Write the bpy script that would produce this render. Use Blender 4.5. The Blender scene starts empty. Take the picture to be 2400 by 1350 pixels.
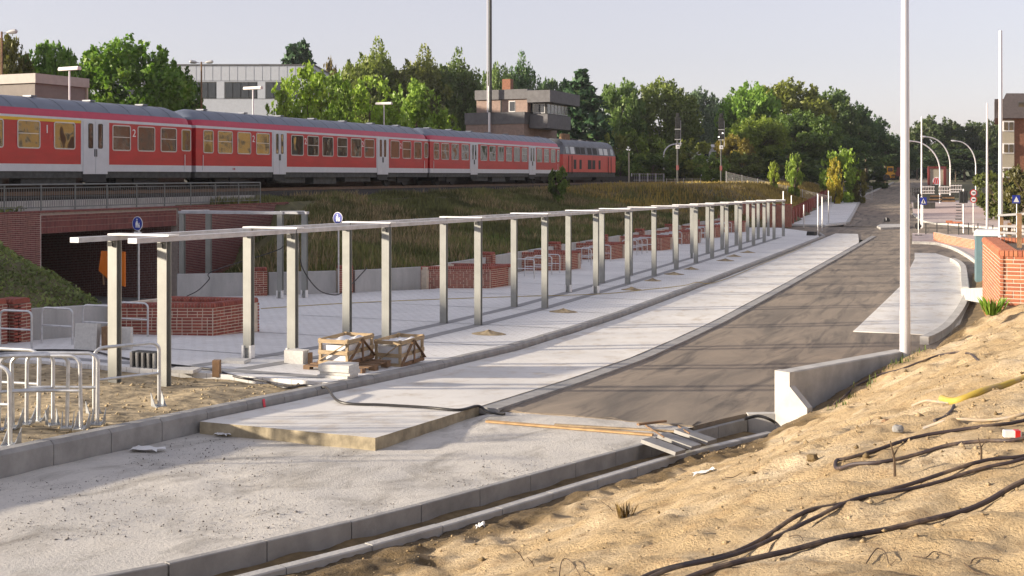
import bpy, math, random
import numpy as np
from mathutils import Vector, Matrix
R = math.radians
rng = np.random.default_rng(7)
random.seed(7)
scene = bpy.context.scene
col = scene.collection
EYE = 4.4                      # eye height above the far forecourt
F, CX, HY = 2750.0, 1200.0, 411.0
TH = math.atan(1100 / 2750.0)
S, C = math.sin(TH), math.cos(TH)

# ---------------------------------------------------------------- camera
cam = bpy.data.cameras.new('camera')
camo = bpy.data.objects.new('camera', cam)
col.objects.link(camo)
camo.location = (0, 0, EYE)
camo.rotation_euler = (R(90), 0, TH)
cam.sensor_width = 36
cam.lens = 36 * F / 2400
cam.shift_y = -(675 - HY) / 2400
cam.clip_start = 0.2
cam.clip_end = 5000
scene.camera = camo

# ---------------------------------------------------------------- sky, sun, exposure
SUN_EL, SUN_AZ = 12.5, 57.0     # azimuth measured from -Y towards -X
ts = Vector((-math.sin(R(SUN_AZ)) * math.cos(R(SUN_EL)), -math.cos(R(SUN_AZ)) * math.cos(R(SUN_EL)), math.sin(R(SUN_EL))))
world = bpy.data.worlds.new('World')
scene.world = world
world.use_nodes = True
wn, wl = world.node_tree.nodes, world.node_tree.links
wn.clear()
sky = wn.new('ShaderNodeTexSky')
sky.sky_type = 'NISHITA'
sky.sun_disc = False
sky.sun_elevation = R(SUN_EL)
sky.sun_rotation = math.atan2(ts.x, ts.y)
sky.air_density = 1.0
sky.dust_density = 0.8
sky.ozone_density = 2.0
hsv = wn.new('ShaderNodeHueSaturation')
hsv.inputs['Saturation'].default_value = 0.55
hsv.inputs['Value'].default_value = 1.0
tint = wn.new('ShaderNodeMix')
tint.data_type = 'RGBA'
tint.blend_type = 'MULTIPLY'
tint.inputs[0].default_value = 1.0
tint.inputs[7].default_value = (1.06, 0.95, 0.98, 1)
bg = wn.new('ShaderNodeBackground')
bg.inputs['Strength'].default_value = 0.12
wo = wn.new('ShaderNodeOutputWorld')
wl.new(sky.outputs[0], hsv.inputs['Color'])
wl.new(hsv.outputs[0], tint.inputs[6])
veil = wn.new('ShaderNodeMix')                    # thin high haze evens the whole sky out
veil.data_type = 'RGBA'
veil.inputs[0].default_value = 0.60
veil.inputs[7].default_value = (1.97, 1.90, 2.13, 1)
wl.new(tint.outputs[2], veil.inputs[6])
wl.new(veil.outputs[2], bg.inputs['Color'])
wl.new(bg.outputs[0], wo.inputs['Surface'])

sun = bpy.data.lights.new('sun', 'SUN')
sun.energy = 4.5
sun.angle = R(1.7)
sun.color = (1.0, 0.86, 0.68)
suno = bpy.data.objects.new('sun', sun)
suno.rotation_euler = ts.to_track_quat('Z', 'Y').to_euler()
suno.location = (0, 0, 60)
col.objects.link(suno)

vs = scene.view_settings
vs.view_transform = 'Standard'
vs.look = 'None'
vs.exposure = 1.28
vs.gamma = 1.0
vs.use_curve_mapping = False
scene.render.engine = 'CYCLES'

# ---------------------------------------------------------------- layout helpers
GY = [(-80, 2.2), (-30, 2.3), (0, 2.72), (10, 3.25), (13.2, 3.44), (16.9, 3.67), (21.5, 3.95), (26, 4.17), (30, 4.27), (35, 4.36),
      (45, 4.40), (67, 4.42), (90, 4.40), (104, 4.35), (130, 4.05), (177, 3.1), (231, 1.45), (300, .9), (3000, .9)]
GYx = np.array([a for a, b in GY]); GYz = np.array([b for a, b in GY])
def zr(Y):                      # road level (world z) along Y
    return EYE - np.interp(Y, GYx, GYz)
def ray(px, py):
    dx, dz = (px - CX) / F, -(py - HY) / F
    return Vector((-S + C * dx, C + S * dx, dz))
def dep(px, py, d):             # point on the pixel's ray at a depth in metres
    v = ray(px, py) * d
    return Vector((v.x, v.y, v.z + EYE))
def on(px, py, off=0.0, f=None):  # where the pixel's ray meets the ground
    v = ray(px, py)
    f = f or (lambda X, Y: float(zr(Y)) + off)
    t, st = 1.0, 0.25
    while t < 700:
        if EYE + v.z * t <= f(v.x * t, v.y * t): break
        t += st
    lo, hi = t - st, t
    for _ in range(14):
        m = (lo + hi) / 2
        if EYE + v.z * m <= f(v.x * m, v.y * m): hi = m
        else: lo = m
    return Vector((v.x * hi, v.y * hi, f(v.x * hi, v.y * hi)))
# railway frame: s along the track, l to the left of the camera
TT = math.atan(1190 / 2750.0)
PHI = TT - TH
def trk(s, l, z=0.0):
    return Vector((-l * math.cos(PHI) + s * math.sin(PHI), l * math.sin(PHI) + s * math.cos(PHI), z))
def s_of(px, l):                # s on the line at lateral l seen at pixel column px
    d = F * l / ((CX + 1190 - px) * math.cos(TT))
    return (d - l * math.sin(TT)) / math.cos(TT)
def d_of(px, l):
    return F * l / ((CX + 1190 - px) * math.cos(TT))

# ---------------------------------------------------------------- mesh helpers
class MB:
    def __init__(self):
        self.v = []; self.f = []
    def add(self, v, f):
        n = len(self.v)
        self.v += [tuple(p) for p in v]
        self.f += [tuple(i + n for i in q) for q in f]
        return self
    def box(self, x0, x1, y0, y1, z0, z1):
        return self.add([(x0, y0, z0), (x1, y0, z0), (x1, y1, z0), (x0, y1, z0), (x0, y0, z1), (x1, y0, z1), (x1, y1, z1), (x0, y1, z1)],
                        [(3, 2, 1, 0), (4, 5, 6, 7), (0, 1, 5, 4), (1, 2, 6, 5), (2, 3, 7, 6), (3, 0, 4, 7)])
    def obox(self, c, sx, sy, sz, rz=0.0, rx=0.0, ry=0.0):
        m = Matrix.Translation(c) @ Matrix.Rotation(rz, 4, 'Z') @ Matrix.Rotation(rx, 4, 'X') @ Matrix.Rotation(ry, 4, 'Y')
        b = MB().box(-sx / 2, sx / 2, -sy / 2, sy / 2, -sz / 2, sz / 2)
        return self.add([m @ Vector(p) for p in b.v], b.f)
    def bar(self, a, b, w, h=None, up=Vector((0, 0, 1))):
        a, b = Vector(a), Vector(b); h = h or w
        d = (b - a)
        if d.length < 1e-6: return self
        d.normalize()
        if abs(d.dot(up)) > .98: up = Vector((0, 1, 0))
        x = d.cross(up).normalized() * w / 2; y = x.cross(d).normalized() * h / 2
        vv = [a - x - y, a + x - y, a + x + y, a - x + y, b - x - y, b + x - y, b + x + y, b - x + y]
        return self.add(vv, [(0, 1, 2, 3), (7, 6, 5, 4), (0, 4, 5, 1), (1, 5, 6, 2), (2, 6, 7, 3), (3, 7, 4, 0)])
    def tube(self, pts, r, n=8, closed=False):
        pts = [Vector(p) for p in pts]; m = len(pts)
        rs = r if isinstance(r, (list, tuple)) else [r] * m
        base = len(self.v); prev = None
        for i, p in enumerate(pts):
            if closed: d = pts[(i + 1) % m] - pts[i - 1]
            else: d = pts[min(i + 1, m - 1)] - pts[max(i - 1, 0)]
            d.normalize()
            if prev is None:
                up = Vector((0, 0, 1)) if abs(d.z) < .95 else Vector((0, 1, 0))
                x = d.cross(up).normalized()
            else:
                x = (prev - d * prev.dot(d)).normalized()
            prev = x; y = d.cross(x)
            for k in range(n):
                a = 2 * math.pi * k / n
                self.v.append(tuple(p + (x * math.cos(a) + y * math.sin(a)) * rs[i]))
        for i in range(m if closed else m - 1):
            j = (i + 1) % m
            for k in range(n):
                k2 = (k + 1) % n
                self.f.append((base + i * n + k, base + i * n + k2, base + j * n + k2, base + j * n + k))
        if not closed:
            self.f.append(tuple(base + k for k in range(n))[::-1])
            self.f.append(tuple(base + (m - 1) * n + k for k in range(n)))
        return self
    def cyl(self, c, r, h, n=16, r2=None):
        c = Vector(c)
        return self.tube([c, c + Vector((0, 0, h))], [r, r if r2 is None else r2], n)
    def prism(self, prof, a, b, axes):     # extrude a closed profile (u,v) from a to b; axes = (udir, vdir)
        u, w = Vector(axes[0]), Vector(axes[1]); a, b = Vector(a), Vector(b); n = len(prof)
        vv = [a + u * p + w * q for p, q in prof] + [b + u * p + w * q for p, q in prof]
        ff = [(i, (i + 1) % n, n + (i + 1) % n, n + i) for i in range(n)] + [tuple(range(n))[::-1], tuple(range(n, 2 * n))]
        return self.add(vv, ff)
    def sheet(self, grid):                 # rows of points
        r, c = len(grid), len(grid[0])
        return self.add([p for row in grid for p in row], [(i * c + j, i * c + j + 1, (i + 1) * c + j + 1, (i + 1) * c + j) for i in range(r - 1) for j in range(c - 1)])
    def mesh(self, name, org=(0, 0, 0), smooth=False, fix=True):
        me = bpy.data.meshes.new(name)
        o = Vector(org)
        me.from_pydata([(p[0] - o.x, p[1] - o.y, p[2] - o.z) for p in self.v], [], self.f)
        if fix:
            import bmesh
            bm = bmesh.new(); bm.from_mesh(me); bmesh.ops.recalc_face_normals(bm, faces=bm.faces); bm.to_mesh(me); bm.free()
        if smooth:
            me.shade_smooth()
            try: me.set_sharp_from_angle(angle=R(38))
            except Exception: pass
        return me
    def build(self, name, mat, parent=None, smooth=False, fix=True):
        org = Vector((0, 0, 0)); p = parent
        while p is not None:
            org += Vector(p.location); p = p.parent
        me = self.mesh(name, org, smooth, fix)
        return obj(name, me, mat, parent)
def obj(name, me, mat=None, parent=None):
    o = bpy.data.objects.new(name, me)
    col.objects.link(o)
    if mat is not None and len(me.materials) == 0: me.materials.append(mat)
    if parent is not None: o.parent = parent
    return o
def tag(o, label, cat, group=None):
    o['label'] = label; o['category'] = cat
    if group: o['group'] = group
    return o
def thing(name, label, cat, loc=(0, 0, 0), rz=0.0, group=None):
    o = bpy.data.objects.new(name, None)
    o.empty_display_size = .3
    col.objects.link(o); o.location = loc; o.rotation_euler = (0, 0, rz)
    return tag(o, label, cat, group)
def struct(o, kind='structure'):
    o['kind'] = kind
    return o
def copy_tree(o, loc=None, rz=None, label=None, parent=None):
    c = o.copy(); col.objects.link(c); c.parent = parent
    if loc is not None: c.location = loc
    if rz is not None: c.rotation_euler = (0, 0, rz)
    if label: c['label'] = label
    for ch in list(o.children): copy_tree(ch, parent=c)
    return c
def fast_mesh(name, verts, faces4, colattr=None):   # numpy quads
    me = bpy.data.meshes.new(name)
    nv, nf = len(verts), len(faces4); k = faces4.shape[1]
    me.vertices.add(nv); me.vertices.foreach_set('co', verts.astype(np.float32).ravel())
    me.loops.add(nf * k); me.loops.foreach_set('vertex_index', faces4.astype(np.int32).ravel())
    me.polygons.add(nf); me.polygons.foreach_set('loop_start', np.arange(0, nf * k, k, dtype=np.int32))
    me.update(calc_edges=True)
    if colattr is not None:
        at = me.attributes.new('tone', 'FLOAT', 'POINT'); at.data.foreach_set('value', colattr.astype(np.float32))
    return me

# ---------------------------------------------------------------- materials
def nodes(name):
    m = bpy.data.materials.new(name); m.use_nodes = True
    nt = m.node_tree; b = nt.nodes['Principled BSDF']
    return m, nt, b
def N(nt, t, **kw):
    n = nt.nodes.new(t)
    for k, v in kw.items(): setattr(n, k, v)
    return n
def noise(nt, scale, detail=4, rough=.55, stretch=None, src='pos', dist=0.0):
    g = N(nt, 'ShaderNodeNewGeometry') if src == 'pos' else N(nt, 'ShaderNodeTexCoord')
    n = N(nt, 'ShaderNodeTexNoise')
    n.inputs['Scale'].default_value = scale; n.inputs['Detail'].default_value = detail; n.inputs['Roughness'].default_value = rough
    n.inputs['Distortion'].default_value = dist
    out = g.outputs['Position'] if src == 'pos' else g.outputs['Object']
    if stretch:
        mp = N(nt, 'ShaderNodeMapping'); mp.inputs['Scale'].default_value = stretch
        if len(stretch) > 3: pass
        nt.links.new(out, mp.inputs['Vector']); out = mp.outputs[0]
    nt.links.new(out, n.inputs['Vector'])
    return n.outputs['Fac']
def ramp(nt, fac, stops):
    r = N(nt, 'ShaderNodeValToRGB'); e = r.color_ramp.elements
    while len(e) < len(stops): e.new(.5)
    for k, (p, c) in enumerate(stops):
        e[k].position = p; e[k].color = (c[0], c[1], c[2], 1) if not isinstance(c, (int, float)) else (c, c, c, 1)
    nt.links.new(fac, r.inputs[0]); return r.outputs[0]
def mix(nt, a, b, fac, mode='MIX'):
    m = N(nt, 'ShaderNodeMix', data_type='RGBA', blend_type=mode)
    for v, i in ((fac, 0), (a, 6), (b, 7)):
        if hasattr(v, 'is_output'): nt.links.new(v, m.inputs[i])
        elif i == 0: m.inputs[0].default_value = v
        else: m.inputs[i].default_value = (v[0], v[1], v[2], 1)
    return m.outputs[2]
def bump(nt, b, h, strength, dist=.02):
    n = N(nt, 'ShaderNodeBump'); n.inputs['Strength'].default_value = strength; n.inputs['Distance'].default_value = dist
    nt.links.new(h, n.inputs['Height']); nt.links.new(n.outputs[0], b.inputs['Normal'])
def M(name, c, rough=.7, metal=0.0, var=.15, scale=3.0, bs=0.0, bscale=40.0, spec=None, stretch=None, src='pos'):
    m, nt, b = nodes(name)
    f = noise(nt, scale, 5, .6, stretch, src)
    lo = tuple(x * (1 - var) for x in c); hi = tuple(min(1, x * (1 + var)) for x in c)
    nt.links.new(ramp(nt, f, [(.3, lo), (.7, hi)]), b.inputs['Base Color'])
    b.inputs['Roughness'].default_value = rough; b.inputs['Metallic'].default_value = metal
    if spec is not None: b.inputs['Specular IOR Level'].default_value = spec
    if bs: bump(nt, b, noise(nt, bscale, 4, .6, None, src), bs)
    return m
def brick_mat(name, c1, c2, c3):
    m, nt, b = nodes(name)
    oi = N(nt, 'ShaderNodeObjectInfo'); gi = N(nt, 'ShaderNodeNewGeometry')
    ad = N(nt, 'ShaderNodeMath', operation='ADD'); fr = N(nt, 'ShaderNodeMath', operation='FRACT')
    nt.links.new(oi.outputs['Random'], ad.inputs[0]); nt.links.new(gi.outputs['Random Per Island'], ad.inputs[1]); nt.links.new(ad.outputs[0], fr.inputs[0])
    cc = ramp(nt, fr.outputs[0], [(0, c1), (.5, c2), (1, c3)])
    f = noise(nt, 14, 5, .65)
    cc = mix(nt, cc, (c1[0] * .55, c1[1] * .6, c1[2] * .7), ramp(nt, f, [(.5, 0.0), (.75, .6)]))
    nt.links.new(cc, b.inputs['Base Color']); b.inputs['Roughness'].default_value = .8
    bump(nt, b, noise(nt, 90, 4), .4, .004)
    return m
m_paving, nt, b = nodes('paving')
f1 = noise(nt, .35, 5, .6); f2 = noise(nt, 5, 6, .65)
c0 = ramp(nt, f1, [(.3, (.66, .66, .65)), (.7, (.80, .795, .78))])
c0 = mix(nt, c0, (.50, .465, .41), ramp(nt, f2, [(.52, 0.0), (.8, .6)]))
bt = N(nt, 'ShaderNodeTexBrick'); bt.inputs['Scale'].default_value = 1; bt.inputs['Brick Width'].default_value = .3; bt.inputs['Row Height'].default_value = .2
bt.inputs['Mortar Size'].default_value = .011; bt.inputs['Color1'].default_value = (1, 1, 1, 1); bt.inputs['Color2'].default_value = (.93, .93, .93, 1); bt.inputs['Mortar'].default_value = (.60, .59, .57, 1)
g = N(nt, 'ShaderNodeNewGeometry'); nt.links.new(g.outputs['Position'], bt.inputs['Vector'])
nt.links.new(mix(nt, c0, bt.outputs[0], .8, 'MULTIPLY'), b.inputs['Base Color']); b.inputs['Roughness'].default_value = .85
bump(nt, b, f2, .15, .01)
m_band = M('paving_band', (.27, .27, .27), .85, var=.15, scale=6, bs=.15)
m_conc = M('concrete', (.42, .41, .39), .85, var=.2, scale=2.5, bs=.25, bscale=25)
m_concd = M('kerb_concrete', (.29, .285, .275), .85, var=.22, scale=3, bs=.25, bscale=30)
m_cwall, nt, b = nodes('cast_concrete_wall')
f1 = noise(nt, 2.2, 5, .6, (1, 1, .25)); f2 = noise(nt, 20, 4, .6)
nt.links.new(mix(nt, ramp(nt, f1, [(.3, (.33, .33, .32)), (.7, (.47, .46, .45))]), (.28, .27, .25), ramp(nt, f2, [(.55, 0.0), (.8, .5)])), b.inputs['Base Color'])
b.inputs['Roughness'].default_value = .9
m_lane, nt, b = nodes('concrete_lane')
f1 = noise(nt, .5, 6, .6); f2 = noise(nt, 2.2, 6, .68, (1, .55, 1)); f3 = noise(nt, 18, 5, .7)
c0 = ramp(nt, f1, [(.3, (.60, .585, .55)), (.7, (.76, .74, .69))])
c0 = mix(nt, c0, (.42, .34, .24), ramp(nt, f2, [(.5, 0.0), (.75, .7)]))
c0 = mix(nt, c0, (.22, .2, .18), ramp(nt, f3, [(.6, 0.0), (.85, .5)]))
nt.links.new(c0, b.inputs['Base Color']); b.inputs['Roughness'].default_value = .8; bump(nt, b, f3, .2, .01)
m_apron, nt, b = nodes('apron')
f1 = noise(nt, .45, 6, .62); f2 = noise(nt, 1.5, 7, .7, (1, .6, 1), 'pos', .6); f3 = noise(nt, 26, 5, .75)
c0 = ramp(nt, f1, [(.3, (.43, .42, .40)), (.7, (.65, .615, .55))])
c0 = mix(nt, c0, (.23, .21, .18), ramp(nt, f2, [(.48, 0.0), (.70, .8)]))
c0 = mix(nt, c0, (.12, .115, .11), ramp(nt, f3, [(.58, 0.0), (.72, .75)]))
nt.links.new(c0, b.inputs['Base Color']); b.inputs['Roughness'].default_value = .95; bump(nt, b, f3, .6, .03)
m_asph, nt, b = nodes('asphalt')
f1 = noise(nt, .5, 6, .65, (1.3, .3, 1), 'pos', 1.2); f2 = noise(nt, 1.1, 5, .6, (1.9, .22, 1), 'pos', .8); f3 = noise(nt, 45, 4, .7); f4 = noise(nt, .05, 3)
c0 = ramp(nt, f1, [(.3, (.14, .118, .094)), (.7, (.31, .25, .185))])
c0 = mix(nt, c0, (.07, .06, .052), ramp(nt, f2, [(.5, 0.0), (.68, .85)]))
c0 = mix(nt, c0, (.42, .34, .25), ramp(nt, f3, [(.58, 0.0), (.8, .7)]))
nt.links.new(c0, b.inputs['Base Color']); b.inputs['Roughness'].default_value = .9; bump(nt, b, f3, .35, .01)
m_sand, nt, b = nodes('sand')
f1 = noise(nt, .9, 6, .65); f2 = noise(nt, 5, 7, .7); f3 = noise(nt, 40, 5, .7)
c0 = ramp(nt, f1, [(.3, (.40, .285, .145)), (.5, (.52, .39, .225)), (.7, (.64, .52, .35))])
c0 = mix(nt, c0, (.27, .165, .075), ramp(nt, f2, [(.5, 0.0), (.75, .85)]))
c0 = mix(nt, c0, (.15, .10, .055), ramp(nt, f3, [(.56, 0.0), (.75, .7)]))
at = N(nt, 'ShaderNodeAttribute', attribute_name='tone')
cs = ramp(nt, f2, [(.35, (.085, .058, .026)), (.6, (.19, .13, .06)), (.75, (.30, .24, .17))])
c0 = mix(nt, c0, cs, at.outputs['Fac'])
nt.links.new(c0, b.inputs['Base Color']); b.inputs['Roughness'].default_value = 1; bump(nt, b, f3, .9, .05)
m_slabside = M('stained_slab_edge', (.33, .28, .19), .95, var=.4, scale=4, bs=.5, bscale=14)
m_soil = M('soil', (.15, .105, .05), 1, var=.45, scale=5, bs=.8, bscale=12)
m_dirtsand = M('trodden_sand', (.35, .275, .165), 1, var=.62, scale=4.5, bs=1.0, bscale=9)
m_grassground = M('grass_ground', (.11, .10, .045), 1, var=.4, scale=2, bs=.6, bscale=8)
m_ballast = M('ballast', (.032, .029, .026), 1, var=.5, scale=12, bs=.9, bscale=18)
m_brick = brick_mat('clinker_brick', (.19, .045, .032), (.32, .085, .055), (.24, .06, .045))
m_brickd = brick_mat('bridge_brick', (.17, .06, .055), (.27, .10, .085), (.21, .072, .065))
m_bricko = brick_mat('orange_brick', (.36, .115, .06), (.46, .17, .08), (.31, .09, .05))
m_mortar = M('mortar', (.58, .49, .39), .95, var=.15, scale=8)
m_mortard = M('mortar_grey', (.50, .42, .37), .95, var=.15, scale=8)
m_steel = M('painted_steel', (.30, .305, .285), .45, .25, var=.10, scale=3)
m_rail = M('weathered_railing', (.20, .21, .20), .55, .4, var=.15, scale=5)
m_galv = M('galvanised_steel', (.56, .57, .58), .38, .65, var=.18, scale=9)
m_plate = M('zinc_beam', (.44, .45, .48), .45, .4, var=.2, scale=4)
m_plates = M('galvanised_foot', (.36, .38, .40), .45, .6, var=.2, scale=12)
m_white = M('white_plastic', (.74, .74, .73), .5, var=.06)
m_black = M('black_rubber', (.022, .02, .02), .45, var=.3, scale=6)
m_cable, nt, b = nodes('dusty_cable')
nt.links.new(mix(nt, (.04, .028, .03), (.26, .19, .12), ramp(nt, noise(nt, 2.6, 5, .7), [(.5, 0.0), (.72, .9)])), b.inputs['Base Color']); b.inputs['Roughness'].default_value = .6
m_yel, nt, b = nodes('yellow_hose')
nt.links.new(mix(nt, (.40, .29, .045), (.36, .27, .15), ramp(nt, noise(nt, 5, 5, .7), [(.42, 0.0), (.62, .9)])), b.inputs['Base Color']); b.inputs['Roughness'].default_value = .7
m_pipe, nt, b = nodes('dusty_pipe')
nt.links.new(mix(nt, (.24, .22, .2), (.42, .32, .2), ramp(nt, noise(nt, 5, 5, .7), [(.4, 0.0), (.6, .9)])), b.inputs['Base Color']); b.inputs['Roughness'].default_value = .8
m_wood = M('crate_wood', (.37, .275, .165), .8, var=.3, scale=5, bs=.3, stretch=(1, 1, 6))
m_woodd = M('weathered_wood', (.20, .12, .065), .85, var=.35, scale=5, bs=.3)
m_film = M('packing_film', (.70, .71, .73), .35, var=.1, scale=5, bs=.6, bscale=5)
m_granite = M('pale_stone', (.56, .55, .52), .8, var=.12, scale=20, bs=.2)
m_orange = M('orange_panel', (.70, .17, .01), .5, var=.05)
m_red = M('train_red', (.44, .012, .016), .38, var=.14, scale=.8, stretch=(1, 1, 2.5))
m_crim = M('roof_edge_red', (.46, .028, .07), .4, var=.08)
m_bandw = M('train_light_grey', (.56, .58, .62), .4, var=.05)
m_roof = M('train_roof_grey', (.10, .122, .17), .42, var=.15, scale=1.5, spec=.6)
m_under = M('underframe_grey', (.06, .062, .06), .8, var=.35, scale=4)
m_dark = M('dark_steel', (.02, .021, .022), .7, var=.3)
m_yband = M('first_class_yellow', (.72, .44, .02), .45, var=.04)
m_frame = M('window_frame', (.50, .50, .50), .4, .4, var=.05)
m_locored = M('locomotive_red', (.52, .032, .028), .4, var=.12, scale=1.2)
m_locoroof = M('locomotive_roof', (.12, .13, .15), .55, var=.3, scale=2)
m_blue = M('sign_blue', (.015, .035, .30), .4, var=.03)
m_signw = M('sign_white', (.78, .78, .78), .4, var=.03)
m_signr = M('sign_red', (.52, .02, .02), .4, var=.03)
m_signk = M('sign_back', (.03, .03, .032), .6, var=.1)
m_pole = M('pole_paint', (.60, .59, .62), .35, .3, var=.05)
m_bark = M('bark', (.10, .075, .055), .95, var=.35, scale=6, bs=.6, bscale=14)
m_wbark = M('pale_bark', (.32, .30, .26), .9, var=.4, scale=5)
m_bwhite = M('panel_grey_white', (.47, .50, .55), .5, var=.05)
m_fibre = M('fascia_slate', (.10, .098, .104), .7, var=.22, scale=2)
m_tbrick = M('tower_brick', (.25, .18, .15), .85, var=.18, scale=3)
m_roofred = M('red_roof_tiles', (.34, .085, .04), .8, var=.2, scale=3)
m_render = M('white_render', (.62, .60, .58), .8, var=.06)
m_ochre = M('ochre_render', (.62, .40, .14), .8, var=.1)
m_toilet = M('toilet_teal', (.11, .18, .20), .45, var=.08)
m_toilroof = M('toilet_roof', (.58, .58, .58), .5, var=.05)
m_digger = M('digger_yellow', (.62, .30, .012), .5, var=.1)
m_dred = M('dark_red_paint', (.16, .03, .03), .5, var=.1)
m_rbrick = M('house_brick', (.22, .10, .06), .9, var=.25, scale=5)
m_shel = M('shelter_wall', (.17, .15, .135), .8, var=.1)
m_shelf = M('shelter_fascia', (.34, .31, .28), .7, var=.08)
m_panel = M('beige_panel', (.40, .36, .28), .8, var=.08)
m_rroof = M('dark_roof_tiles', (.085, .07, .068), .8, var=.25, scale=4)
m_pink = M('pink_marker_paint', (.72, .06, .10), .6, var=.05)
m_pinkpave = M('pink_paving', (.46, .38, .36), .9, var=.12, scale=2)
m_planks = M('plank_wood', (.42, .27, .13), .8, var=.3, scale=6)
m_twig = M('twig', (.075, .05, .03), .9, var=.3)
m_glass, nt, b = nodes('window_glass')
b.inputs['Base Color'].default_value = (.018, .024, .022, 1); b.inputs['Roughness'].default_value = .04
b.inputs['Specular IOR Level'].default_value = .7; b.inputs['IOR'].default_value = 1.62
bump(nt, b, noise(nt, 1.4, 1, .3), .22, .05)
m_bglass, nt, b = nodes('building_glass')
b.inputs['Base Color'].default_value = (.03, .035, .04, 1); b.inputs['Roughness'].default_value = .08; b.inputs['Specular IOR Level'].default_value = .8
def leaf_mat(name, trans=.35):
    m = bpy.data.materials.new(name); m.use_nodes = True; nt = m.node_tree; nt.nodes.clear()
    out = N(nt, 'ShaderNodeOutputMaterial'); oi = N(nt, 'ShaderNodeObjectInfo'); at = N(nt, 'ShaderNodeAttribute', attribute_name='tone')
    v = ramp(nt, at.outputs['Fac'], [(0, .42), (.5, .95), (1, 1.65)])
    cc = mix(nt, oi.outputs['Color'], v, 1.0, 'MULTIPLY')
    wv = ramp(nt, at.outputs['Fac'], [(.72, 0.0), (1, .35)])
    cc = mix(nt, cc, (.22, .17, .03), wv)
    d = N(nt, 'ShaderNodeBsdfDiffuse'); t = N(nt, 'ShaderNodeBsdfTranslucent'); gl = N(nt, 'ShaderNodeBsdfGlossy'); gl.inputs['Roughness'].default_value = .5
    nt.links.new(cc, d.inputs[0]); nt.links.new(cc, t.inputs[0])
    a = N(nt, 'ShaderNodeMixShader'); a.inputs[0].default_value = trans; nt.links.new(d.outputs[0], a.inputs[1]); nt.links.new(t.outputs[0], a.inputs[2])
    a2 = N(nt, 'ShaderNodeMixShader'); a2.inputs[0].default_value = .03; nt.links.new(a.outputs[0], a2.inputs[1]); nt.links.new(gl.outputs[0], a2.inputs[2])
    nt.links.new(a2.outputs[0], out.inputs[0])
    return m
m_leaf = leaf_mat('foliage', .45)
m_needle = leaf_mat('needles', .1)
m_blade = leaf_mat('grass_blades', .25)
# ================================================================ terrain
def vnoise(X, Y, scale, seed):          # smooth value noise, about -1..1
    r = np.random.default_rng(seed).uniform(-1, 1, (128, 128))
    x, y = np.asarray(X) * scale, np.asarray(Y) * scale
    xi, yi = np.floor(x).astype(int), np.floor(y).astype(int)
    fx, fy = x - xi, y - yi
    fx, fy = fx * fx * (3 - 2 * fx), fy * fy * (3 - 2 * fy)
    g = lambda i, j: r[np.mod(i, 128), np.mod(j, 128)]
    return (g(xi, yi) * (1 - fx) + g(xi + 1, yi) * fx) * (1 - fy) + (g(xi, yi + 1) * (1 - fx) + g(xi + 1, yi + 1) * fx) * fy
def fbm(X, Y, scale, oct=4, seed=1, gain=.5):
    s, a = 0, 1.0
    for k in range(oct):
        s = s + a * vnoise(X, Y, scale * 2 ** k, seed + k); a *= gain
    return s
TOEX = ([39.4, 92, 98, 104, 177, 240, 900], [-19.55, -19.4, -16.6, -15.4, -20.6, -22, -26])
CAP = EYE - 1.25
def lined(X, Y, a, b):                   # signed distance, positive left of a->b
    dx, dy = b[0] - a[0], b[1] - a[1]; L = math.hypot(dx, dy)
    return (dx * (Y - a[1]) - dy * (X - a[0])) / L
def terrain(X, Y):
    X, Y = np.asarray(X, float), np.asarray(Y, float)
    low = zr(Y) - .30
    low = np.where((X < -23) & (Y > 22) & (Y < 48), np.minimum(low, np.interp(X, [-33.6, -24.0], [EYE - 5.9, EYE - 4.5])), low)
    # right-hand embankment
    e1 = zr(Y) + .62 + np.interp(Y, [96, 103], [.165, .5]) * (np.interp(Y, *TOEX) - X); d1 = np.interp(Y, *TOEX) - X
    d2 = lined(X, Y, (-19.4, 40.3), (-25.9, 34.0)); d2 = -d2
    d3 = -lined(X, Y, (-25.5, 33.3), (-33.6, 46.0))
    e2 = zr(Y) + .62 + .2 * d2; e3 = low + .3 + .55 * d3
    ins = (d1 > 0) & (d2 > 0) & (d3 > 0)
    h = np.where(ins, np.minimum(np.minimum(np.minimum(e1, e2), e3), CAP), low)
    # left-hand mound
    m1 = lined(X, Y, (-34.2, 35.4), (-20.6, 24.6)); m1 = -m1
    m2 = -20.4 - X
    insm = (m1 > 0) & (m2 > 0)
    hm = np.minimum(np.minimum(zr(Y) + .45 + .40 * m2, low + .3 + .85 * m1), CAP - .15)
    h = np.where(insm, np.maximum(h, hm), h)
    # railway plateau
    l = -X * math.cos(PHI) + Y * math.sin(PHI); s = X * math.sin(PHI) + Y * math.cos(PHI)
    under = (s > 34.0) & (s < 43.2) & (l < 52)
    h = np.where((l > 35.0) & ~under, CAP - .12, h)
    h = np.where((l > 34.2) & under, EYE - 6.1, h)
    # right side and far country
    h = np.where((X > 12) & (Y > 30), h + np.clip((X - 12) / 20, 0, 1) * 1.2, h)
    h = h + np.where((ins | insm) & (l < 34), .12 * fbm(X, Y, .5, 3, 5), 0)
    return h
def tz(x, y): return float(terrain(x, y))
xs = np.concatenate([np.linspace(-700, -60, 22)[:-1], np.arange(-60, -14, .8), np.arange(-14, 16, 2.0), np.linspace(16, 700, 26)])
ys = np.concatenate([np.linspace(-300, -12, 16)[:-1], np.arange(-12, 62, .8), np.arange(62, 120, 1.5), np.arange(120, 260, 6), np.linspace(260, 2600, 26)])
GX, GYY = np.meshgrid(xs, ys)
GZ = terrain(GX, GYY)
near = (GX > -15) & (GX < 12) & (GYY < 31)
GZ = np.where(near, GZ - 1.2, GZ)
vv = np.stack([GX, GYY, GZ], -1).reshape(-1, 3)
nx, ny = len(xs), len(ys)
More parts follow.
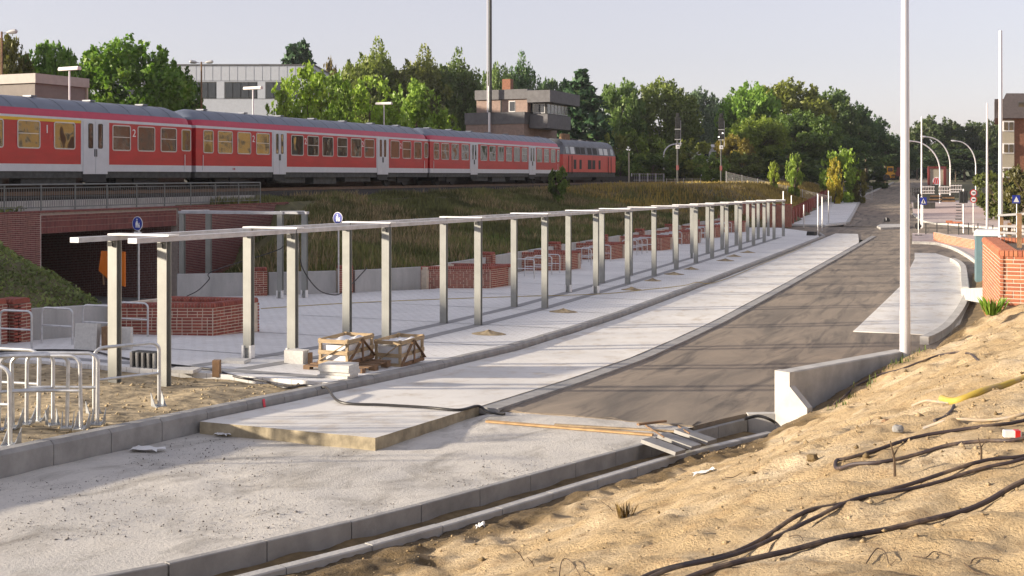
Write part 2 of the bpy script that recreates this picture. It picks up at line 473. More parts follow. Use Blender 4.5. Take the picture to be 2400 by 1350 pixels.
ii = (np.arange(ny - 1)[:, None] * nx + np.arange(nx - 1)[None]).ravel()
ground = obj('ground', fast_mesh('ground', vv, np.stack([ii, ii + 1, ii + nx + 1, ii + nx], 1)), m_grassground)
ground.data.shade_smooth(); struct(ground)

def strip(name, mat, rows, nx=2, off=0.0, noise_amp=0.0, zfun=None, seed=3, thick=0.0, edge_mat=None):
    """rows = list of (Y, Xleft, Xright); a sheet that follows the road profile"""
    g = []
    for Y, a, b in rows:
        row = []
        for k in range(nx + 1):
            x = a + (b - a) * k / nx
            z = (zfun(x, Y) if zfun else float(zr(Y))) + off
            row.append([x, Y, z])
        g.append(row)
    m = MB()
    if noise_amp:
        A = np.array(g); A[..., 2] += noise_amp * fbm(A[..., 0], A[..., 1], 1.2, 5, seed)
        g = A.tolist()
    m.sheet(g)
    if thick:
        r, c = len(g), len(g[0])
        edge = [g[0][j] for j in range(c)] + [g[i][-1] for i in range(1, r)] + [g[-1][j] for j in range(c - 2, -1, -1)] + [g[i][0] for i in range(r - 2, 0, -1)]
        n = len(edge); m.add(edge + [(p[0], p[1], p[2] - thick) for p in edge], [(i, (i + 1) % n, n + (i + 1) % n, n + i) for i in range(n)])
    o = m.build(name, mat, smooth=noise_amp > 0)
    if edge_mat:
        o.data.materials.append(edge_mat)
        for p in o.data.polygons:
            if abs(p.normal.z) < .5: p.material_index = 1
    return struct(o)
def rows(Ys, fl, fr):
    return [(float(y), float(np.interp(y, *fl)), float(np.interp(y, *fr))) for y in Ys]
XK = -10.35                      # platform kerb line
KIN = [(-13.5, -3.0), (-10.2, 1.5), (-8.3, 4.6), (-6.51, 7.78), (-5.77, 9.95), (-5.40, 11.3), (-4.32, 16.05), (-3.55, 18.9)]
kin_y, kin_x = [p[1] for p in KIN], [p[0] for p in KIN]
# --- apron: unfinished sub-base
ap = []
for y in np.arange(-3, 18.4, .12):
    ap.append((float(y), XK + .05, float(np.interp(y, kin_y, kin_x)) - .02))
def aoff(x, y):                  # the sub-base rises to meet the asphalt
    t = min(1.0, max(0.0, (y - 14.2) / 3.0)) * min(1.0, max(0.0, (x + 7.6) / .5)); return -.17 + .105 * t * t * (3 - 2 * t)
strip('apron', m_apron, ap, nx=60, off=0, noise_amp=.012, zfun=lambda x, y: float(zr(y)) + aoff(x, y))
# --- asphalt
fr = ([17.0, 17.3, 18.9, 22.2, 26, 33, 34, 71, 74, 108, 114, 115], [-4.08, -4.0, -3.58, -1.45, -.1, .4, .4, .4, 34, 34, 3, -4])
g = []
yy = np.concatenate([np.arange(17.3, 20, .25), np.arange(20, 116, 1.0)])
A = rows(yy, ([0, 200], [-7.4, -7.4]), fr)
A[0] = (17.3, -7.4, -4.0)
strip('road', m_asph, A, nx=24, off=-.05, noise_amp=.006, thick=.2)
E1 = np.array([[x, 17.32 + .10 * vnoise(x * 3, 0, 1, 9), float(zr(17.35)) - .045] for x in np.linspace(-7.35, -4.02, 60)])
edge = MB().sheet([[(p[0], p[1] - .02, p[2] - .12) for p in E1], [tuple(p) for p in E1], [(p[0], 17.75, float(zr(17.75)) - .042) for p in E1]]).build('road_edge', m_asph); struct(edge)
strip('far_road', m_asph, rows(np.arange(104, 330, 6), ([104, 177, 231, 330], [-11, -16, -15.5, -17]), ([104, 115, 177, 231, 330], [34, -4, -8.6, -8, -9])), nx=6, off=-.02)
strip('side_street', m_asph, rows(np.arange(84, 105, 1.5), ([0, 91, 94, 200], [-12.5, -12.5, -14.9, -14.9]), ([0, 200], [-7.3, -7.3])), nx=3, off=-.046)
# --- concrete bus lane slab with its thickness showing at the near end
strip('concrete_lane', m_lane, rows(np.concatenate([np.arange(13.75, 30, .4), np.arange(30, 90, 1.5), [91.5]]), ([0, 86, 92], [-10.25, -10.25, -10.25]), ([0, 80, 91.5], [-7.45, -7.45, -8.6])), nx=6, noise_amp=.004, thick=.28, edge_mat=m_slabside)
strip('gutter', m_concd, rows(np.arange(17.2, 90, 1.2), ([0, 92], [-7.445, -7.445]), ([0, 92], [-7.12, -7.12])), nx=1, off=-.012, thick=.1)
# --- parking bay concrete on the right
strip('parking_bay', m_lane, rows(np.arange(34.2, 72, 1.0), ([34, 50, 66, 72], [-3.35, -3.0, -3.3, -3.6]), ([33, 37, 46, 58, 66, 72], [-1.3, -.6, -.35, -.6, -1.2, -2.6])), nx=6, off=-.03, thick=.05)
# --- forecourt paving
PZ = .13
strip('forecourt_paving', m_paving, rows(np.concatenate([np.arange(17.7, 40, .4), np.arange(40, 97.5, 1.2)]),
      ([17.7, 24.5, 25.5, 33.3, 39.6, 92, 97], [-20.6, -20.6, -23.3, -25.6, -19.0, -19.0, -17]), ([0, 84, 90, 97], [-10.5, -10.5, -11.5, -15.5])), nx=6, off=PZ, thick=.14)
und = MB().sheet([[(-23.2, 25.4, float(zr(25.4)) + .128), (-25.6, 33.3, float(zr(33.3)) + .128)], [(-34.2, 35.0, EYE - 5.62), (-33.9, 43.6, EYE - 5.62)], [(-52, 35.4, EYE - 5.7), (-52, 44, EYE - 5.7)]]).build('underpass_path', m_conc); struct(und)
# far pavement beyond the junction
strip('pavement', m_paving, rows(np.arange(103, 178, 4), ([103, 177], [-15.3, -20.5]), ([103, 106, 177], [-12.4, -11, -16])), nx=2, off=.12, thick=.14)
# darker bands between the pergola posts and across the paving
FX, RX = -12.9, -13.95
for nm, a, b, y0, y1 in (('paving_band', FX - .17, FX + .17, 18.6, 82), ('paving_band', RX - .17, RX + .17, 18.6, 82), ('paving_band', -19.5, -10.9, 18.1, 18.5)):
    strip(nm, m_band, rows(np.linspace(y0, y1, 48 if y1 > 30 else 2), ([0, 99], [a, a]), ([0, 99], [b, b])), nx=1, off=PZ + .004)
for y in np.arange(21, 84, 4.45):
    strip('paving_joint', m_band, [(y, -19, XK - .2), (y + .05, -19, XK - .2)], nx=1, off=PZ + .008)
# --- trodden sand strip in front of the paving
sp = [(float(y), -20.6, XK - .14) for y in np.arange(-2, 17.75, .16)]
strip('trodden_sand', m_dirtsand, sp, nx=130, off=.05, noise_amp=.042, seed=31)

# --- kerb stones (structure with stones as parts)
def kerb_run(name, pts, w, top, depth, L, mat, off=0.0, bev=.03, zfun=None):
    root = bpy.data.objects.new(name, None); col.objects.link(root); struct(root)
    P = [Vector((p[0], p[1])) for p in pts]
    acc = [0]
    for a, b in zip(P, P[1:]): acc.append(acc[-1] + (b - a).length)
    tot = acc[-1]; n = max(1, int(round(tot / L)))
    def at(d):
        d = min(max(d, 0), tot)
        for i in range(len(P) - 1):
            if d <= acc[i + 1] + 1e-9:
                t = (d - acc[i]) / max(1e-9, acc[i + 1] - acc[i]); return P[i].lerp(P[i + 1], t)
        return P[-1]
    zf = zfun or (lambda x, y: float(zr(y)))
    for k in range(n):
        a, b = at(tot * k / n + .006), at(tot * (k + 1) / n - .006)
        d = (b - a).normalized(); nr = Vector((d.y, -d.x))       # right-hand side
        j = random.uniform(-.004, .004)
        za, zb = zf(a.x, a.y) + top + j, zf(b.x, b.y) + top + j
        m = MB()
        prof = [(0, -depth), (w, -depth), (w, -bev), (w - bev, 0), (0, 0)]
        va = [(a.x + nr.x * (off + p), a.y + nr.y * (off + p), za + q) for p, q in prof]
        vb = [(b.x + nr.x * (off + p), b.y + nr.y * (off + p), zb + q) for p, q in prof]
        m.add(va + vb, [(i, (i + 1) % 5, 5 + (i + 1) % 5, 5 + i) for i in range(5)] + [(4, 3, 2, 1, 0), (5, 6, 7, 8, 9)])
        m.build('kerb_stone', mat, root)
    return root
kerb_run('platform_kerb', [(XK - .16, 6.0), (XK - .16, 86), (-11.3, 90)], .2, .135, .45, 1.0, m_concd, bev=.05)
kerb_run('edge_kerb', KIN, .07, -.115, .34, 1.0, m_concd, bev=.008)
KOUT = [(p[0] + .42, p[1] - .12) for p in KIN[:-1]] + [(-3.1, 18.45)]
kerb_run('outer_kerb', KOUT, .11, -.22, .35, 1.0, m_conc, bev=.012)
# mark sprayed on the kerb
pk = on(404, 985, .1)
tag(MB().add([(XK + .052, 15.38, float(zr(15.4)) + .12), (XK + .052, 15.44, float(zr(15.4)) + .12), (XK + .052, 15.50, float(zr(15.4)) - .12), (XK + .052, 15.44, float(zr(15.4)) - .12), (XK + .046, 15.38, float(zr(15.4)) + .12), (XK + .046, 15.44, float(zr(15.4)) + .12), (XK + .046, 15.50, float(zr(15.4)) - .12), (XK + .046, 15.44, float(zr(15.4)) - .12)], [(0, 1, 2, 3), (7, 6, 5, 4), (0, 4, 5, 1), (1, 5, 6, 2), (2, 6, 7, 3), (3, 7, 4, 0)]).build('paint_mark', m_pink), 'short pink paint stroke sprayed down the kerb face', 'paint mark')

# --- sand bank on which the photographer stands
CP = np.array([(-13, -2, -2.93), (-9.4, 1.4, -3.05), (-7.4, 4.5, -3.19), (-5.75, 7.5, -3.33), (-4.95, 9.7, -3.47), (-4.6, 11.1, -3.56), (-3.6, 15.8, -3.82), (-2.85, 17.9, -3.92),
               (-6.6, 3.8, -2.98), (-4.95, 7.1, -3.25), (-4.1, 9.3, -3.38), (-3.75, 10.8, -3.45), (-2.85, 15.3, -3.68),
               (-2.45, 18.9, -3.75), (-1.6, 20.9, -3.36), (-1.2, 22.0, -3.25), (-.75, 23.6, -3.3), (-.25, 25.6, -3.25), (.0, 28.5, -3.2),
               (0, 0, -1.5), (.16, 5.1, -1.62), (.28, 9.05, -1.80), (.48, 15.3, -2.10), (.34, 24.9, -2.6), (1.6, 24.7, -2.35), (5, 10, -1.35), (6, 20, -1.75), (8, 0, -1.0), (-2.6, 0, -1.95), (-4, -4, -2.1), (4, -5, -1.2), (-2.2, 10, -2.62), (-1.4, 15.5, -2.95), (-3.3, 6, -2.58)])
def U(r2): return np.where(r2 > 1e-12, r2 * np.log(r2 + 1e-12), 0)
NB = len(CP); K = U(((CP[:, None, :2] - CP[None, :, :2]) ** 2).sum(-1)) + np.eye(NB) * .6
Pm = np.c_[np.ones(NB), CP[:, :2]]
Wt = np.linalg.solve(np.block([[K, Pm], [Pm.T, np.zeros((3, 3))]]), np.r_[CP[:, 2], 0, 0, 0])
def bank(X, Y):
    X, Y = np.asarray(X, float), np.asarray(Y, float)
    r = Wt[NB] + Wt[NB + 1] * X + Wt[NB + 2] * Y
    for k in range(NB): r = r + Wt[k] * U((X - CP[k, 0]) ** 2 + (Y - CP[k, 1]) ** 2)
    return r + EYE
BS = .05
BX, BY = np.meshgrid(np.arange(-9.5, 7, BS), np.arange(-2, 28, BS))
BZ = bank(BX, BY)
kx = np.interp(BY, [p[1] for p in KOUT] + [22.2, 24, 29], [p[0] for p in KOUT] + [-1.4, -.9, -.1])
toe = BX - kx - .1
dig = np.exp(-((toe - .35) / .3) ** 2)
rough = .05 * dig * fbm(BX, BY, 3.2, 3, 81) + .013 * fbm(BX, BY, 9.0, 2, 63) + .040 * fbm(BX, BY, 1.1, 3, 11) + .030 * fbm(BX, BY, 4.2, 3, 21) + .05 * np.clip(fbm(BX, BY * .8, 2.2, 4, 41) - .1, 0, 1) - .035 * np.clip(fbm(BX, BY, 1.7, 3, 91) - .35, 0, 1)
furrow = .014 * np.sin((BX * .9 - BY * .35) * 5 + 2 * fbm(BX, BY, .5, 2, 77)) * np.clip(toe / 2, 0, 1)
rd = np.random.default_rng(17)
for _ in range(330):                # footprints and scuffs
    cx_, cy_, an_ = rd.uniform(-7.5, 4.5), rd.uniform(2, 25), rd.uniform(-.5, .9)
    j0, i0 = int((cx_ + 9.5) / BS), int((cy_ + 2) / BS); w_ = 8
    if not (w_ < j0 < BX.shape[1] - w_ and w_ < i0 < BX.shape[0] - w_): continue
    sl_ = (slice(i0 - w_, i0 + w_), slice(j0 - w_, j0 + w_)); dx_, dy_ = BX[sl_] - cx_, BY[sl_] - cy_
    u_, v_ = dx_ * math.cos(an_) + dy_ * math.sin(an_), -dx_ * math.sin(an_) + dy_ * math.cos(an_)
    q_ = (u_ / .15) ** 2 + (v_ / .065) ** 2
    rough[sl_] += rd.uniform(.5, 1.2) * (-.045 * np.exp(-q_) + .02 * np.exp(-((np.sqrt(q_) - 1.5) / .4) ** 2))
BZ = BZ + (rough + furrow) * np.clip(toe / .6 + .3, .15, 1)
BZ = np.where(toe < 0, BZ - .25 + toe * .8, BZ)
BZ = np.where((BY > 26.4) & (BX < .1), BZ - (BY - 26.4) * 1.3, BZ)
ny, nx = BX.shape
ii = (np.arange(ny - 1)[:, None] * nx + np.arange(nx - 1)[None]).ravel()
keep = (toe > -.5).ravel(); q = np.stack([ii, ii + 1, ii + nx + 1, ii + nx], 1); q = q[keep[q].all(1)]
ed = 1.0 + .45 * fbm(BX, BY, .8, 3, 71) + .12 * fbm(BX, BY, 4, 2, 73)
soilm = np.clip((ed - toe) / .22, 0, 1) * np.clip(1.0 + .5 * fbm(BX, BY, .6, 3, 75), 0, 1)
bk = obj('sand_bank', fast_mesh('sand_bank', np.stack([BX, BY, BZ], -1).reshape(-1, 3), q, soilm.ravel()), m_sand); bk.data.shade_smooth(); struct(bk)
def bz(x, y):
    j = int(round((x + 9.5) / BS)); i = int(round((y + 2) / BS))
    if 0 <= i < BZ.shape[0] and 0 <= j < BZ.shape[1]: return float(BZ[i, j])
    return float(bank(x, y))
bsurf = lambda x, y: float(bank(x, y))
struct(MB().sheet([[(x, y, float(zr(y)) - .55) for x in (-8, -5, -3, -1, 1.5)] for y in (15, 17, 19, 21, 24, 28, 33, 40, 60, 75)]).build('subsoil', m_soil))
# soil between the two kerbs and along the toe
so = MB().sheet([[(p[0] + .05 + .42 * k / 5, p[1] - .12 * k / 5, float(zr(p[1])) - .30 + .03 * vnoise(p[0] * 3 + k, p[1] * 3, 1, 4)) for k in range(6)] for p in [((a[0] + (b[0] - a[0]) * t), (a[1] + (b[1] - a[1]) * t)) for a, b in zip(KIN, KIN[1:]) for t in np.linspace(0, .95, 20)]]).build('trench_soil', m_soil, smooth=True); struct(so)
# loose lumps on the bank, gravel on the apron: nobody could count them
def lumps(name, mat, pts, sizes, seed):
    r = np.random.default_rng(seed); m = len(pts)
    base = np.array([(1, 0, 0), (-1, 0, 0), (0, 1, 0), (0, -1, 0), (0, 0, .8), (0, 0, -.6)], float)
    fc = np.array([(0, 2, 4), (2, 1, 4), (1, 3, 4), (3, 0, 4), (2, 0, 5), (1, 2, 5), (3, 1, 5), (0, 3, 5)])
    sc = sizes[:, None, None] * r.uniform(.55, 1.35, (m, 6, 1)); a = r.uniform(0, 6.28, m)
    v = base[None] * sc; x = v[..., 0] * np.cos(a)[:, None] - v[..., 1] * np.sin(a)[:, None]; y = v[..., 0] * np.sin(a)[:, None] + v[..., 1] * np.cos(a)[:, None]
    v = np.stack([x, y, v[..., 2]], -1) + pts[:, None, :]
    f = (fc[None] + (np.arange(m) * 6)[:, None, None]).reshape(-1, 3)
    o = obj(name, fast_mesh(name, v.reshape(-1, 3), f), mat); return struct(o, 'stuff')
k = 9000
x = rng.uniform(-8, 5, k); y = rng.uniform(1, 25.5, k)
dens = fbm(x, y, .7, 3, 51)
ok = (x > np.interp(y, [p[1] for p in KOUT] + [22.2, 29], [p[0] for p in KOUT] + [-1.3, .2]) + .15) & (dens > -.25)
x, y = x[ok], y[ok]; z = np.array([bz(a, b) for a, b in zip(x, y)])
lumps('sand_lumps', m_sand, np.stack([x, y, z + .004], -1), rng.gamma(1.3, .0055, len(x)) + .004, 3)
k = 1500
x = rng.uniform(-7, 4, k); y = rng.uniform(3, 24, k); ok = (x > np.interp(y, [p[1] for p in KOUT] + [22.2, 29], [p[0] for p in KOUT] + [-1.3, .2]) + .2)
x, y = x[ok], y[ok]; z = np.array([bz(a, b) for a, b in zip(x, y)])
lumps('brown_clods', m_soil, np.stack([x, y, z + .004], -1), rng.gamma(1.3, .006, len(x)) + .004, 5)
k = 17000
y = rng.uniform(4, 17.2, k); x = XK + .2 + (np.interp(y, kin_y, kin_x) - XK - .3) * rng.uniform(0, 1, k) ** .8
ok = (fbm(x, y, .6, 3, 61) > .05) & ~((y > 13.6) & (x < -7.3))
x, y = x[ok], y[ok]
lumps('loose_gravel', M('gravel', (.17, .16, .15), .9, var=.4, scale=20), np.stack([x, y, zr(y) + np.array([aoff(a, b) for a, b in zip(x, y)]) + .004], -1), rng.gamma(1.2, .0024, len(x)) + .002, 6)
k = 2600
y = rng.uniform(6, 17.6, k); x = rng.uniform(-19.5, XK - .2, k)
lumps('sand_crumbs', m_dirtsand, np.stack([x, y, zr(y) + .055 + .042 * fbm(x, y, 1.2, 5, 31)], -1), rng.gamma(1.5, .009, k) + .006, 8)
# ================================================================ forecourt furniture
def yx(px, X):                     # Y where the pixel column meets the plane x = X
    v = ray(px, 500); return X / v.x * v.y
pv = lambda x, y: float(zr(y)) + PZ
# ---------------------------------------------------------------- pergola
def hpost(m, x, y, z0, z1, w=.19, d=.13, rz=0.0):
    t = .014
    for dy in (-d / 2 + t / 2, d / 2 - t / 2):
        c = Vector((0, dy, 0)); c.rotate(Matrix.Rotation(rz, 3, 'Z'))
        m.obox((x + c.x, y + c.y, (z0 + z1) / 2), w, t, z1 - z0, rz)
    m.obox((x, y, (z0 + z1) / 2), .012, d - 2 * t - .001, z1 - z0 - .002, rz)
def add_post(root, x, y, z1, foot=False, rz=0.0):
    z0 = pv(x, y) - (.12 if y < 18 else .0) - .05
    if foot:
        p = MB(); hpost(p, x, y, z0 + .27, z1, rz=rz); p = p.build('post', m_steel, root)
        MB().obox((x, y, z0 + .14), .10, .08, .29, rz).build('stem', m_steel, p)
        for sx in (-.09, .09): MB().obox((x + sx, y - .02, z0 + .19), .045, .14, .26, rz).build('packing_board', m_white, p)
    else:
        p = MB(); hpost(p, x, y, z0, z1, rz=rz); p = p.build('post', m_steel, root)
    return p
pxs = [385, 686, 906, 1121, 1277, 1397, 1471, 1533, 1585, 1631, 1669, 1703, 1735, 1766, 1791, 1814, 1836]
PY = [yx(p, FX) for p in pxs]
bzf = lambda y: EYE - 1.126 - .01035 * (y - 16.5)
perg = thing('pergola', 'long double row of grey steel posts carrying light flat beams beside the kerb', 'pergola', (FX - .5, PY[0], pv(FX, PY[0])))
for k, y in enumerate(PY):
    add_post(perg, FX, y, bzf(y), foot=k in (1, 5)); add_post(perg, RX, y, bzf(y), foot=k in (1, 5, 10))
ends = {FX: yx(308, FX), RX: yx(172, RX)}
for X in (FX, RX):
    ya = [ends[X]] + PY[1:] + [PY[-1] + .5]
    for a, b in zip(ya, ya[1:]):
        m = MB(); a2, b2 = a + .02, b - .02
        m.prism([(-.09, 0), (.09, 0), (.09, .085), (-.09, .085)], (X, a2, bzf(a2)), (X, b2, bzf(b2)), ((1, 0, 0), (0, 0, 1)))
        m.build('beam', m_plate, perg)
for y in PY:
    MB().prism([(-.14, .087), (.14, .087), (.14, .115), (-.14, .115)], (RX - .12, y + .1, bzf(y)), (FX + .12, y + .1, bzf(y)), ((0, 1, 0), (0, 0, 1))).build('cross_plate', m_white, perg)
    for X in (FX, RX): MB().box(X - .05, X + .05, y - .13, y - .10, bzf(y) - .1, bzf(y) - .02).build('bracket', m_dark, perg)
p2 = [on(427, 692, PZ), on(657, 699, PZ), on(489, 689, PZ), on(714, 698, PZ)]
per2 = thing('pergola', 'short freestanding grey steel portal frame in front of the underpass', 'pergola', p2[1])
az = math.atan2(p2[1].y - p2[0].y, p2[1].x - p2[0].x)
zb2 = EYE - (503 - HY) / F * 40.2
for k, p in enumerate(p2): add_post(per2, p.x, p.y, zb2, foot=k in (1, 3), rz=az)
for a, b in ((p2[0], p2[1]), (p2[2], p2[3])):
    d = (b - a).normalized() * .12; d.z = 0
    MB().bar(Vector((a.x, a.y, zb2 + .05)) - d, Vector((b.x, b.y, zb2 + .05)) + d, .18, .09).build('beam', m_plate, per2)
for a, b in ((p2[0], p2[2]), (p2[1], p2[3])):
    MB().bar(Vector((a.x, a.y, zb2 + .108)), Vector((b.x, b.y, zb2 + .108)), .16, .022).build('cross_plate', m_white, per2)

# ---------------------------------------------------------------- brickwork
BL, BH, BJ = .226, .056, .020
brick_s = MB().box(-BL / 2, BL / 2, -.03, .03, 0, BH).mesh('brick_stretcher')
brick_h = MB().box(-.055, .055, -.03, .03, 0, BH).mesh('brick_header')
_brick_cache = {}
def brick_mesh(kind, mat):
    k = (kind, mat.name)
    if k not in _brick_cache:
        me = (brick_s if kind == 's' else brick_h).copy(); me.materials.append(mat); _brick_cache[k] = me
    return _brick_cache[k]
def coping_mesh(mat, w):
    k = ('c', mat.name, w)
    if k not in _brick_cache:
        h = .115
        prof = [(-w / 2, 0), (w / 2, 0), (w / 2, h * .45), (w / 2 - .02, h * .8), (w / 2 - .055, h), (-w / 2 + .055, h), (-w / 2 + .02, h * .8), (-w / 2, h * .45)]
        me = MB().prism(prof, (-.033, 0, 0), (.033, 0, 0), ((0, 1, 0), (0, 0, 1))).mesh('coping_brick'); me.materials.append(mat); _brick_cache[k] = me
    return _brick_cache[k]
def brick_face(parent, p0, p1, z0, courses, mat, single=True, rnd=None, acc=None):
    """bricks proud of the mortar on the right-hand side of p0->p1 seen from outside; acc collects them into one mesh"""
    r = rnd or random
    p0, p1 = Vector(p0[:2]), Vector(p1[:2]); L = (p1 - p0).length; d = (p1 - p0) / L; a = math.atan2(d.y, d.x); nr = Vector((d.y, -d.x))
    pw = Vector((0, 0, 0)); q = parent
    while q is not None: pw += Vector(q.location); q = q.parent
    for c in range(courses):
        x = 0.0; k = r.randrange(3)
        off = r.random() < .5
        first = True
        while x < L - .03:
            kind = 's' if (k % 3 != 2) else 'h'
            ln = BL if kind == 's' else .11
            if first and off: kind, ln = 'h', .11
            first = False
            if x + ln > L + .02: kind, ln = ('h', .11)
            if x + ln > L + .05: break
            cx = p0 + d * (x + ln / 2) + nr * (r.uniform(-.0275, -.0235))
            z = z0 + c * (BH + BJ) + .008
            if acc is not None:
                acc.obox((cx.x, cx.y, z + BH / 2), ln, .06, BH, a)
            else:
                o = bpy.data.objects.new('brick', brick_mesh(kind, mat)); col.objects.link(o); o.parent = parent
                o.location = (cx.x - pw.x, cx.y - pw.y, z - pw.z); o.rotation_euler = (0, r.uniform(-.004, .004), a)
            x += ln + BJ; k += 1
def coping_row(parent, p0, p1, z, w, mat, acc=None, inset=0.0):
    p0, p1 = Vector(p0[:2]), Vector(p1[:2]); L = (p1 - p0).length; d = (p1 - p0) / L; a = math.atan2(d.y, d.x); nr = Vector((d.y, -d.x))
    pw = Vector((0, 0, 0)); q = parent
    while q is not None: pw += Vector(q.location); q = q.parent
    n = max(1, int(L / .078)); me = coping_mesh(mat, w)
    for k in range(n):
        c = p0 + d * (L * (k + .5) / n) - nr * (w / 2 - .02)
        if acc is not None:
            mt = Matrix.Translation((c.x, c.y, z)) @ Matrix.Rotation(a, 4, 'Z')
            acc.add([mt @ v.co for v in me.vertices], [tuple(f.vertices) for f in me.polygons])
        else:
            o = bpy.data.objects.new('coping_brick', me); col.objects.link(o); o.parent = parent
            o.location = (c.x - pw.x, c.y - pw.y, z - pw.z); o.rotation_euler = (0, 0, a)
def poly_core(pts, z0, z1, t):     # ring wall of thickness t, open top
    m = MB(); n = len(pts); c = sum((Vector(p) for p in pts), Vector((0, 0))) / n
    for i in range(n):
        a, b = Vector(pts[i]), Vector(pts[(i + 1) % n]); d = (b - a).normalized(); nr = Vector((d.y, -d.x))
        mid = (a + b) / 2 - nr * (t / 2 + .003)
        m.obox((mid.x, mid.y, (z0 + z1) / 2), (b - a).length - .006 - .001 * i, t, z1 - z0 - .002 * i, math.atan2(d.y, d.x))
    return m
def planter(B, label, pieces):
    z0 = pv(B[0], B[1] + .5) - .06
    A = (B[0] - 2.45, B[1] - .95); Cc = (B[0] + .25, B[1] + 1.55); D = (A[0] + .35, A[1] + 2.0)
    root = thing('brick_planter', label, 'planter', (B[0], B[1], z0), 0, 'angled brick planters along the embankment')
    pts = [A, B, Cc, D]; nC = 10; z1 = z0 + nC * (BH + BJ) + .008
    poly_core(pts, z0, z1, .26).build('mortar_core', m_mortar, root)
    acc = None if pieces else MB()
    for a, b in ((A, B), (B, Cc)): brick_face(root, a, b, z0, nC, m_brick, acc=acc)
    poly_core([Vector(p).lerp(Vector(((A[0] + Cc[0]) / 2, (A[1] + Cc[1]) / 2)), .008) for p in pts], z1 + .001, z1 + .098, .24).build('coping_mortar', m_mortar, root)
    acc2 = acc if acc is not None else None
    for a, b in ((A, B), (B, Cc), (Cc, D)): coping_row(root, a, b, z1 + .002, .30, m_brick, acc2)
    if acc is not None: struct(acc.build('bricks', m_brick, root), 'stuff')
    c = Vector(((A[0] + Cc[0]) / 2, (A[1] + Cc[1]) / 2))
    g = [(Vector(p).lerp(c, .22)) for p in pts]
    MB().add([(p.x, p.y, z1 - .08) for p in g] + [(p.x, p.y, z1 - .3) for p in g], [(0, 1, 2, 3), (7, 6, 5, 4), (0, 4, 5, 1), (1, 5, 6, 2), (2, 6, 7, 3), (3, 7, 4, 0)]).build('fill', m_conc, root)
    return A, B, Cc, D
PB = [(-17.54, 24.07), (-17.14, 40.68)]
for px, py in ((1360, 629), (1464, 604), (1575, 584), (1648, 569), (1696, 555), (1755, 543)):
    p = on(px, py, PZ); PB.append((min(max(p.x, -17.4), -16.6) - .25, p.y - 1.5))
plab = ['dark red brick planter with rounded coping behind the first pergola posts, closest to the underpass',
        'red brick planter with rounded coping at the end of the cast concrete wall',
        'third brick planter along the embankment counting from the underpass', 'fourth brick planter along the embankment counting from the underpass',
        'fifth brick planter along the embankment counting from the underpass', 'sixth brick planter along the embankment counting from the underpass',
        'seventh brick planter along the embankment counting from the underpass', 'eighth brick planter, the one next to the end of the forecourt']
corners = [planter(b, plab[k], k < 2) for k, b in enumerate(PB)]
# brick piers and cast concrete retaining walls
def pier(x, y, label, rz=0.0, h=.92, pieces=False):
    z0 = pv(x, y) - .05; nC = int(h / (BH + BJ)); w = .5
    root = thing('brick_pier', label, 'pier', (x, y, z0), 0, 'short brick piers in the retaining wall')
    cs, sn = math.cos(rz), math.sin(rz); P = lambda u, v: (x + u * cs - v * sn, y + u * sn + v * cs)
    pts = [P(-w / 2, -w / 2), P(w / 2, -w / 2), P(w / 2, w / 2), P(-w / 2, w / 2)]
    poly_core(pts, z0, z0 + nC * (BH + BJ), .2).build('mortar_core', m_mortar, root)
    acc = None if pieces else MB()
    for i in range(3): brick_face(root, pts[i], pts[(i + 1) % 4], z0, nC, m_brick, acc=acc)
    coping_row(root, pts[0], pts[1], z0 + nC * (BH + BJ) + .01, .5, m_brick, acc)
    if acc: struct(acc.build('bricks', m_brick, root), 'stuff')
def rwall(pts, label, h=.78, t=.2, panel=2.5):
    root = thing('retaining_wall', label, 'wall', (pts[0][0], pts[0][1], pv(*pts[0])))
    for a, b in zip(pts, pts[1:]):
        a, b = Vector(a), Vector(b); L = (b - a).length; n = max(1, int(round(L / panel)))
        for k in range(n):
            p, q = a.lerp(b, k / n), a.lerp(b, (k + 1) / n); d = (q - p).normalized() * .008; p, q = p + d, q - d
            nr = Vector((d.y, -d.x)).normalized() * t / 2
            zp, zq = pv(p.x, p.y), pv(q.x, q.y)
            vv = [(p.x + nr.x, p.y + nr.y, zp - .3), (q.x + nr.x, q.y + nr.y, zq - .3), (q.x - nr.x, q.y - nr.y, zq - .3), (p.x - nr.x, p.y - nr.y, zp - .3)]
            vv += [(x, y, z + .3 + h) for x, y, z in vv]
            MB().add(vv, [(3, 2, 1, 0), (4, 5, 6, 7), (0, 1, 5, 4), (1, 2, 6, 5), (2, 3, 7, 6), (3, 0, 4, 7)]).build('panel', m_cwall, root)
    return root
A0 = corners[0][0]
rwall([(-20.35, 20.75), (A0[0] - .05, A0[1] + .1)], 'short cast concrete wall at the foot of the grassy mound', .72)
pier(-20.3, 20.45, 'dark brick pier at the mound end of the short concrete wall', pieces=True)
pier(-20.3, 19.75, 'dark brick pier standing apart beside the paired pier')
A1 = corners[1][0]
rwall([(-25.7, 33.2), (-23.9, 34.9)], 'cast concrete wall between the underpass wing and the first brick pier', .8)
pier(-23.65, 35.1, 'brick pier in the cast concrete wall closest to the underpass', .75)
rwall([(-23.4, 35.3), (-21.6, 36.9)], 'cast concrete wall between the two brick piers', .8)
pier(-21.35, 37.1, 'brick pier in the cast concrete wall with a blue pedestrian sign', .75)
rwall([(-21.1, 37.3), (A1[0] - .05, A1[1] + .12)], 'cast concrete wall running up to the second planter', .8)
ords = ['second', 'third', 'fourth', 'fifth', 'sixth', 'seventh', 'eighth']
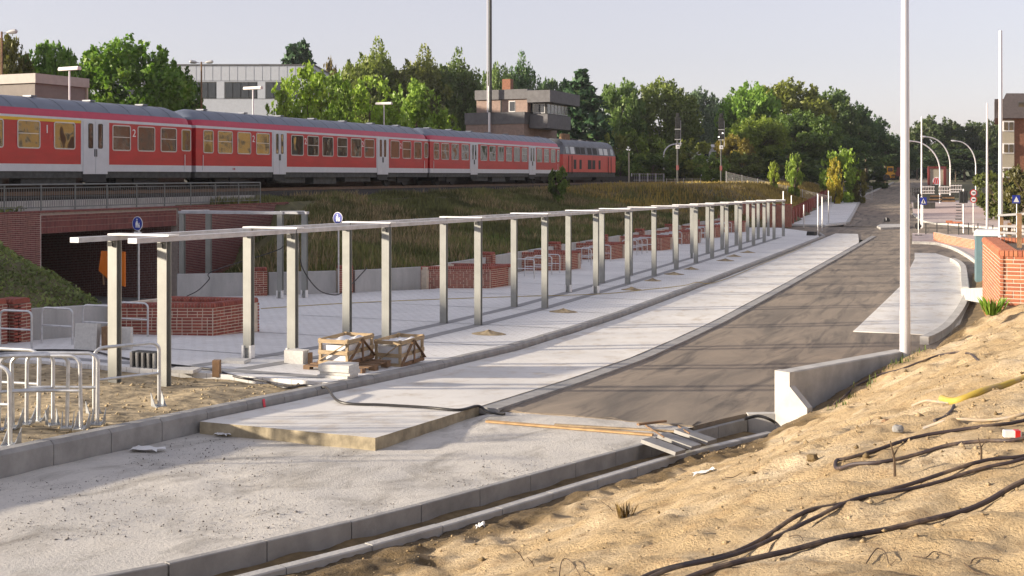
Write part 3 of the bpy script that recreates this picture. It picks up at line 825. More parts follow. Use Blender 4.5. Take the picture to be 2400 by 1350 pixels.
for k in range(1, 8):
    D, E_ = corners[k][3], (corners[k + 1][0] if k < 7 else (-19.3, 97))
    my = (D[1] + E_[1]) / 2
    rwall([(-19.25, D[1] - .5), (-19.25, my - .3)], 'low concrete wall behind the bicycle bay just past the %s planter' % ords[k - 1], .85)
    pier(-19.2, my, 'brick pier halfway along the bay past the %s planter' % ords[k - 1], h=1.05)
    rwall([(-19.25, my + .3), (-19.25, E_[1] + .4)], 'low concrete wall behind the bicycle bay, pier to next planter, after %s planter' % ords[k - 1], .85)
# end wall of the forecourt
ea, eb = on(1742, 531, PZ), on(1856, 530, PZ)
ew = thing('brick_wall', 'tall brick wall closing the far end of the forecourt', 'wall', (ea.x, ea.y, ea.z))
zc = min(ea.z, eb.z) - .1
mid = (ea + eb) / 2; dd = (eb - ea); aa = math.atan2(dd.y, dd.x)
nn_ = Vector((dd.y, -dd.x, 0)).normalized()
MB().obox((mid.x - nn_.x * .155, mid.y - nn_.y * .155, zc + .92), dd.length - .02, .28, 1.83, aa).build('mortar_core', m_mortar, ew)
acc = MB(); brick_face(ew, ea, eb, zc, 24, m_brick, acc=acc); struct(acc.build('bricks', m_brick, ew), 'stuff')
acc = MB(); coping_row(ew, ea, eb, zc + 1.842, .34, m_brick, acc); struct(acc.build('coping_bricks', m_brick, ew), 'stuff')
# brick and concrete wall along the far pavement
WY = np.linspace(104.5, 172, 19)
fw = thing('boundary_wall', 'low wall of alternating brick piers and pale panels along the far pavement', 'wall', (-15.4, 104, float(zr(104))))
for k in range(len(WY) - 1):
    a = (float(np.interp(WY[k], [104, 177], [-15.5, -20.7])), WY[k]); b = (float(np.interp(WY[k + 1], [104, 177], [-15.5, -20.7])), WY[k + 1])
    zc = float(zr(a[1])) + .1; z2 = float(zr(b[1])) + .1
    MB().obox((a[0], a[1], zc + .62), .55, .6, 1.3).build('pier', m_brick, fw)
    MB().bar((a[0], a[1] + .32, (zc) + .5), (b[0], b[1] - .32, z2 + .5), .2, 1.05).build('panel', m_cwall, fw)

# ---------------------------------------------------------------- bicycle hoops
def hoop_pts(w, h, r):
    P = [(-w / 2, 0, 0), (-w / 2, 0, h - r)]
    for k in range(1, 7): a = math.pi - k * math.pi / 14 * 1.0; P.append((-w / 2 + r + r * math.cos(math.pi - k * math.pi / 12), 0, h - r + r * math.sin(math.pi - k * math.pi / 12)))
    for k in range(0, 7): P.append((w / 2 - r + r * math.cos(math.pi / 2 - k * math.pi / 12), 0, h - r + r * math.sin(math.pi / 2 - k * math.pi / 12)))
    P.append((w / 2, 0, 0)); return P
def hoop(label, group, feet):
    t = thing('bike_hoop', label, 'bike stand', (0, 0, 0), 0, group)
    w, h = .82, (.95 if feet else .82)
    MB().tube(hoop_pts(w, h, .12), .024, 8).build('hoop_tube', m_galv, t, smooth=True)
    MB().tube([(-w / 2, 0, h * .52), (w / 2, 0, h * .52)], .020, 8).build('cross_bar', m_galv, t, smooth=True)
    if feet:
        for sx in (-1, 1):
            m = MB()
            m.obox((sx * w / 2, 0, .012), .13, .2, .012)
            for sy in (-1, 1):
                m.add([(sx * w / 2 + sy * .068, -.1, .0), (sx * w / 2 + sy * .068, .1, .0), (sx * w / 2 + sy * .075, .1, .2), (sx * w / 2 + sy * .072, -.02, .05),
                       (sx * w / 2 + sy * .060, -.1, .0), (sx * w / 2 + sy * .060, .1, .0), (sx * w / 2 + sy * .067, .1, .2), (sx * w / 2 + sy * .064, -.02, .05)],
                      [(0, 1, 2, 3), (7, 6, 5, 4), (0, 4, 5, 1), (1, 5, 6, 2), (2, 6, 7, 3), (3, 7, 4, 0)])
            m.build('foot_plate', m_plates, t)
    return t
near_l = ['galvanised bike hoop standing in paving beside the pair of brick piers', 'galvanised bike hoop in paving in front of the short concrete wall',
          'galvanised bike hoop partly hidden by the upright pale stone slab', 'galvanised bike hoop in front of the first brick planter']
h0 = hoop(near_l[0], 'bike hoops in the first bay', False)
for k, px in enumerate((72, 168, 262, 345)):
    X = -18.72; y = yx(px, X); o = h0 if k == 0 else copy_tree(h0, label=near_l[k])
    o.location = (X - .41, y, pv(X, y) - .02); o.rotation_euler = (0, 0, R(4))
for b in range(1, 7):
    y1 = PB[b + 1][1] - 1.25
    lab = 'galvanised bike hoops in the bay before the %s planter' % ['third', 'fourth', 'fifth', 'sixth', 'seventh', 'eighth'][b - 1]
    lab = 'galvanised bike hoop in the row before the %s planter' % ['third', 'fourth', 'fifth', 'sixth', 'seventh', 'eighth'][b - 1]
    for k in range(4):
        o = copy_tree(h0, label=lab); o['group'] = 'bike hoops before the %s planter' % ords[b]
        y = y1 - k * 1.05; o.location = (-17.55, y, pv(-17, y) - .02); o.rotation_euler = (0, 0, R(random.uniform(-3, 3)))
sz = lambda x, y: float(zr(y)) + .07
h1 = hoop('loose galvanised bike hoop with foot plates standing alone on the trodden sand', 'loose bike hoops waiting on the sand', True)
a, b = on(221, 968, .07), on(373, 956, .07)
h1.location = ((a.x + b.x) / 2, (a.y + b.y) / 2, (a.z + b.z) / 2 - .005); h1.rotation_euler = (0, 0, math.atan2(b.y - a.y, b.x - a.x))
sc = (b - a).length / .82; h1.scale = (sc, 1, 1)
stack_l = 'loose galvanised bike hoop with foot plates in the close-packed cluster on the sand'
for (ax, ay, bx, by) in ((62, 992, 228, 995), (30, 1000, 190, 1006), (-3, 1006, 157, 1004), (-36, 1010, 124, 998), (-70, 975, 90, 985), (-150, 1035, 24, 1045)):
    a, b = on(ax, ay, .07), on(bx, by, .07); o = copy_tree(h1, label=stack_l)
    o.location = ((a.x + b.x) / 2, (a.y + b.y) / 2, (a.z + b.z) / 2 - .005); o.rotation_euler = (R(random.uniform(-2, 2)), R(random.uniform(-1, 1)), math.atan2(b.y - a.y, b.x - a.x)); o.scale = ((b - a).length / .82, 1, 1)

# ---------------------------------------------------------------- crates, pallet, slabs
def crate(x0, x1, y0, y1, z, h, label, torn=False):
    t = thing('crate', label, 'crate', ((x0 + x1) / 2, (y0 + y1) / 2, z), 0)
    for x in (x0, x1):
        for y in (y0, y1): MB().obox((x, y, z + h / 2), .05, .05, h).build('corner_post', m_wood, t)
    for zz in (.05, .24, h - .05):
        for y, s_ in ((y0 - .034, -1), (y1 + .034, 1)):
            MB().obox(((x0 + x1) / 2, y, z + zz), x1 - x0 + .05, .016, .075).build('slat', m_wood, t)
        for x in (x0 - .034, x1 + .034):
            MB().obox((x, (y0 + y1) / 2, z + zz), .016, y1 - y0 + .05, .075).build('slat', m_wood if zz > .1 else m_woodd, t)
    e = .05
    MB().bar((x0, y0 - e, z + .08), (x1, y0 - e, z + h - .08), .015, .06, Vector((0, 1, 0))).build('brace', m_wood, t)
    ym = (y0 + y1) / 2
    MB().bar((x1 + e, y0, z + .08), (x1 + e, ym, z + h - .06), .015, .06, Vector((1, 0, 0))).build('brace', m_woodd, t)
    MB().bar((x1 + e + .016, ym, z + h - .06), (x1 + e + .016, y1, z + .08), .015, .06, Vector((1, 0, 0))).build('brace', m_woodd, t)
    MB().obox((x1 + e + .02, ym, z + h / 2), .015, .06, h - .08).build('brace', m_woodd, t)
    # wrapped contents, slightly slumped
    n = 10; g = []
    for i in range(n):
        g.append([(x0 + .03 + (x1 - x0 - .06) * i / (n - 1), y0 + .03 + (y1 - y0 - .06) * j / (n - 1), z + h * (.86 if not torn else .80) + .05 * float(vnoise(i * .7 + x0 * 9, j * .6, 1, 14)) * (1.0 if not torn else 1.8)) for j in range(n)])
    m = MB().sheet(g)
    m.box(x0 + .028, x1 - .028, y0 + .028, y1 - .028, z + .02, z + h * .74)
    m.build('wrapped_stones', m_film, t)
    if torn:
        for s_, yy in ((0, y0 + .18), (1, y0 + .62)):
            g = []
            for i in range(9):
                g.append([(x1 + .06 + .05 * abs(math.sin(i * .7 + s_)) + .012 * j, yy - .18 + .045 * i + .03 * math.sin(j * 1.3 + s_), z + h * .95 - (h * .8) * j / 7 + .03 * math.sin(i * 1.1)) for j in range(8)])
            MB().sheet(g).build('torn_film', m_film, t, smooth=True)
        g = [[(x0 + .05 + .05 * i, y0 - .06 - .04 * abs(math.sin(i * .8)) - .012 * j, z + h * .98 - h * .85 * j / 7 + .03 * math.sin(i)) for j in range(8)] for i in range(10)]
        MB().sheet(g).build('torn_film', m_film, t, smooth=True)
    return t
cz = pv(-11, 19.9)
pal = thing('pallet', 'weathered wooden pallet under the left crate', 'pallet', (-11.25, 19.75, cz))
for k in range(5): MB().box(-11.95, -10.68, 19.2 + k * .25, 19.36 + k * .25, cz + .10, cz + .122).build('deck_board', m_woodd, pal)
for k in range(3):
    for j in range(3): MB().box(-11.95 + k * .565, -11.81 + k * .565, 19.2 + j * .5, 19.34 + j * .5, cz + .0, cz + .099).build('block', m_woodd, pal)
crate(-11.7, -11.12, 19.42, 20.38, cz + .123, .50, 'slatted wooden crate of wrapped stones standing on a pallet')
crate(-11.15, -10.62, 20.62, 21.6, pv(-11, 21) + .0, .54, 'broken wooden crate with torn white film hanging out')
def slabs(name, label, c, n, sx, sy, sz_, rz, mat=m_granite, jit=.03):
    t = thing(name, label, 'stone slabs', c)
    for k in range(n):
        MB().obox((c[0] + random.uniform(-jit, jit), c[1] + random.uniform(-jit, jit), c[2] + sz_ * (k + .5) + .002 * k), sx, sy, sz_, rz + random.uniform(-.06, .06)).build('slab', mat, t)
    return t
p = on(792, 884, PZ); slabs('slab_stack', 'stack of pale stone slabs on the kerb in front of the crates', p, 4, .60, .42, .062, R(6))
p = on(690, 852, PZ)
t = thing('slab_stack', 'pale stone slabs stood on edge beside the second pergola post', 'stone slabs', p)
for k in range(3): MB().obox((p.x, p.y + k * .085, p.z + .13), .42, .075, .26, R(3)).build('slab', m_granite, t)
MB().obox((p.x + .3, p.y + .1, p.z + .11), .05, .1, .22).build('slab', m_woodd, t)
for (px, py), lab in (((552, 850), 'single pale slab lying loose between the second posts'), ((432, 872), 'single pale slab lying at the edge of the sand')):
    p = on(px, py, PZ)
    tag(MB().obox((p.x, p.y, p.z + .035), .5, .36, .06, R(12)).build('loose_slab', m_granite), lab, 'stone slab')
p = on(205, 818, PZ)
t = thing('slab_stack', 'big upright pale stone slab leaning on another behind the near bike hoops', 'stone slabs', p)
MB().obox((p.x, p.y, p.z + .27), .52, .14, .56, R(10), R(-6)).build('slab', m_granite, t)
MB().obox((p.x + .42, p.y + .14, p.z + .25), .09, .38, .5, R(14)).build('slab', m_woodd, t)
MB().obox((p.x + .62, p.y + .4, p.z + .22), .4, .1, .46, R(10)).build('slab', m_granite, t)
p = on(508, 880, PZ - .03)
tag(MB().obox((p.x, p.y, p.z + .13), .13, .13, .3, R(20)).build('wooden_stub', m_woodd, None), 'short dark square timber stub at the edge of the paving', 'post')
p = on(335, 862, PZ)
t = thing('stone_rack', 'low dark slotted rack standing between the first two pergola posts', 'rack', p)
MB().obox((p.x, p.y + .12, p.z + .15), .56, .2, .28).build('core', m_dark, t)
for k in range(5): MB().obox((p.x - .26 + k * .13, p.y, p.z + .14), .045, .05, .28, 0, R(3 * (k % 2))).build('slat', m_concd, t)
# little heaps of joint sand on the paving
heaps = [(1145, 783), (1320, 731), (1480, 679), (1530, 658), (1580, 643), (1620, 631), (1700, 611), (1720, 601), (1752, 592)]
for k, (px, py) in enumerate(heaps):
    p = on(px, py, PZ); g = []; w = random.uniform(.3, .42)
    for i in range(9):
        rr = w * i / 8
        g.append([(p.x + rr * 1.2 * math.cos(a), p.y + rr * math.sin(a), p.z + .012 + .09 * (1 - (i / 8)) ** 1.4 * (1 + .2 * math.sin(3 * a + k)) - .014 * (i == 8)) for a in np.linspace(0, 2 * math.pi, 15)])
    tag(MB().sheet(g).build('sand_heap', m_dirtsand, smooth=True), 'little heap of joint sand left on the pale forecourt paving', 'sand heap', 'joint sand heaps on the paving')
p = on(1900, 552, PZ)
tag(MB().prism([(-.3, 0), (.3, 0), (.26, .28), (-.26, .30)], (p.x, p.y, p.z - .02), (p.x + .1, p.y + .5, p.z - .02), ((1, 0, 0), (0, 0, 1))).build('base_block', m_dark), 'small dark ballast block left on the paving at the kerb end', 'ballast block')

# ---------------------------------------------------------------- hoses and cables
def smooth_pts(P, n=8):
    P = [Vector(p) for p in P]; out = []
    for i in range(len(P) - 1):
        p0, p1, p2_, p3 = P[max(i - 1, 0)], P[i], P[i + 1], P[min(i + 2, len(P) - 1)]
        for k in range(n):
            t = k / n; out.append(.5 * ((2 * p1) + (-p0 + p2_) * t + (2 * p0 - 5 * p1 + 4 * p2_ - p3) * t * t + (-p0 + 3 * p1 - 3 * p2_ + p3) * t ** 3))
    out.append(P[-1]); return out
def cable(name, label, P, r, mat, cat='cable', group=None, n=8, sm=8):
    return tag(MB().tube(smooth_pts(P, sm), r, n).build(name, mat, smooth=True), label, cat, group)
def gz(x, y):                       # what lies under a point of the forecourt / lane
    if x < XK + .04: return float(zr(y)) + (.14 if (y > 17.7 or x > XK - .2) else .085)
    if x < -7.4 and y > 13.75: return float(zr(y)) + .005
    return float(zr(y)) + (-.045 if y > 17.3 else aoff(x, y) + .005)
def lay(pix, off0, r, lift=0.0):
    out = []
    for px, py in pix:
        p = on(px, py, off0); p = on(px, py, gz(p.x, p.y) - float(zr(p.y))); out.append(Vector((p.x, p.y, gz(p.x, p.y) + r + lift)))
    return out
P = lay([(-40, 826), (60, 824), (140, 823), (215, 826), (270, 838), (350, 852), (440, 862), (500, 870), (560, 880), (620, 896), (668, 912), (712, 917)], .12, .022)
P += [Vector((XK + .02, P[-1].y - .1, P[-1].z + .01)), Vector((XK + .22, P[-1].y - .25, float(zr(16)) + .06))] + lay([(800, 946), (900, 952), (1000, 958), (1075, 964)], 0, .022) + [Vector((-7.42, 17.1, float(zr(17.1)) + .02)), Vector((-7.2, 17.0, float(zr(17)) - .05)), Vector((-6.9, 16.95, float(zr(16.9)) - .05))]
cable('water_hose', 'black hose snaking from the sand over the kerb and across the concrete lane', P, .022, m_black, 'hose')
P = lay([(612, 724), (800, 712), (1000, 703), (1200, 696), (1400, 690), (1500, 681), (1600, 670)], PZ, .012) + [Vector((XK - .1, yx(1640, XK), float(zr(40)) + .15)), Vector((XK + .15, yx(1655, XK), float(zr(42)) + .02))] + lay([(1720, 640), (1800, 613), (1900, 573)], 0, .012)
cable('marking_line', 'thin yellowish line stretched over the paving and along the lane', P, .012, m_yel, 'line', n=5)
d0 = 31.0
P = [dep(*q) for q in ((700, 560, 30), (703, 605, 30), (715, 640, 30.4), (745, 678, 31), (775, 690, 31.6), (800, 687, 32), (830, 660, 32.4), (860, 628, 32.6))]
cable('hanging_cable', 'black cable hanging in a loop between the pergola posts', P, .016, m_black)
P = [dep(*q) for q in ((438, 694, 39), (465, 680, 38.6), (490, 655, 38.4), (500, 635, 38.4), (640, 590, 38.6), (664, 577, 38.8))]
cable('hanging_cable', 'black cable strung slackly between the posts of the portal frame', P, .016, m_black)
# cables on the sand bank
def sandline(pix, r, bury=.25):
    out = []; pix = list(pix)
    if pix[-1][0] > 2400: pix += [(pix[-1][0] + 160, pix[-1][1] - 45), (pix[-1][0] + 340, pix[-1][1] - 90)]
    if pix[0][0] > 2400: pix = [(pix[0][0] + 340, pix[0][1] - 90), (pix[0][0] + 160, pix[0][1] - 45)] + pix
    for px, py in pix:
        p = on(px, py, f=bsurf); out.append(Vector((p.x, p.y, bz(p.x, p.y) + r * (1 - bury) + .006)))
    return out
def densify(P, r):
    Q = smooth_pts(P, 8); zz = np.array([max(q.z, bz(q.x, q.y) + r * .5) for q in Q]); zp = np.pad(zz, 4, 'edge'); zs = np.convolve(zp, np.ones(9) / 9, 'valid')
    return [Vector((q.x, q.y, float(z) + .004)) for q, z in zip(Q, zs)]
def sandcable(label, pix, r, mat=m_cable, name='buried_cable'):
    return tag(MB().tube(densify(sandline(pix, r), r), r, 8).build(name, mat, smooth=True), label, 'cable', 'cables trailing over the sand bank')
sandcable('dark cable looping back on itself in a narrow bend on the sand bank', [(2410, 988), (2330, 1010), (2250, 1024), (2150, 1046), (2060, 1075), (1985, 1098), (1962, 1104), (1958, 1111), (1970, 1114), (2000, 1112), (2060, 1104), (2150, 1080), (2230, 1062), (2320, 1048), (2410, 1036)], .0135)
sandcable('upper of two dark cables lying side by side on the sand bank', [(1440, 1410), (1540, 1362), (1660, 1308), (1780, 1262), (1880, 1222), (1960, 1194), (2050, 1165), (2150, 1138), (2250, 1112), (2330, 1092), (2410, 1074)], .0125)
sandcable('lower of two dark cables lying side by side on the sand bank', [(1450, 1414), (1560, 1364), (1690, 1312), (1810, 1268), (1910, 1230), (2010, 1196), (2110, 1164), (2200, 1140), (2300, 1116), (2410, 1092)], .0115)
sandcable('dark cable lowest down the sand bank by itself', [(1500, 1416), (1650, 1362), (1760, 1328), (1880, 1292), (1990, 1258), (2100, 1226), (2200, 1202), (2300, 1176), (2410, 1146)], .015)
sandcable('thin dark cable arching along the top of the sand bank toward the pole', [(1955, 952), (1985, 928), (2020, 905), (2060, 886), (2110, 870), (2160, 852), (2205, 836), (2240, 832), (2275, 840), (2310, 852)], .016)
sandcable('short pale grey conduit sticking out above the looped cable', [(2165, 1006), (2230, 1000), (2310, 990), (2410, 976)], .012, m_pipe)
sandcable('short black cable tail beside the yellow hose end', [(2190, 986), (2215, 975), (2228, 965), (2236, 950)], .014)
P = densify(sandline([(2208, 945), (2240, 942), (2285, 930), (2340, 912), (2410, 888)], .038), .038)
tag(MB().tube(P, .038, 10).build('drain_hose', m_yel, smooth=True), 'thick yellow drainage hose running off the sand bank', 'hose')
P = densify(sandline([(2138, 958), (2170, 950), (2200, 947), (2225, 945)], .02), .02)
tag(MB().tube(P, .014, 8).build('pipe_stub', m_pipe, smooth=True), 'thin grey pipe pushed into the end of the yellow hose', 'pipe')
P = [on(1745, 988, -.1), on(1775, 990, -.12), on(1800, 996, -.15), on(1822, 1004, -.2), on(1838, 1016, -.2)]
cable('short_cable', 'black cable end bent over the outer kerb at the retaining wall', [Vector((p.x, p.y, float(zr(p.y)) + h_)) for p, h_ in zip(P, (-.06, -.02, -.05, -.14, -.22))], .025, m_black)
# ================================================================ railway
RAIL = EYE - .74
def tb(m, s0, s1, l0, l1, z0, z1):              # box in railway coordinates
    a = [trk(s0, l1, z0), trk(s0, l0, z0), trk(s1, l0, z0), trk(s1, l1, z0), trk(s0, l1, z1), trk(s0, l0, z1), trk(s1, l0, z1), trk(s1, l1, z1)]
    return m.add(a, [(3, 2, 1, 0), (4, 5, 6, 7), (0, 1, 5, 4), (1, 2, 6, 5), (2, 3, 7, 6), (3, 0, 4, 7)])
def tprism(m, prof, s0, s1):                    # profile (l, z)
    n = len(prof); v = [trk(s0, l, z) for l, z in prof] + [trk(s1, l, z) for l, z in prof]
    return m.add(v, [(i, (i + 1) % n, n + (i + 1) % n, n + i) for i in range(n)] + [tuple(range(n))[::-1], tuple(range(n, 2 * n))])
zt = CAP - .2
struct(tprism(MB(), [(37.3, zt), (38.4, RAIL - .17), (47.2, RAIL - .17), (48.0, zt)], -30, 34.2).build('track_bed', m_ballast))
struct(tprism(MB(), [(37.3, zt), (38.4, RAIL - .17), (47.2, RAIL - .17), (48.0, zt)], 43.0, 420).build('track_bed', m_ballast))
struct(tb(MB(), 34.2, 43.0, 37.2, 48.2, zt - .2, RAIL - .18).build('track_bed', m_ballast))
for l in (39.8, 41.24):
    struct(tb(MB(), -30, 420, l - .035, l + .035, RAIL - .15, RAIL).build('rail', M('rail_steel', (.16, .11, .08), .5, .5, var=.2)))
struct(tb(MB(), -90, 175, 42.35, 51.8, zt - .1, RAIL + .62).build('platform', m_ballast))  # dark ballast colour stands in for the shade on the platform face

# ---------------------------------------------------------------- underpass bridge
SL, SR, LB = 34.6, 42.7, 34.9
bt_ = EYE - 1.46; so_ = EYE - 2.28
br = thing('underpass_bridge', 'brick faced railway underpass with dark opening and wing walls', 'bridge', trk(SL, LB, EYE - 4.4))
tb(MB(), 14, SL, LB + .02, LB + .6, EYE - 6.2, bt_).build('wing_wall', m_mortard, br)
tb(MB(), SR, 51.5, LB + .02, LB + .6, EYE - 6.2, bt_).build('wing_wall', m_mortard, br)
tb(MB(), SL, SR, LB + .10, LB + .7, so_, bt_ - .004).build('lintel', m_mortard, br)
tb(MB(), SL + .002, SR - .002, LB + .7, LB + 16, so_ + .05, so_ + .5).build('soffit', m_conc, br)
tb(MB(), SR, SR + .5, LB + .6, LB + 16, EYE - 6.2, so_ + .04).build('abutment', m_mortard, br)
tb(MB(), SL - .5, SL, LB + .6, LB + 16, EYE - 6.2, so_ + .04).build('abutment', m_mortard, br)
tb(MB(), SL - .5, SR + .5, LB + 16, LB + 16.4, EYE - 6.2, so_ + .5).build('end_wall', m_conc, br)
acc = MB()
def tbricks(s0, s1, l, z0, n, seed=0): brick_face(br, trk(s0, l), trk(s1, l), z0, n, m_brickd, acc=acc)
nW = 54
tbricks(18, SL, LB, bt_ - nW * .075, nW); tbricks(SR, 51.4, LB, bt_ - nW * .075 - .0, nW)
a, b = trk(SR - .0, LB + 9), trk(SR - .0, LB + .45); brick_face(br, a, b, EYE - 5.7, 46, m_brickd, acc=acc)
# soldier courses over the opening
for k in range(int((SR - SL) / .082)):
    s_ = SL + .04 + k * .082
    for z0, z1 in ((so_ + .005, so_ + .235), (so_ + .247, so_ + .475), (so_ + .49, so_ + .60), (so_ + .61, so_ + .71)): tb(acc, s_ - .034, s_ + .034, LB + .075, LB + .11, z0, z1)
struct(acc.build('bricks', m_brickd, br), 'stuff')
acc = MB()
for k in range(int((51.4 - 18) / .083)):
    s_ = 18 + k * .083; tb(acc, s_, s_ + .071, LB - .03, LB + .55, bt_ + .003, bt_ + .07)
struct(acc.build('capping_bricks', m_brickd, br), 'stuff')
tb(MB(), 14, 50, 36.0, 36.5, bt_ - .1, EYE - 1.02).build('ballast_wall', m_conc, br)
# railing
rl = thing('bridge_railing', 'grey tubular steel railing with thin bars on top of the underpass bridge', 'railing', trk(18, LB + .15, bt_ + .07))
sp = 1.80; s_end = s_of(610, LB + .15); lr = LB + .15; zt_, zb_ = EYE - .36, bt_ + .07
k = 0
while s_end - k * sp > 20:
    s_ = s_end - k * sp
    MB().tube([trk(s_, lr, zb_), trk(s_, lr, zt_ - .01)], .032, 8).build('post', m_rail, rl, smooth=True); k += 1
s_beg = s_end - (k - 1) * sp
for z, r in ((zt_, .03), (zt_ - .13, .02), (zb_ + .14, .02)):
    MB().tube([trk(s_beg, lr, z), trk(s_end, lr, z)], r, 8).build('rail', m_rail, rl, smooth=True)
acc = MB(); x = s_beg + .1
while x < s_end - .05:
    acc.bar(trk(x, lr, zb_ + .14), trk(x, lr, zt_ - .13), .014, .014); x += .12
struct(acc.build('bars', m_rail, rl), 'stuff')
# orange board in the underpass mouth
p = on(255, 690, 0); q = trk(0, 0)
ob = thing('orange_board', 'bright orange board leaning at the mouth of the underpass', 'board', dep(252, 690, 37))
vv = [dep(231, 634, 37), dep(262, 662, 36.8), dep(292, 672, 36.6), dep(292, 590, 36.6), dep(237, 588, 37)]
vv2 = [v + Vector((.02, .03, 0)) for v in vv]
MB().add(vv + vv2, [tuple(range(5)), tuple(range(9, 4, -1))] + [(i, 5 + i, 5 + (i + 1) % 5, (i + 1) % 5) for i in range(5)]).build('panel', m_orange, ob)
MB().bar(dep(238, 600, 37.1), dep(243, 668, 37.1), .04).build('prop', m_woodd, ob)

# ---------------------------------------------------------------- train
def text_mesh(s, size, ext=.004):
    cu = bpy.data.curves.new('txt', 'FONT'); cu.body = s; cu.size = size; cu.extrude = ext; cu.align_x = 'CENTER'; cu.align_y = 'CENTER'
    o = bpy.data.objects.new('txt', cu); col.objects.link(o)
    me = bpy.data.meshes.new_from_object(o.evaluated_get(bpy.context.evaluated_depsgraph_get()))
    bpy.data.objects.remove(o); return me
LN = 39.1                                       # lateral distance of the near side of the cars
HW = 1.41
def car_profile(z0, shrink=1.0):
    pass
def side_text(parent, s, x, y, z, size, mat, name='marking'):
    me = text_mesh(s, size); me.materials.append(mat)
    o = bpy.data.objects.new(name, me); col.objects.link(o); o.parent = parent
    # text faces +x: local x -> +y, local y -> +z
    o.matrix_local = Matrix(((0, 0, 1, x), (1, 0, 0, y), (0, 1, 0, z), (0, 0, 0, 1)))
    return o
def rrect(w, h, r, n=4):
    P = []
    for cx, cy, a0 in ((w / 2 - r, h / 2 - r, 0), (-w / 2 + r, h / 2 - r, 90), (-w / 2 + r, -h / 2 + r, 180), (w / 2 - r, -h / 2 + r, 270)):
        for k in range(n + 1): a = R(a0 + 90 * k / n); P.append((cx + r * math.cos(a), cy + r * math.sin(a)))
    return P
def frame_ring(m, y, z, w, h, t, x0, x1, r=.12):
    o, i = rrect(w, h, r), rrect(w - 2 * t, h - 2 * t, max(.02, r - t)); n = len(o)
    v = [(x1, y + a, z + b) for a, b in o] + [(x1, y + a, z + b) for a, b in i] + [(x0, y + a, z + b) for a, b in o] + [(x0, y + a, z + b) for a, b in i]
    f = []
    for k in range(n):
        j = (k + 1) % n; f += [(k, j, n + j, n + k), (k, 2 * n + k, 2 * n + j, j), (n + k, n + j, 3 * n + j, 3 * n + k)]
    return m.add(v, f)
SILL, BT, WT0, WT1, ST0, ST1, CR, TOP = .92, 1.24, 1.90, 3.12, 3.20, 3.33, 3.66, 4.24
def sect(xs, a, b, y0, y1):
    pass
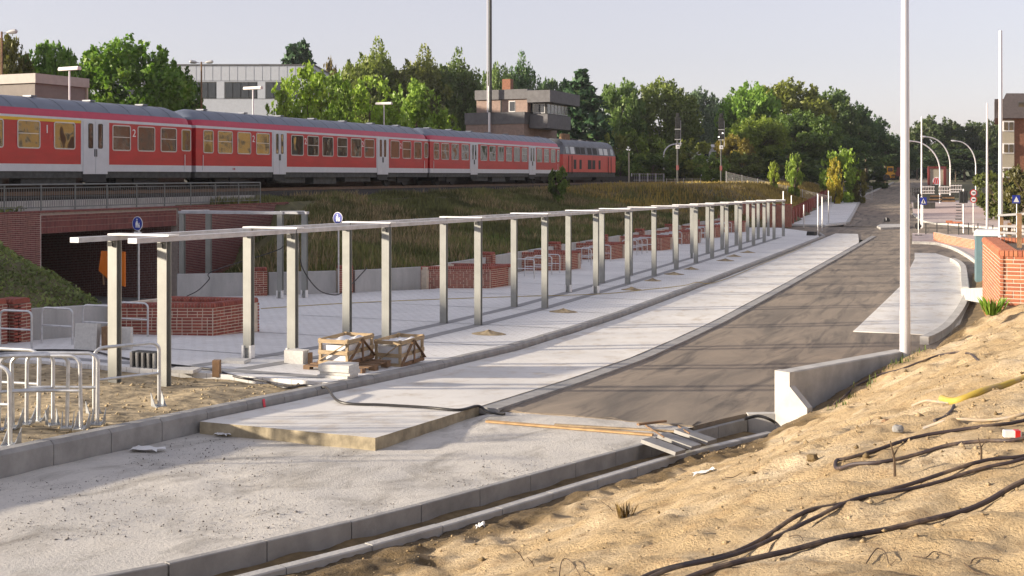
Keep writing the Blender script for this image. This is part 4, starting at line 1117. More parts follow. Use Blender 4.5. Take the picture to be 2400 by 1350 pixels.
def coach(label, s0, s1, wins, doors, first_to=None):
    """local frame: x towards the viewer, y along the track, z above the rail"""
    t = thing('railway_coach', label, 'train coach', trk((s0 + s1) / 2, LN + HW, RAIL), -PHI, 'coaches of the standing train')
    L = s1 - s0 - .35; h = L / 2
    loc = lambda s: s - (s0 + s1) / 2
    save = Vector(t.location); t.location = (0, 0, 0)
    # shells: each colour zone is a part
    def shell(name, prof, mat, y0=-h, y1=h, smooth=False, tap=False):
        m = MB(); n = len(prof); stn = [y0, y1] if not tap else [y0, y0 + .12, y0 + .35, y0 + .8, y1 - .8, y1 - .35, y1 - .12, y1]
        fac = [1, 1] if not tap else [.0, .45, .78, 1, 1, .78, .45, .0]
        zc = CR - .05
        for yy, fc in zip(stn, fac):
            for x, z in prof: m.v.append((x * (.86 + .14 * fc) if tap else x, yy, zc + (z - zc) * (.15 + .85 * fc) if (tap and z > zc) else z))
        for k in range(len(stn) - 1):
            for i in range(n): m.f.append((k * n + i, k * n + (i + 1) % n, (k + 1) * n + (i + 1) % n, (k + 1) * n + i))
        m.f += [tuple(range(n))[::-1], tuple(range((len(stn) - 1) * n, len(stn) * n))]
        return m.build(name, mat, t, smooth=smooth)
    X = HW
    shell('lower_band', [(-X, SILL), (X, SILL), (X, BT), (-X, BT)], m_bandw)
    body = shell('body', [(-X, BT), (X, BT), (X, ST0), (-X, ST0)], m_red)
    shell('stripe', [(-X, ST0), (X, ST0), (X - .005, ST1), (-X + .005, ST1)], m_bandw)
    arc = [(X - .01, ST1), (X - .045, 3.48), (X - .14, CR)]
    shell('roof_shoulder', [(-x, z) for x, z in arc] + [(x, z) for x, z in arc[::-1]], m_crim, smooth=True, tap=True)
    arc = [(X - .13, CR - .012), (X - .36, 3.86), (X - .72, 4.08), (X - 1.1, 4.2), (0, TOP)]
    rf = shell('roof', [(-x, z) for x, z in arc] + [(x, z) for x, z in arc[::-1][1:]], m_roof, smooth=True, tap=True)
    for k in range(7): MB().obox((.05, -h + 2.2 + k * (L - 4.4) / 6, TOP + .03), .5, .35, .07).build('roof_vent', m_roof, rf)
    for k in range(-8, 9):
        m = MB(); pr = arc; yk = k * 1.45
        m.tube([(x + .004, yk, z + .004) for x, z in pr], .006, 4); m.build('roof_seam', m_under, rf)
    # underframe
    shell('sole_bar', [(-X + .06, .62), (X - .06, .62), (X - .06, SILL), (-X + .06, SILL)], m_under)
    for k in (-1, 1):
        bg_ = MB(); yb = k * (h - 3.6)
        bg_.box(-X + .38, X - .38, yb - 1.5, yb + 1.5, .34, .60); bg_.box(X - .381, X - .3, yb - .35, yb + .35, .25, .7)
        bo = bg_.build('bogie', m_dark, t)
        for j in (-1.25, 1.25):
            for xx in (-.75, .75):
                MB().tube([(xx - .07, yb + j, .45), (xx + .07, yb + j, .45)], .45, 18).build('wheel', m_dark, bo, smooth=True)
    for ya, yb_, zz in ((-5.5, -2.5, .3), (-1.6, 1.0, .22), (2.0, 5.2, .34)): MB().box(X - .9, X - .22, ya, yb_, zz, .61).build('equipment_box', m_under, t)
    # windows
    for k, (a, b, bar) in enumerate(wins):
        y, w = (loc(a) + loc(b)) / 2, (b - a)
        wz, wh = (WT0 + WT1) / 2, WT1 - WT0
        if bar == 2: wz, wh = wz + .02, wh - .1
        f = frame_ring(MB(), y, wz, w, wh, .05, X - .02, X + .022).build('window', m_frame, t)
        MB().add([(X + .006, y + p, wz + q_) for p, q_ in rrect(w - .07, wh - .07, .1)], [tuple(range(20))]).build('pane', m_glass, f)
        if bar == 1: MB().box(X + .008, X + .02, y - w / 2 + .05, y + w / 2 - .05, wz + .02, wz + .055).build('bar', m_frame, f)
    for (a, b) in doors:
        y0, y1 = loc(a), loc(b); ym = (y0 + y1) / 2
        MB().box(X + .002, X + .010, y0 - .12, y1 + .12, BT - .02, ST0 + .02).build('door_surround', m_bandw, t)
        for s_, (ya, yb_) in ((-1, (y0, ym - .012)), (1, (ym + .012, y1))):
            d = MB().box(X + .006, X + .03, ya, yb_, SILL - .12, WT1 + .1).build('door', m_bandw, t)
            fw_ = (yb_ - ya) * .40; yc = ym + s_ * (y1 - y0) * .20
            frame_ring(MB(), yc, 2.55, fw_, 1.15, .035, X + .028, X + .04, .08).build('door_seal', m_dark, d)
            MB().add([(X + .034, yc + p, 2.55 + q_) for p, q_ in rrect(fw_ - .05, 1.1, .07)], [tuple(range(20))]).build('pane', m_glass, d)
            MB().box(X + .03, X + .06, ym + s_ * .06 - .015, ym + s_ * .06 + .015, 1.6, 1.95).build('handle', m_dark, d)
        MB().box(X - .3, X + .06, y0 + .1, y1 - .1, .42, .50).build('step', m_dark, t)
        MB().box(X - .1, X - .02, y0 + .05, y1 - .05, .45, SILL - .13).build('step_well', m_dark, t)
    if first_to is not None: MB().box(X + .002, X + .012, -h, loc(first_to), ST0 - .10, ST0 + .03).build('first_class_band', m_yband, t)
    for yy in (-h + .55, h - .55): MB().tube([(X + .03, yy, 1.0), (X + .03, yy, 1.8)], .018, 6).build('grab_rail', m_signw, t)
    # gangway and end
    for sg in (-1, 1): MB().box(-.55, .55, sg * h - .01 if sg > 0 else -h - .17, h + .17 if sg > 0 else -h + .01, 1.0, 3.3).build('gangway', m_dark, t)
    t.location = save
    return t, loc
def pxw(lst, l=LN): return [(s_of(a, l), s_of(b, l), bar) for a, b, bar in lst]
C1, C2, C3, C4 = s_of(454, LN), s_of(1005, LN), s_of(1315, LN), s_of(1446, LN)
w2 = pxw([(476, 500, 1), (510, 545, 1), (556, 588, 0), (600, 632, 1), (682, 711, 0), (720, 747, 1), (755, 781, 0), (790, 814, 1), (822, 847, 0), (854, 877, 1), (915, 936, 0), (943, 963, 1), (970, 988, 0), (994, 1003, 2)])
d2 = [(s_of(640, LN), s_of(669, LN)), (s_of(884, LN), s_of(909, LN))]
c2, loc2 = coach('red regional coach between the first-class coach and the one at the locomotive', C1, C2, w2, d2)
w1 = pxw([(425, 447, 2), (376, 414, 1), (322, 363, 0), (263, 306, 1), (126, 176, 0), (40, 94, 1), (-45, 8, 0)]) + [(C1 - 26.4 + 8.6, C1 - 26.4 + 10.2, 1)]
c1, loc1 = coach('red regional coach with a yellow first-class band above its windows', C1 - 26.4, C1, w1, [(s_of(194, LN), s_of(251, LN))], first_to=s_of(190, LN))
sh = C2 - C1
w3 = [(a + sh, b + sh, k) for a, b, k in w2]; d3 = [(a + sh, b + sh) for a, b in d2]
c3, loc3 = coach('red regional coach coupled directly to the locomotive', C2, C2 + 26.4, w3, d3)
for k in range(1, 5):
    off_ = (C1 - 26.4 * (k + 1)) - C1
    o = copy_tree(c2, loc=trk((C1 + C2) / 2 - 26.4 * (k + 1), LN + HW, RAIL), label='%s red regional coach trailing behind the first-class coach' % ['first', 'second', 'third', 'last'][k - 1])
for (t_, px, tx) in ((c1, 110, '1'), (c1, 314, '2'), (c2, 594, '2'), (c2, 716, '2'), (c2, 850, '2'), (c2, 939, '2')):
    lc = loc1 if t_ is c1 else loc2
    sv = Vector(t_.location); side_text(t_, tx, HW + .012, lc(s_of(px, LN)), 2.75, .52, m_signw, 'class_number')
y = loc2(s_of(548, LN))
lg = MB(); frame_ring(lg, y, 1.08, .34, .24, .03, HW + .002, HW + .012, .03); lg.build('emblem_frame', m_signr, c2)
side_text(c2, 'DB', HW + .008, y, 1.08, .17, m_signr, 'emblem_letters')
# locomotive
def loco(s0, s1):
    t = thing('diesel_locomotive', 'red diesel locomotive with grey sloping roof at the head of the train', 'locomotive', trk((s0 + s1) / 2, LN + HW, RAIL), -PHI)
    sv = Vector(t.location); t.location = (0, 0, 0)
    h = (s1 - s0) / 2 - .25; X = 1.46
    def zone(name, z0, z1, x0, x1, mat, e0, e1, smooth=False):
        # plan outline with sloped noses; e = end position at bottom and top
        m = MB()
        lo = [(-x0, -e0), (-x0 + .25, -e0 - .25), (x0 - .25, -e0 - .25), (x0, -e0), (x0, e0), (x0 - .25, e0 + .25), (-x0 + .25, e0 + .25), (-x0, e0)]
        hi = [(-x1, -e1), (-x1 + .25, -e1 - .25), (x1 - .25, -e1 - .25), (x1, -e1), (x1, e1), (x1 - .25, e1 + .25), (-x1 + .25, e1 + .25), (-x1, e1)]
        m.add([(a, b, z0) for a, b in lo] + [(a, b, z1) for a, b in hi], [(i, (i + 1) % 8, 8 + (i + 1) % 8, 8 + i) for i in range(8)] + [tuple(range(8))[::-1], tuple(range(8, 16))])
        return m.build(name, mat, t)
    zone('skirt', .55, 1.05, X - .06, X - .03, m_under, h - .25, h - .25)
    bd = zone('body', 1.05, 2.72, X, X, m_locored, h - .25, h - .22)
    up = zone('upper_body', 2.72, 3.55, X, X - .14, m_locoroof, h - .24, h - .75)
    m = MB(); pr = [(-1.32, 3.55), (1.32, 3.55), (1.15, 3.86), (.75, 4.12), (0, 4.24), (-.75, 4.12), (-1.15, 3.86)]
    m.prism(pr, (0, -h + .75, 0), (0, h - .75, 0), ((1, 0, 0), (0, 0, 1))); 
    m.add([(-1.3, sg * (h - .75), 3.55) for sg in (1,)], [])
    rf = m.build('roof', m_locoroof, t, smooth=True)
    for yy in (-2.6, -1.2, 1.5, 3.2, 4.4): MB().cyl((0, yy, 4.18), .42, .16, 16).build('roof_fan', m_dark, rf, smooth=True)
    for yy in (-4.6, -3.4): MB().cyl((.2, yy, 4.0), .34, .75, 12, .26).build('exhaust_stack', m_woodd, rf, smooth=True)
    # upper windows and grilles
    for a, b, gl in ((-7.0, -6.1, 1), (-5.7, -4.6, 0), (-4.2, -3.0, 2), (-2.8, -1.6, 2), (-.9, .3, 2), (.7, 1.9, 2), (2.6, 3.7, 0), (4.0, 5.2, 0), (6.1, 7.0, 1)):
        y0, y1 = a, b
        vv = [(X + .012 - .012, y0, 2.80), (X, y1, 2.80), (X - .115, y1, 3.45), (X - .115, y0, 3.45)]
        vv = [(x + .012, y_, z) for x, y_, z in vv]
        MB().add(vv, [(0, 1, 2, 3)]).build('window' if gl == 1 else 'grille', m_glass if gl == 1 else (m_dark if gl == 2 else m_frame), t)
    for a, b in ((-4.9, -4.2), (-3.3, -2.7), (-.9, .2), (.4, 1.3), (2.3, 2.9)):
        MB().box(X - .02, X + .012, a, b, 1.35, 2.25).build('grille', m_dark, t)
    for a in (-5.9, 5.7): MB().box(X, X + .02, a - .35, a + .35, 1.1, 2.65).build('door', m_locored, t)
    for a in (-6.35, -5.45, 5.25, 6.15): MB().tube([(X + .05, a, .9), (X + .05, a, 2.6)], .03, 6).build('grab_rail', m_dark, t)
    for k in (-1, 1):
        bo = MB().box(-X + .3, X - .28, k * 4.3 - 1.9, k * 4.3 + 1.9, .3, .62).build('bogie', m_dark, t)
        for j in (-1.4, 1.4): MB().tube([(.62, k * 4.3 + j, .5), (.78, k * 4.3 + j, .5)], .5, 18).build('wheel', m_dark, bo)
    MB().box(-.9, .9, -1.9, 1.9, .3, .56).build('fuel_tank', m_under, t)
    for sg in (-1, 1):
        for xx in (-.85, .85): MB().tube([(xx, sg * (h), 1.0), (xx, sg * (h + .45), 1.0)], .09, 10).build('buffer', m_dark, t)
    t.location = sv
loco(C2 + 26.5, C2 + 26.5 + 16.4)

# ---------------------------------------------------------------- platform furniture
def tlamp(px, py, l, label):
    s = s_of(px, l); z = EYE - (py - HY) / F * d_of(px, l)
    t = thing('platform_lamp', label, 'lamp', trk(s, l, RAIL + .5), 0, 'flat platform lamps behind the train')
    MB().tube([trk(s, l, RAIL + .5), trk(s, l, z - .05)], .05, 8).build('pole', m_pole, t, smooth=True)
    c = trk(s, l, z); MB().prism([(-.14, 0), (.14, 0), (.17, .1), (.1, .2), (-.1, .2), (-.17, .1)], c + Vector((-.78, .1, -.05)), c + Vector((.78, -.1, -.05)), ((0, 1, 0), (0, 0, 1))).build('lamp_head', m_render, t)
tlamp(163, 163, 48.6, 'flat white platform lamp head beside the station shelter roof')
tlamp(593, 208, 48.6, 'flat white platform lamp head in front of the pale panelled building')
tlamp(900, 244, 48.6, 'flat white platform lamp head in front of the yellow-green trees')
def dlamp(px, py, l, label, arms):
    s = s_of(px, l); d = d_of(px, l); z = EYE - (py - HY) / F * d; b = trk(s, l, CAP - .15)
    t = thing('yard_lamp', label, 'lamp', b)
    MB().tube([b, Vector((b.x, b.y, z))], [.09, .06], 8).build('pole', m_woodd, t, smooth=True)
    for sg in arms:
        c = Vector((b.x, b.y, z - .1)); e = c + Vector((sg * .85 * C, sg * .85 * S, .12))
        MB().tube([c, e], .03, 6).build('arm', m_pole, t)
        MB().tube([c + (e - c) * .35, c + (e - c) * .6, e, e + (e - c) * .12], [.03, .13, .15, .04], 8).build('lamp_head', m_frame, t, smooth=True)
dlamp(472, 145, 60, 'tall yard lamp with two opposed heads against the pale building', (-1, 1))
dlamp(4, 74, 56, 'tall dark yard lamp with a single head above the left trees', (1,))
# station shelter
def tbuild(name, parent, s0, s1, l0, l1, z0, z1, mat): return tb(MB(), s0, s1, l0, l1, z0, z1).build(name, mat, parent)
l0 = 52.0; sa, sb = s_of(82, l0), s_of(200, l0)
za = EYE - (172 - HY) / F * d_of(82, l0)
sh_ = thing('station_shelter', 'flat roofed cream station shelter rising behind the first coach', 'shelter', trk(sa, l0, RAIL + .5))
tbuild('wall', sh_, sa, sb, l0, l0 + 9, RAIL + .5, za - .55, m_shel); tbuild('roof_fascia', sh_, sa - .15, sb + .15, l0 - .18, l0 + 9.2, za - .55, za, m_shelf)
tbuild('post', sh_, sb + .02, sb + .14, l0 - .1, l0 + .02, RAIL + .5, za - .56, m_panel)

# ---------------------------------------------------------------- signal tower
def face_windows(): pass
lt = 55.0
s0 = s_of(1228, lt); dz = lambda py, px=1228: EYE - (py - HY) / F * d_of(px, lt)
tw = thing('signal_tower', 'brick signal tower with dark slate fascias and a glazed cantilevered control room', 'signal tower', trk(s0, lt, CAP))
wl_ = 8.0                                           # width across the track
def lw(px): # lateral position on the -Y face (s = s0) seen at px
    v = ray(px, 300); # intersect with plane s = s0
    t_ = s0 / (v.x * math.sin(PHI) + v.y * math.cos(PHI)); return -(v.x * math.cos(PHI)) * t_ + v.y * math.sin(PHI) * t_
La, Lb = lw(1228), lw(1092)
tbuild('wall', tw, s0, s0 + 11, La, Lb, CAP, dz(290), m_tbrick)
tbuild('parapet', tw, s0 - .12, s0 + 11.1, La - .12, Lb + .12, dz(290), dz(262), m_fibre)
Lu = lw(1112); Lc = lw(1245)
tbuild('upper_wall', tw, s0 + .6, s0 + 9, La - .2, Lu, dz(262), dz(231), m_tbrick)
tbuild('upper_fascia', tw, s0 + .3, s0 + 9.4, La - .3, Lu + .1, dz(231), dz(208), m_fibre)
# control room, cantilevered towards the track
zf0, zf1, zf2, zf3 = dz(292), dz(267), dz(240), dz(212)
tbuild('control_base', tw, s0 + 1.2, s0 + 9.2, La - 2.6, La - .21, dz(300), zf1, m_fibre)
tbuild('control_core', tw, s0 + 1.6, s0 + 8.8, La - 2.3, La - .21, zf1, zf2, m_dark)
for k in range(6):
    sa_ = s0 + 1.75 + k * 1.18
    f = tbuild('window', tw, sa_, sa_ + 1.02, La - 2.34, La - 2.29, zf1 + .12, zf2 - .1, m_frame)
    tbuild('pane', f, sa_ + .08, sa_ + .94, La - 2.355, La - 2.335, zf1 + .2, zf2 - .18, m_bglass)
f = tbuild('window', tw, s0 + 1.55, s0 + 1.62, La - 2.1, La - .6, zf1 + .12, zf2 - .1, m_frame); tbuild('pane', f, s0 + 1.53, s0 + 1.56, La - 2.0, La - .7, zf1 + .2, zf2 - .18, m_bglass)
tbuild('control_roof', tw, s0 + .2, s0 + 10.6, La - 3.3, La - .31, zf2, zf3, m_fibre)
w_ = tbuild('window', tw, s0 + .57, s0 + .62, lw(1203), lw(1188), dz(261), dz(235), m_frame); tbuild('pane', w_, s0 + .55, s0 + .58, lw(1202), lw(1190), dz(259), dz(237), m_bglass)
for px in (1170, 1246): tbuild('downpipe', tw, s0 + .5, s0 + .58, lw(px) - .07, lw(px) + .07, dz(262), dz(214), m_dark)
ch = dep(1190, 200, d_of(1228, lt) + 5); MB().box(ch.x - .55, ch.x + .55, ch.y - .5, ch.y + .5, dz(208) - .05, ch.z + .75).build('chimney', m_rbrick, tw)
pm = trk(s0 - .5, lw(1151), 0)
ms = thing('radio_mast', 'tall thin radio mast rising past the signal tower into the sky', 'mast', (pm.x, pm.y, CAP - .1))
bz_ = Vector((pm.x + .35, pm.y + 2.5, dz(208)))
MB().tube([(pm.x, pm.y, CAP - .1), (pm.x, pm.y, dz(200))], .16, 8).build('lower_pole', m_pole, ms, smooth=True)
MB().tube([(pm.x + .1, pm.y, dz(262)), (pm.x + .1, pm.y, EYE + 27)], [.22, .20], 10).build('mast_tube', m_under, ms, smooth=True)
MB().tube([(pm.x - .22, pm.y - .1, dz(262)), (pm.x - .22, pm.y - .1, EYE + 26)], .07, 6).build('cable_duct', m_pole, ms, smooth=True)
acc = MB()
for k in range(60): acc.bar((pm.x + .42, pm.y - .1, dz(200) + k * .3), (pm.x - .2, pm.y - .1, dz(200) + k * .3), .03)
struct(acc.build('rungs', m_under, ms), 'stuff')
# ---------------------------------------------------------------- white panelled building
D0 = 132.0
wb = thing('office_building', 'long pale panelled office building with ribbon windows behind the platform', 'building', dep(500, 411, D0) - Vector((0, 0, 1.4)))
rv, fv = Vector((C, S, 0)), Vector((-S, C, 0))
def P3(px, z, d=D0): 
    v = dep(px, 411, d); return Vector((v.x, v.y, z))
zt_b = EYE - (154 - HY) / F * D0
def wbox(parent, name, px0, px1, y0, y1, mat, d=D0, th=.1, fwd=0.0):
    a = dep(px0, y1, d) - fv * fwd; b = dep(px1, y0, d) - fv * fwd
    dv_ = fv
    if px0 > 1500 and th > .5: dv_ = ray(px0 - 14, HY); dv_.z = 0
    vv = [a, a + rv * (b - a).dot(rv), b, b - rv * (b - a).dot(rv)]; vv2 = [p + dv_ * th for p in vv]
    return MB().add(vv + vv2, [(0, 1, 2, 3), (7, 6, 5, 4), (0, 4, 5, 1), (1, 5, 6, 2), (2, 6, 7, 3), (3, 7, 4, 0)]).build(name, mat, parent)
wbox(wb, 'wall', 150, 735, 154, 430, m_bwhite, th=11)
wbox(wb, 'roof_edge', 149, 737, 150.5, 154, m_fibre, th=11.2, fwd=.1)
px = 150
while px < 735:
    wbox(wb, 'panel', px + .8, min(px + 18.6, 734), 156, 189, m_bwhite, th=.06, fwd=.062); px += 19.4
for k in range(-3, 4):
    x0 = 546 + k * 96.0 - 19
    if x0 + 76 > 735: continue
    f = wbox(wb, 'window', x0, x0 + 76, 192, 231, m_under, th=.05, fwd=.052)
    for j in range(4): wbox(f, 'pane', x0 + 1.5 + j * 18.8, x0 + 18 + j * 18.8, 194, 229.5, m_bglass, th=.02, fwd=.075)
    wbox(wb, 'panel', x0 + 77, x0 + 95, 192, 231, m_bwhite, th=.06, fwd=.062)
wbox(wb, 'roof_unit', 607, 630, 150, 154, m_under, th=2, d=D0 + 4)
# small houses far behind
def house(label, px0, px1, ye, yr, yb, d, wall, roof, name='house', zb=None):
    a, b = dep(px0, ye, d), dep(px1, ye, d); w = (b - a).length; zr_ = EYE - (yr - HY) / F * d
    zb = CAP - .3 if zb is None else zb
    t = thing(name, label, 'house', (a.x, a.y, zb)); dpt = w * .8
    vv = [Vector((a.x, a.y, zb)), Vector((b.x, b.y, zb)), Vector((b.x, b.y, a.z)), Vector((a.x, a.y, a.z))]; v2 = [p + fv * dpt for p in vv]
    MB().add(vv + v2, [(0, 1, 2, 3), (7, 6, 5, 4), (0, 4, 5, 1), (1, 5, 6, 2), (2, 6, 7, 3), (3, 7, 4, 0)]).build('wall', wall, t)
    e = rv * .4
    r0, r1 = Vector((a.x, a.y, a.z)) - fv * .4 - e, Vector((b.x, b.y, a.z)) - fv * .4 + e; r2, r3 = r1 + fv * (dpt + .8), r0 + fv * (dpt + .8)
    t0, t1 = (r0 + r3) / 2 + e * 2, (r1 + r2) / 2 - e * 2; t0.z = t1.z = zr_
    for q in (r0, r1, r2, r3): q.z += .01
    MB().add([r0, r1, r2, r3, t0, t1], [(0, 1, 5, 4), (2, 3, 4, 5), (1, 2, 5), (3, 0, 4), (3, 2, 1, 0)]).build('roof', roof, t)
    n = max(2, int(w / 3)); hgt = a.z - zb
    for k in range(n):
        c = a + (b - a) * ((k + .5) / n); 
        for j in range(max(1, int(hgt / 2.8))):
            z = zb + 1.0 + j * 2.8
            f = MB().obox((c.x - fv.x * .03, c.y - fv.y * .03, z + .7), 1.2, .1, 1.4, TH).build('window', m_signw, t)
            MB().obox((c.x - fv.x * .07, c.y - fv.y * .07, z + .7), 1.0, .06, 1.2, TH).build('pane', m_bglass, f)
    return t
house('distant house with a red tiled roof showing through the trees', 1402, 1458, 309, 291, 420, 190, m_render, m_roofred)
house('distant white rendered house beside the second railway signal', 1640, 1692, 345, 338, 420, 175, m_render, m_render)

# ---------------------------------------------------------------- railway signals
def signal(px, l, y0, y1, label):
    s = s_of(px, l); d = d_of(px, l); b = trk(s, l, CAP - .15); z = lambda py: EYE - (py - HY) / F * d; u = d / F
    t = thing('railway_signal', label, 'railway signal', b, 0, 'light signals beside the track')
    MB().tube([b, Vector((b.x, b.y, z(y0 + 60)))], .11, 8).build('mast', m_under, t, smooth=True)
    c = Vector((b.x, b.y, 0)) - fv * .15
    for ya, yb_, w in ((y0, y0 + 9, 8), (y0 + 10, y0 + 36, 12), (y0 + 40, y0 + 60, 12)):
        o = MB().obox((c.x, c.y, (z(ya) + z(yb_)) / 2), w * u, .16, z(ya) - z(yb_), TH).build('signal_head', m_dark, t)
        for k in range(3): MB().obox((c.x - fv.x * .14, c.y - fv.y * .14, z(ya) + (z(yb_) - z(ya)) * (k + .5) / 3), w * u * .4, .14, .05, TH).build('hood', m_under, o)
    for yy in (y0 + 38, y0 + 62): MB().obox((c.x, c.y, z(yy)), 13 * u, .2, .1, TH).build('bracket', m_frame, t)
    p = MB().obox((c.x - fv.x * .02, c.y - fv.y * .02, z(y0 + 79)), .42, .04, .42, TH).build('number_plate', m_signw, t)
    MB().obox((c.x - fv.x * .05, c.y - fv.y * .05, z(y0 + 79)), .12, .02, .12, TH).build('mark', m_dark, p)
    q = c + rv * 7 * u; MB().tube([(q.x, q.y, z(y0 + 78)), (q.x, q.y, z(y0 + 17))], .035, 6).build('ladder_rail', m_frame, t)
    MB().obox((b.x, b.y, z(y0 + 128)), .26, .2, .55).build('red_plate', m_dred, t)
    MB().obox((b.x, b.y, CAP), .7, .7, .7).build('footing', m_conc, t)
signal(1588, 35, 265, 420, 'black light signal on a mast with a curved lamp arm beside it')
signal(1690, 32, 266, 415, 'black light signal showing two white lights beside the big tree')
s_ = s_of(1690, 32); d_ = d_of(1690, 32)
for (px, py) in ((1693.5, 312), (1684.5, 321)):
    p = dep(px, py, d_ - .3); e_ = bpy.data.materials.get('signal_lamp')
    if e_ is None:
        e_, nt, b = nodes('signal_lamp'); b.inputs['Emission Color'].default_value = (1, .95, .85, 1); b.inputs['Emission Strength'].default_value = 2.0
    sig = [o for o in bpy.data.objects if o.name.startswith('railway_signal')][-1]
    MB().tube([p, p - fv * .05], .07, 10).build('lit_lamp', e_, sig)
def bent_lamp(label, px, ytop, ybase, pxhead, yhead, d, r=.08, group=None, zb=None):
    b = dep(px, ybase, d)
    if zb is not None: b.z = zb
    top = dep(px, ytop, d); hd = dep(pxhead, yhead, d)
    t = thing('street_lamp', label, 'street lamp', b, 0, group)
    n = 10; P = [b, Vector((b.x, b.y, b.z + (top.z - b.z) * .45)), Vector((b.x, b.y, b.z + (top.z - b.z) * .62))]
    base = P[-1]
    for k in range(1, n + 1):
        a = k / n * math.pi / 2; P.append(Vector((b.x + (hd.x - b.x) * (1 - math.cos(a)), b.y + (hd.y - b.y) * (1 - math.cos(a)), base.z + (hd.z - base.z) * math.sin(a))))
    MB().tube(P, [r * 1.1] * 2 + [r] * (len(P) - 2), 8).build('curved_mast', m_pole, t, smooth=True)
    e = P[-1]; dirv = (P[-1] - P[-2]).normalized()
    MB().tube([e - dirv * .1, e + dirv * .2, e + dirv * .75, e + dirv * .9], [.06, .13, .12, .03], 8).build('lamp_head', m_pole, t, smooth=True)
    return t
bent_lamp('old pale street lamp bent towards the first railway signal', 1555, 338, 415, 1582, 338, 150, .09)
tag(MB().tube([trk(s_of(1474, 34), 34, CAP - .2), trk(s_of(1474, 34), 34, EYE + (411 - 357) / F * d_of(1474, 34))], .07, 6).build('marker_post', m_panel, smooth=True), 'plain wooden pole standing in the grass just ahead of the locomotive', 'pole')
# ================================================================ right-hand side
# ---------------------------------------------------------------- concrete retaining wall with angled end
pa = on(1838, 985, -.12); pa.z = float(zr(pa.y)) - .2
ztop = EYE - (870 - HY) / F * (pa.x * -S + pa.y * C)
pb = dep(2112, 815, (EYE - ztop) / ((815 - HY) / F)); pb = Vector((pb.x, pb.y, pa.z))
rw = thing('retaining_wall', 'pale concrete retaining wall with an angled end pier at the foot of the sand bank', 'wall', pa)
d = (pb - pa); d.z = 0; Lw = d.length; d.normalize(); nr = Vector((d.y, -d.x, 0))
zbb = pa.z - .5
MB().prism([(-.13, zbb), (.12, zbb), (.12, ztop - .02), (.105, ztop), (-.115, ztop), (-.13, ztop - .015)], Vector((pa.x, pa.y, 0)) + d * .1, Vector((pb.x, pb.y, 0)) - Vector((0, 0, .04)), (nr, (0, 0, 1))).build('wall', m_conc, rw)
pr = [(-.14, zbb), (.46, zbb), (.46, ztop - .52), (.14, ztop - .22), (.14, ztop + .004), (-.14, ztop + .004)]
MB().prism(pr, Vector((pa.x, pa.y, 0)) - d * .06, Vector((pa.x, pa.y, 0)) + d * .09, (nr, (0, 0, 1))).build('end_pier', m_conc, rw)
w0 = pa + d * .25
MB().bar((-3.5, 18.98, float(zr(18.8)) - .36), (pa.x - .05, pa.y + .12, float(zr(18.6)) - .36), .16, .62).build('footing', m_conc, rw)
# ---------------------------------------------------------------- masts
def mast(px, d, label, zb, r=.085, H=9.2, ybase=None):
    b = dep(px, 500, d); b.z = zb
    t = thing('lamp_mast', label, 'lamp mast', b, 0, 'new lamp masts still without heads')
    MB().tube([b, b + Vector((0, 0, H))], [r, r * .62], 16).build('mast_tube', m_pole, t, smooth=True)
    MB().tube([b + Vector((0, 0, -.02)), b + Vector((0, 0, .9))], r * 1.02, 16).build('sleeve', m_pole, t, smooth=True)
    return t
mast(2121, 21.2, 'thick pale lamp mast rising from the end of the concrete retaining wall', EYE - 3.35, .092)
mast(2345, 39, 'pale lamp mast standing behind the orange brick wall', float(zr(42)), .085)
mast(2313.5, 78, 'pale lamp mast behind the portable toilet', float(zr(84)), .085)
mast(2160, 97, 'pale lamp mast beside the blue crossing sign on the corner', float(zr(102)), .085)
# ---------------------------------------------------------------- orange brick wall
X0, Y0 = .34, 24.9; zw = EYE - 1.47; zb = EYE - 3.3
bw = thing('brick_wall', 'sunlit orange brick wall with rounded coping at the top of the sand bank', 'wall', (X0, Y0, zb))
nC = int((zw - .115 - zb) / .075); zb = zw - .115 - nC * .075
XB = .03
MB().add([(XB + .003, 30.2, zb), (X0 + .003, Y0 + .003, zb), (X0 + .36, Y0 + .003, zb), (XB + .36, 30.2, zb), (XB + .003, 30.2, zw - .117), (X0 + .003, Y0 + .003, zw - .117), (X0 + .36, Y0 + .003, zw - .117), (XB + .36, 30.2, zw - .117)], [(3, 2, 1, 0), (4, 5, 6, 7), (0, 1, 5, 4), (1, 2, 6, 5), (2, 3, 7, 6), (3, 0, 4, 7)]).build('mortar_core', m_mortar, bw)
MB().box(XB + .37, XB + 4.8, 29.85, 30.19, zb, zw - .12).build('mortar_core', m_mortar, bw)
coping_row(bw, (XB, 29.85), (XB + 3.0, 29.85), zw - .113, .38, m_bricko)
MB().box(X0 + .361, X0 + 4.5, Y0 + .003, Y0 + .36, zb, zw - .119).build('mortar_core', m_mortar, bw)
vis = nC - 15
brick_face(bw, (XB, 30.2), (X0, Y0), zb, nC, m_bricko, acc=(accL := MB()))
struct(accL.build('bricks', m_bricko, bw), 'stuff')
brick_face(bw, (X0, Y0), (X0 + 1.9, Y0), zb + (nC - 15) * .075, 15, m_bricko)
brick_face(bw, (X0, Y0), (X0 + 4.5, Y0), zb, nC - 15, m_bricko, acc=(accL := MB()))
struct(accL.build('bricks', m_bricko, bw), 'stuff')
coping_row(bw, (XB, 30.2), (X0, Y0 + .37), zw - .115, .38, m_bricko)
coping_row(bw, (X0, Y0), (X0 + 2.4, Y0), zw - .115, .38, m_bricko)
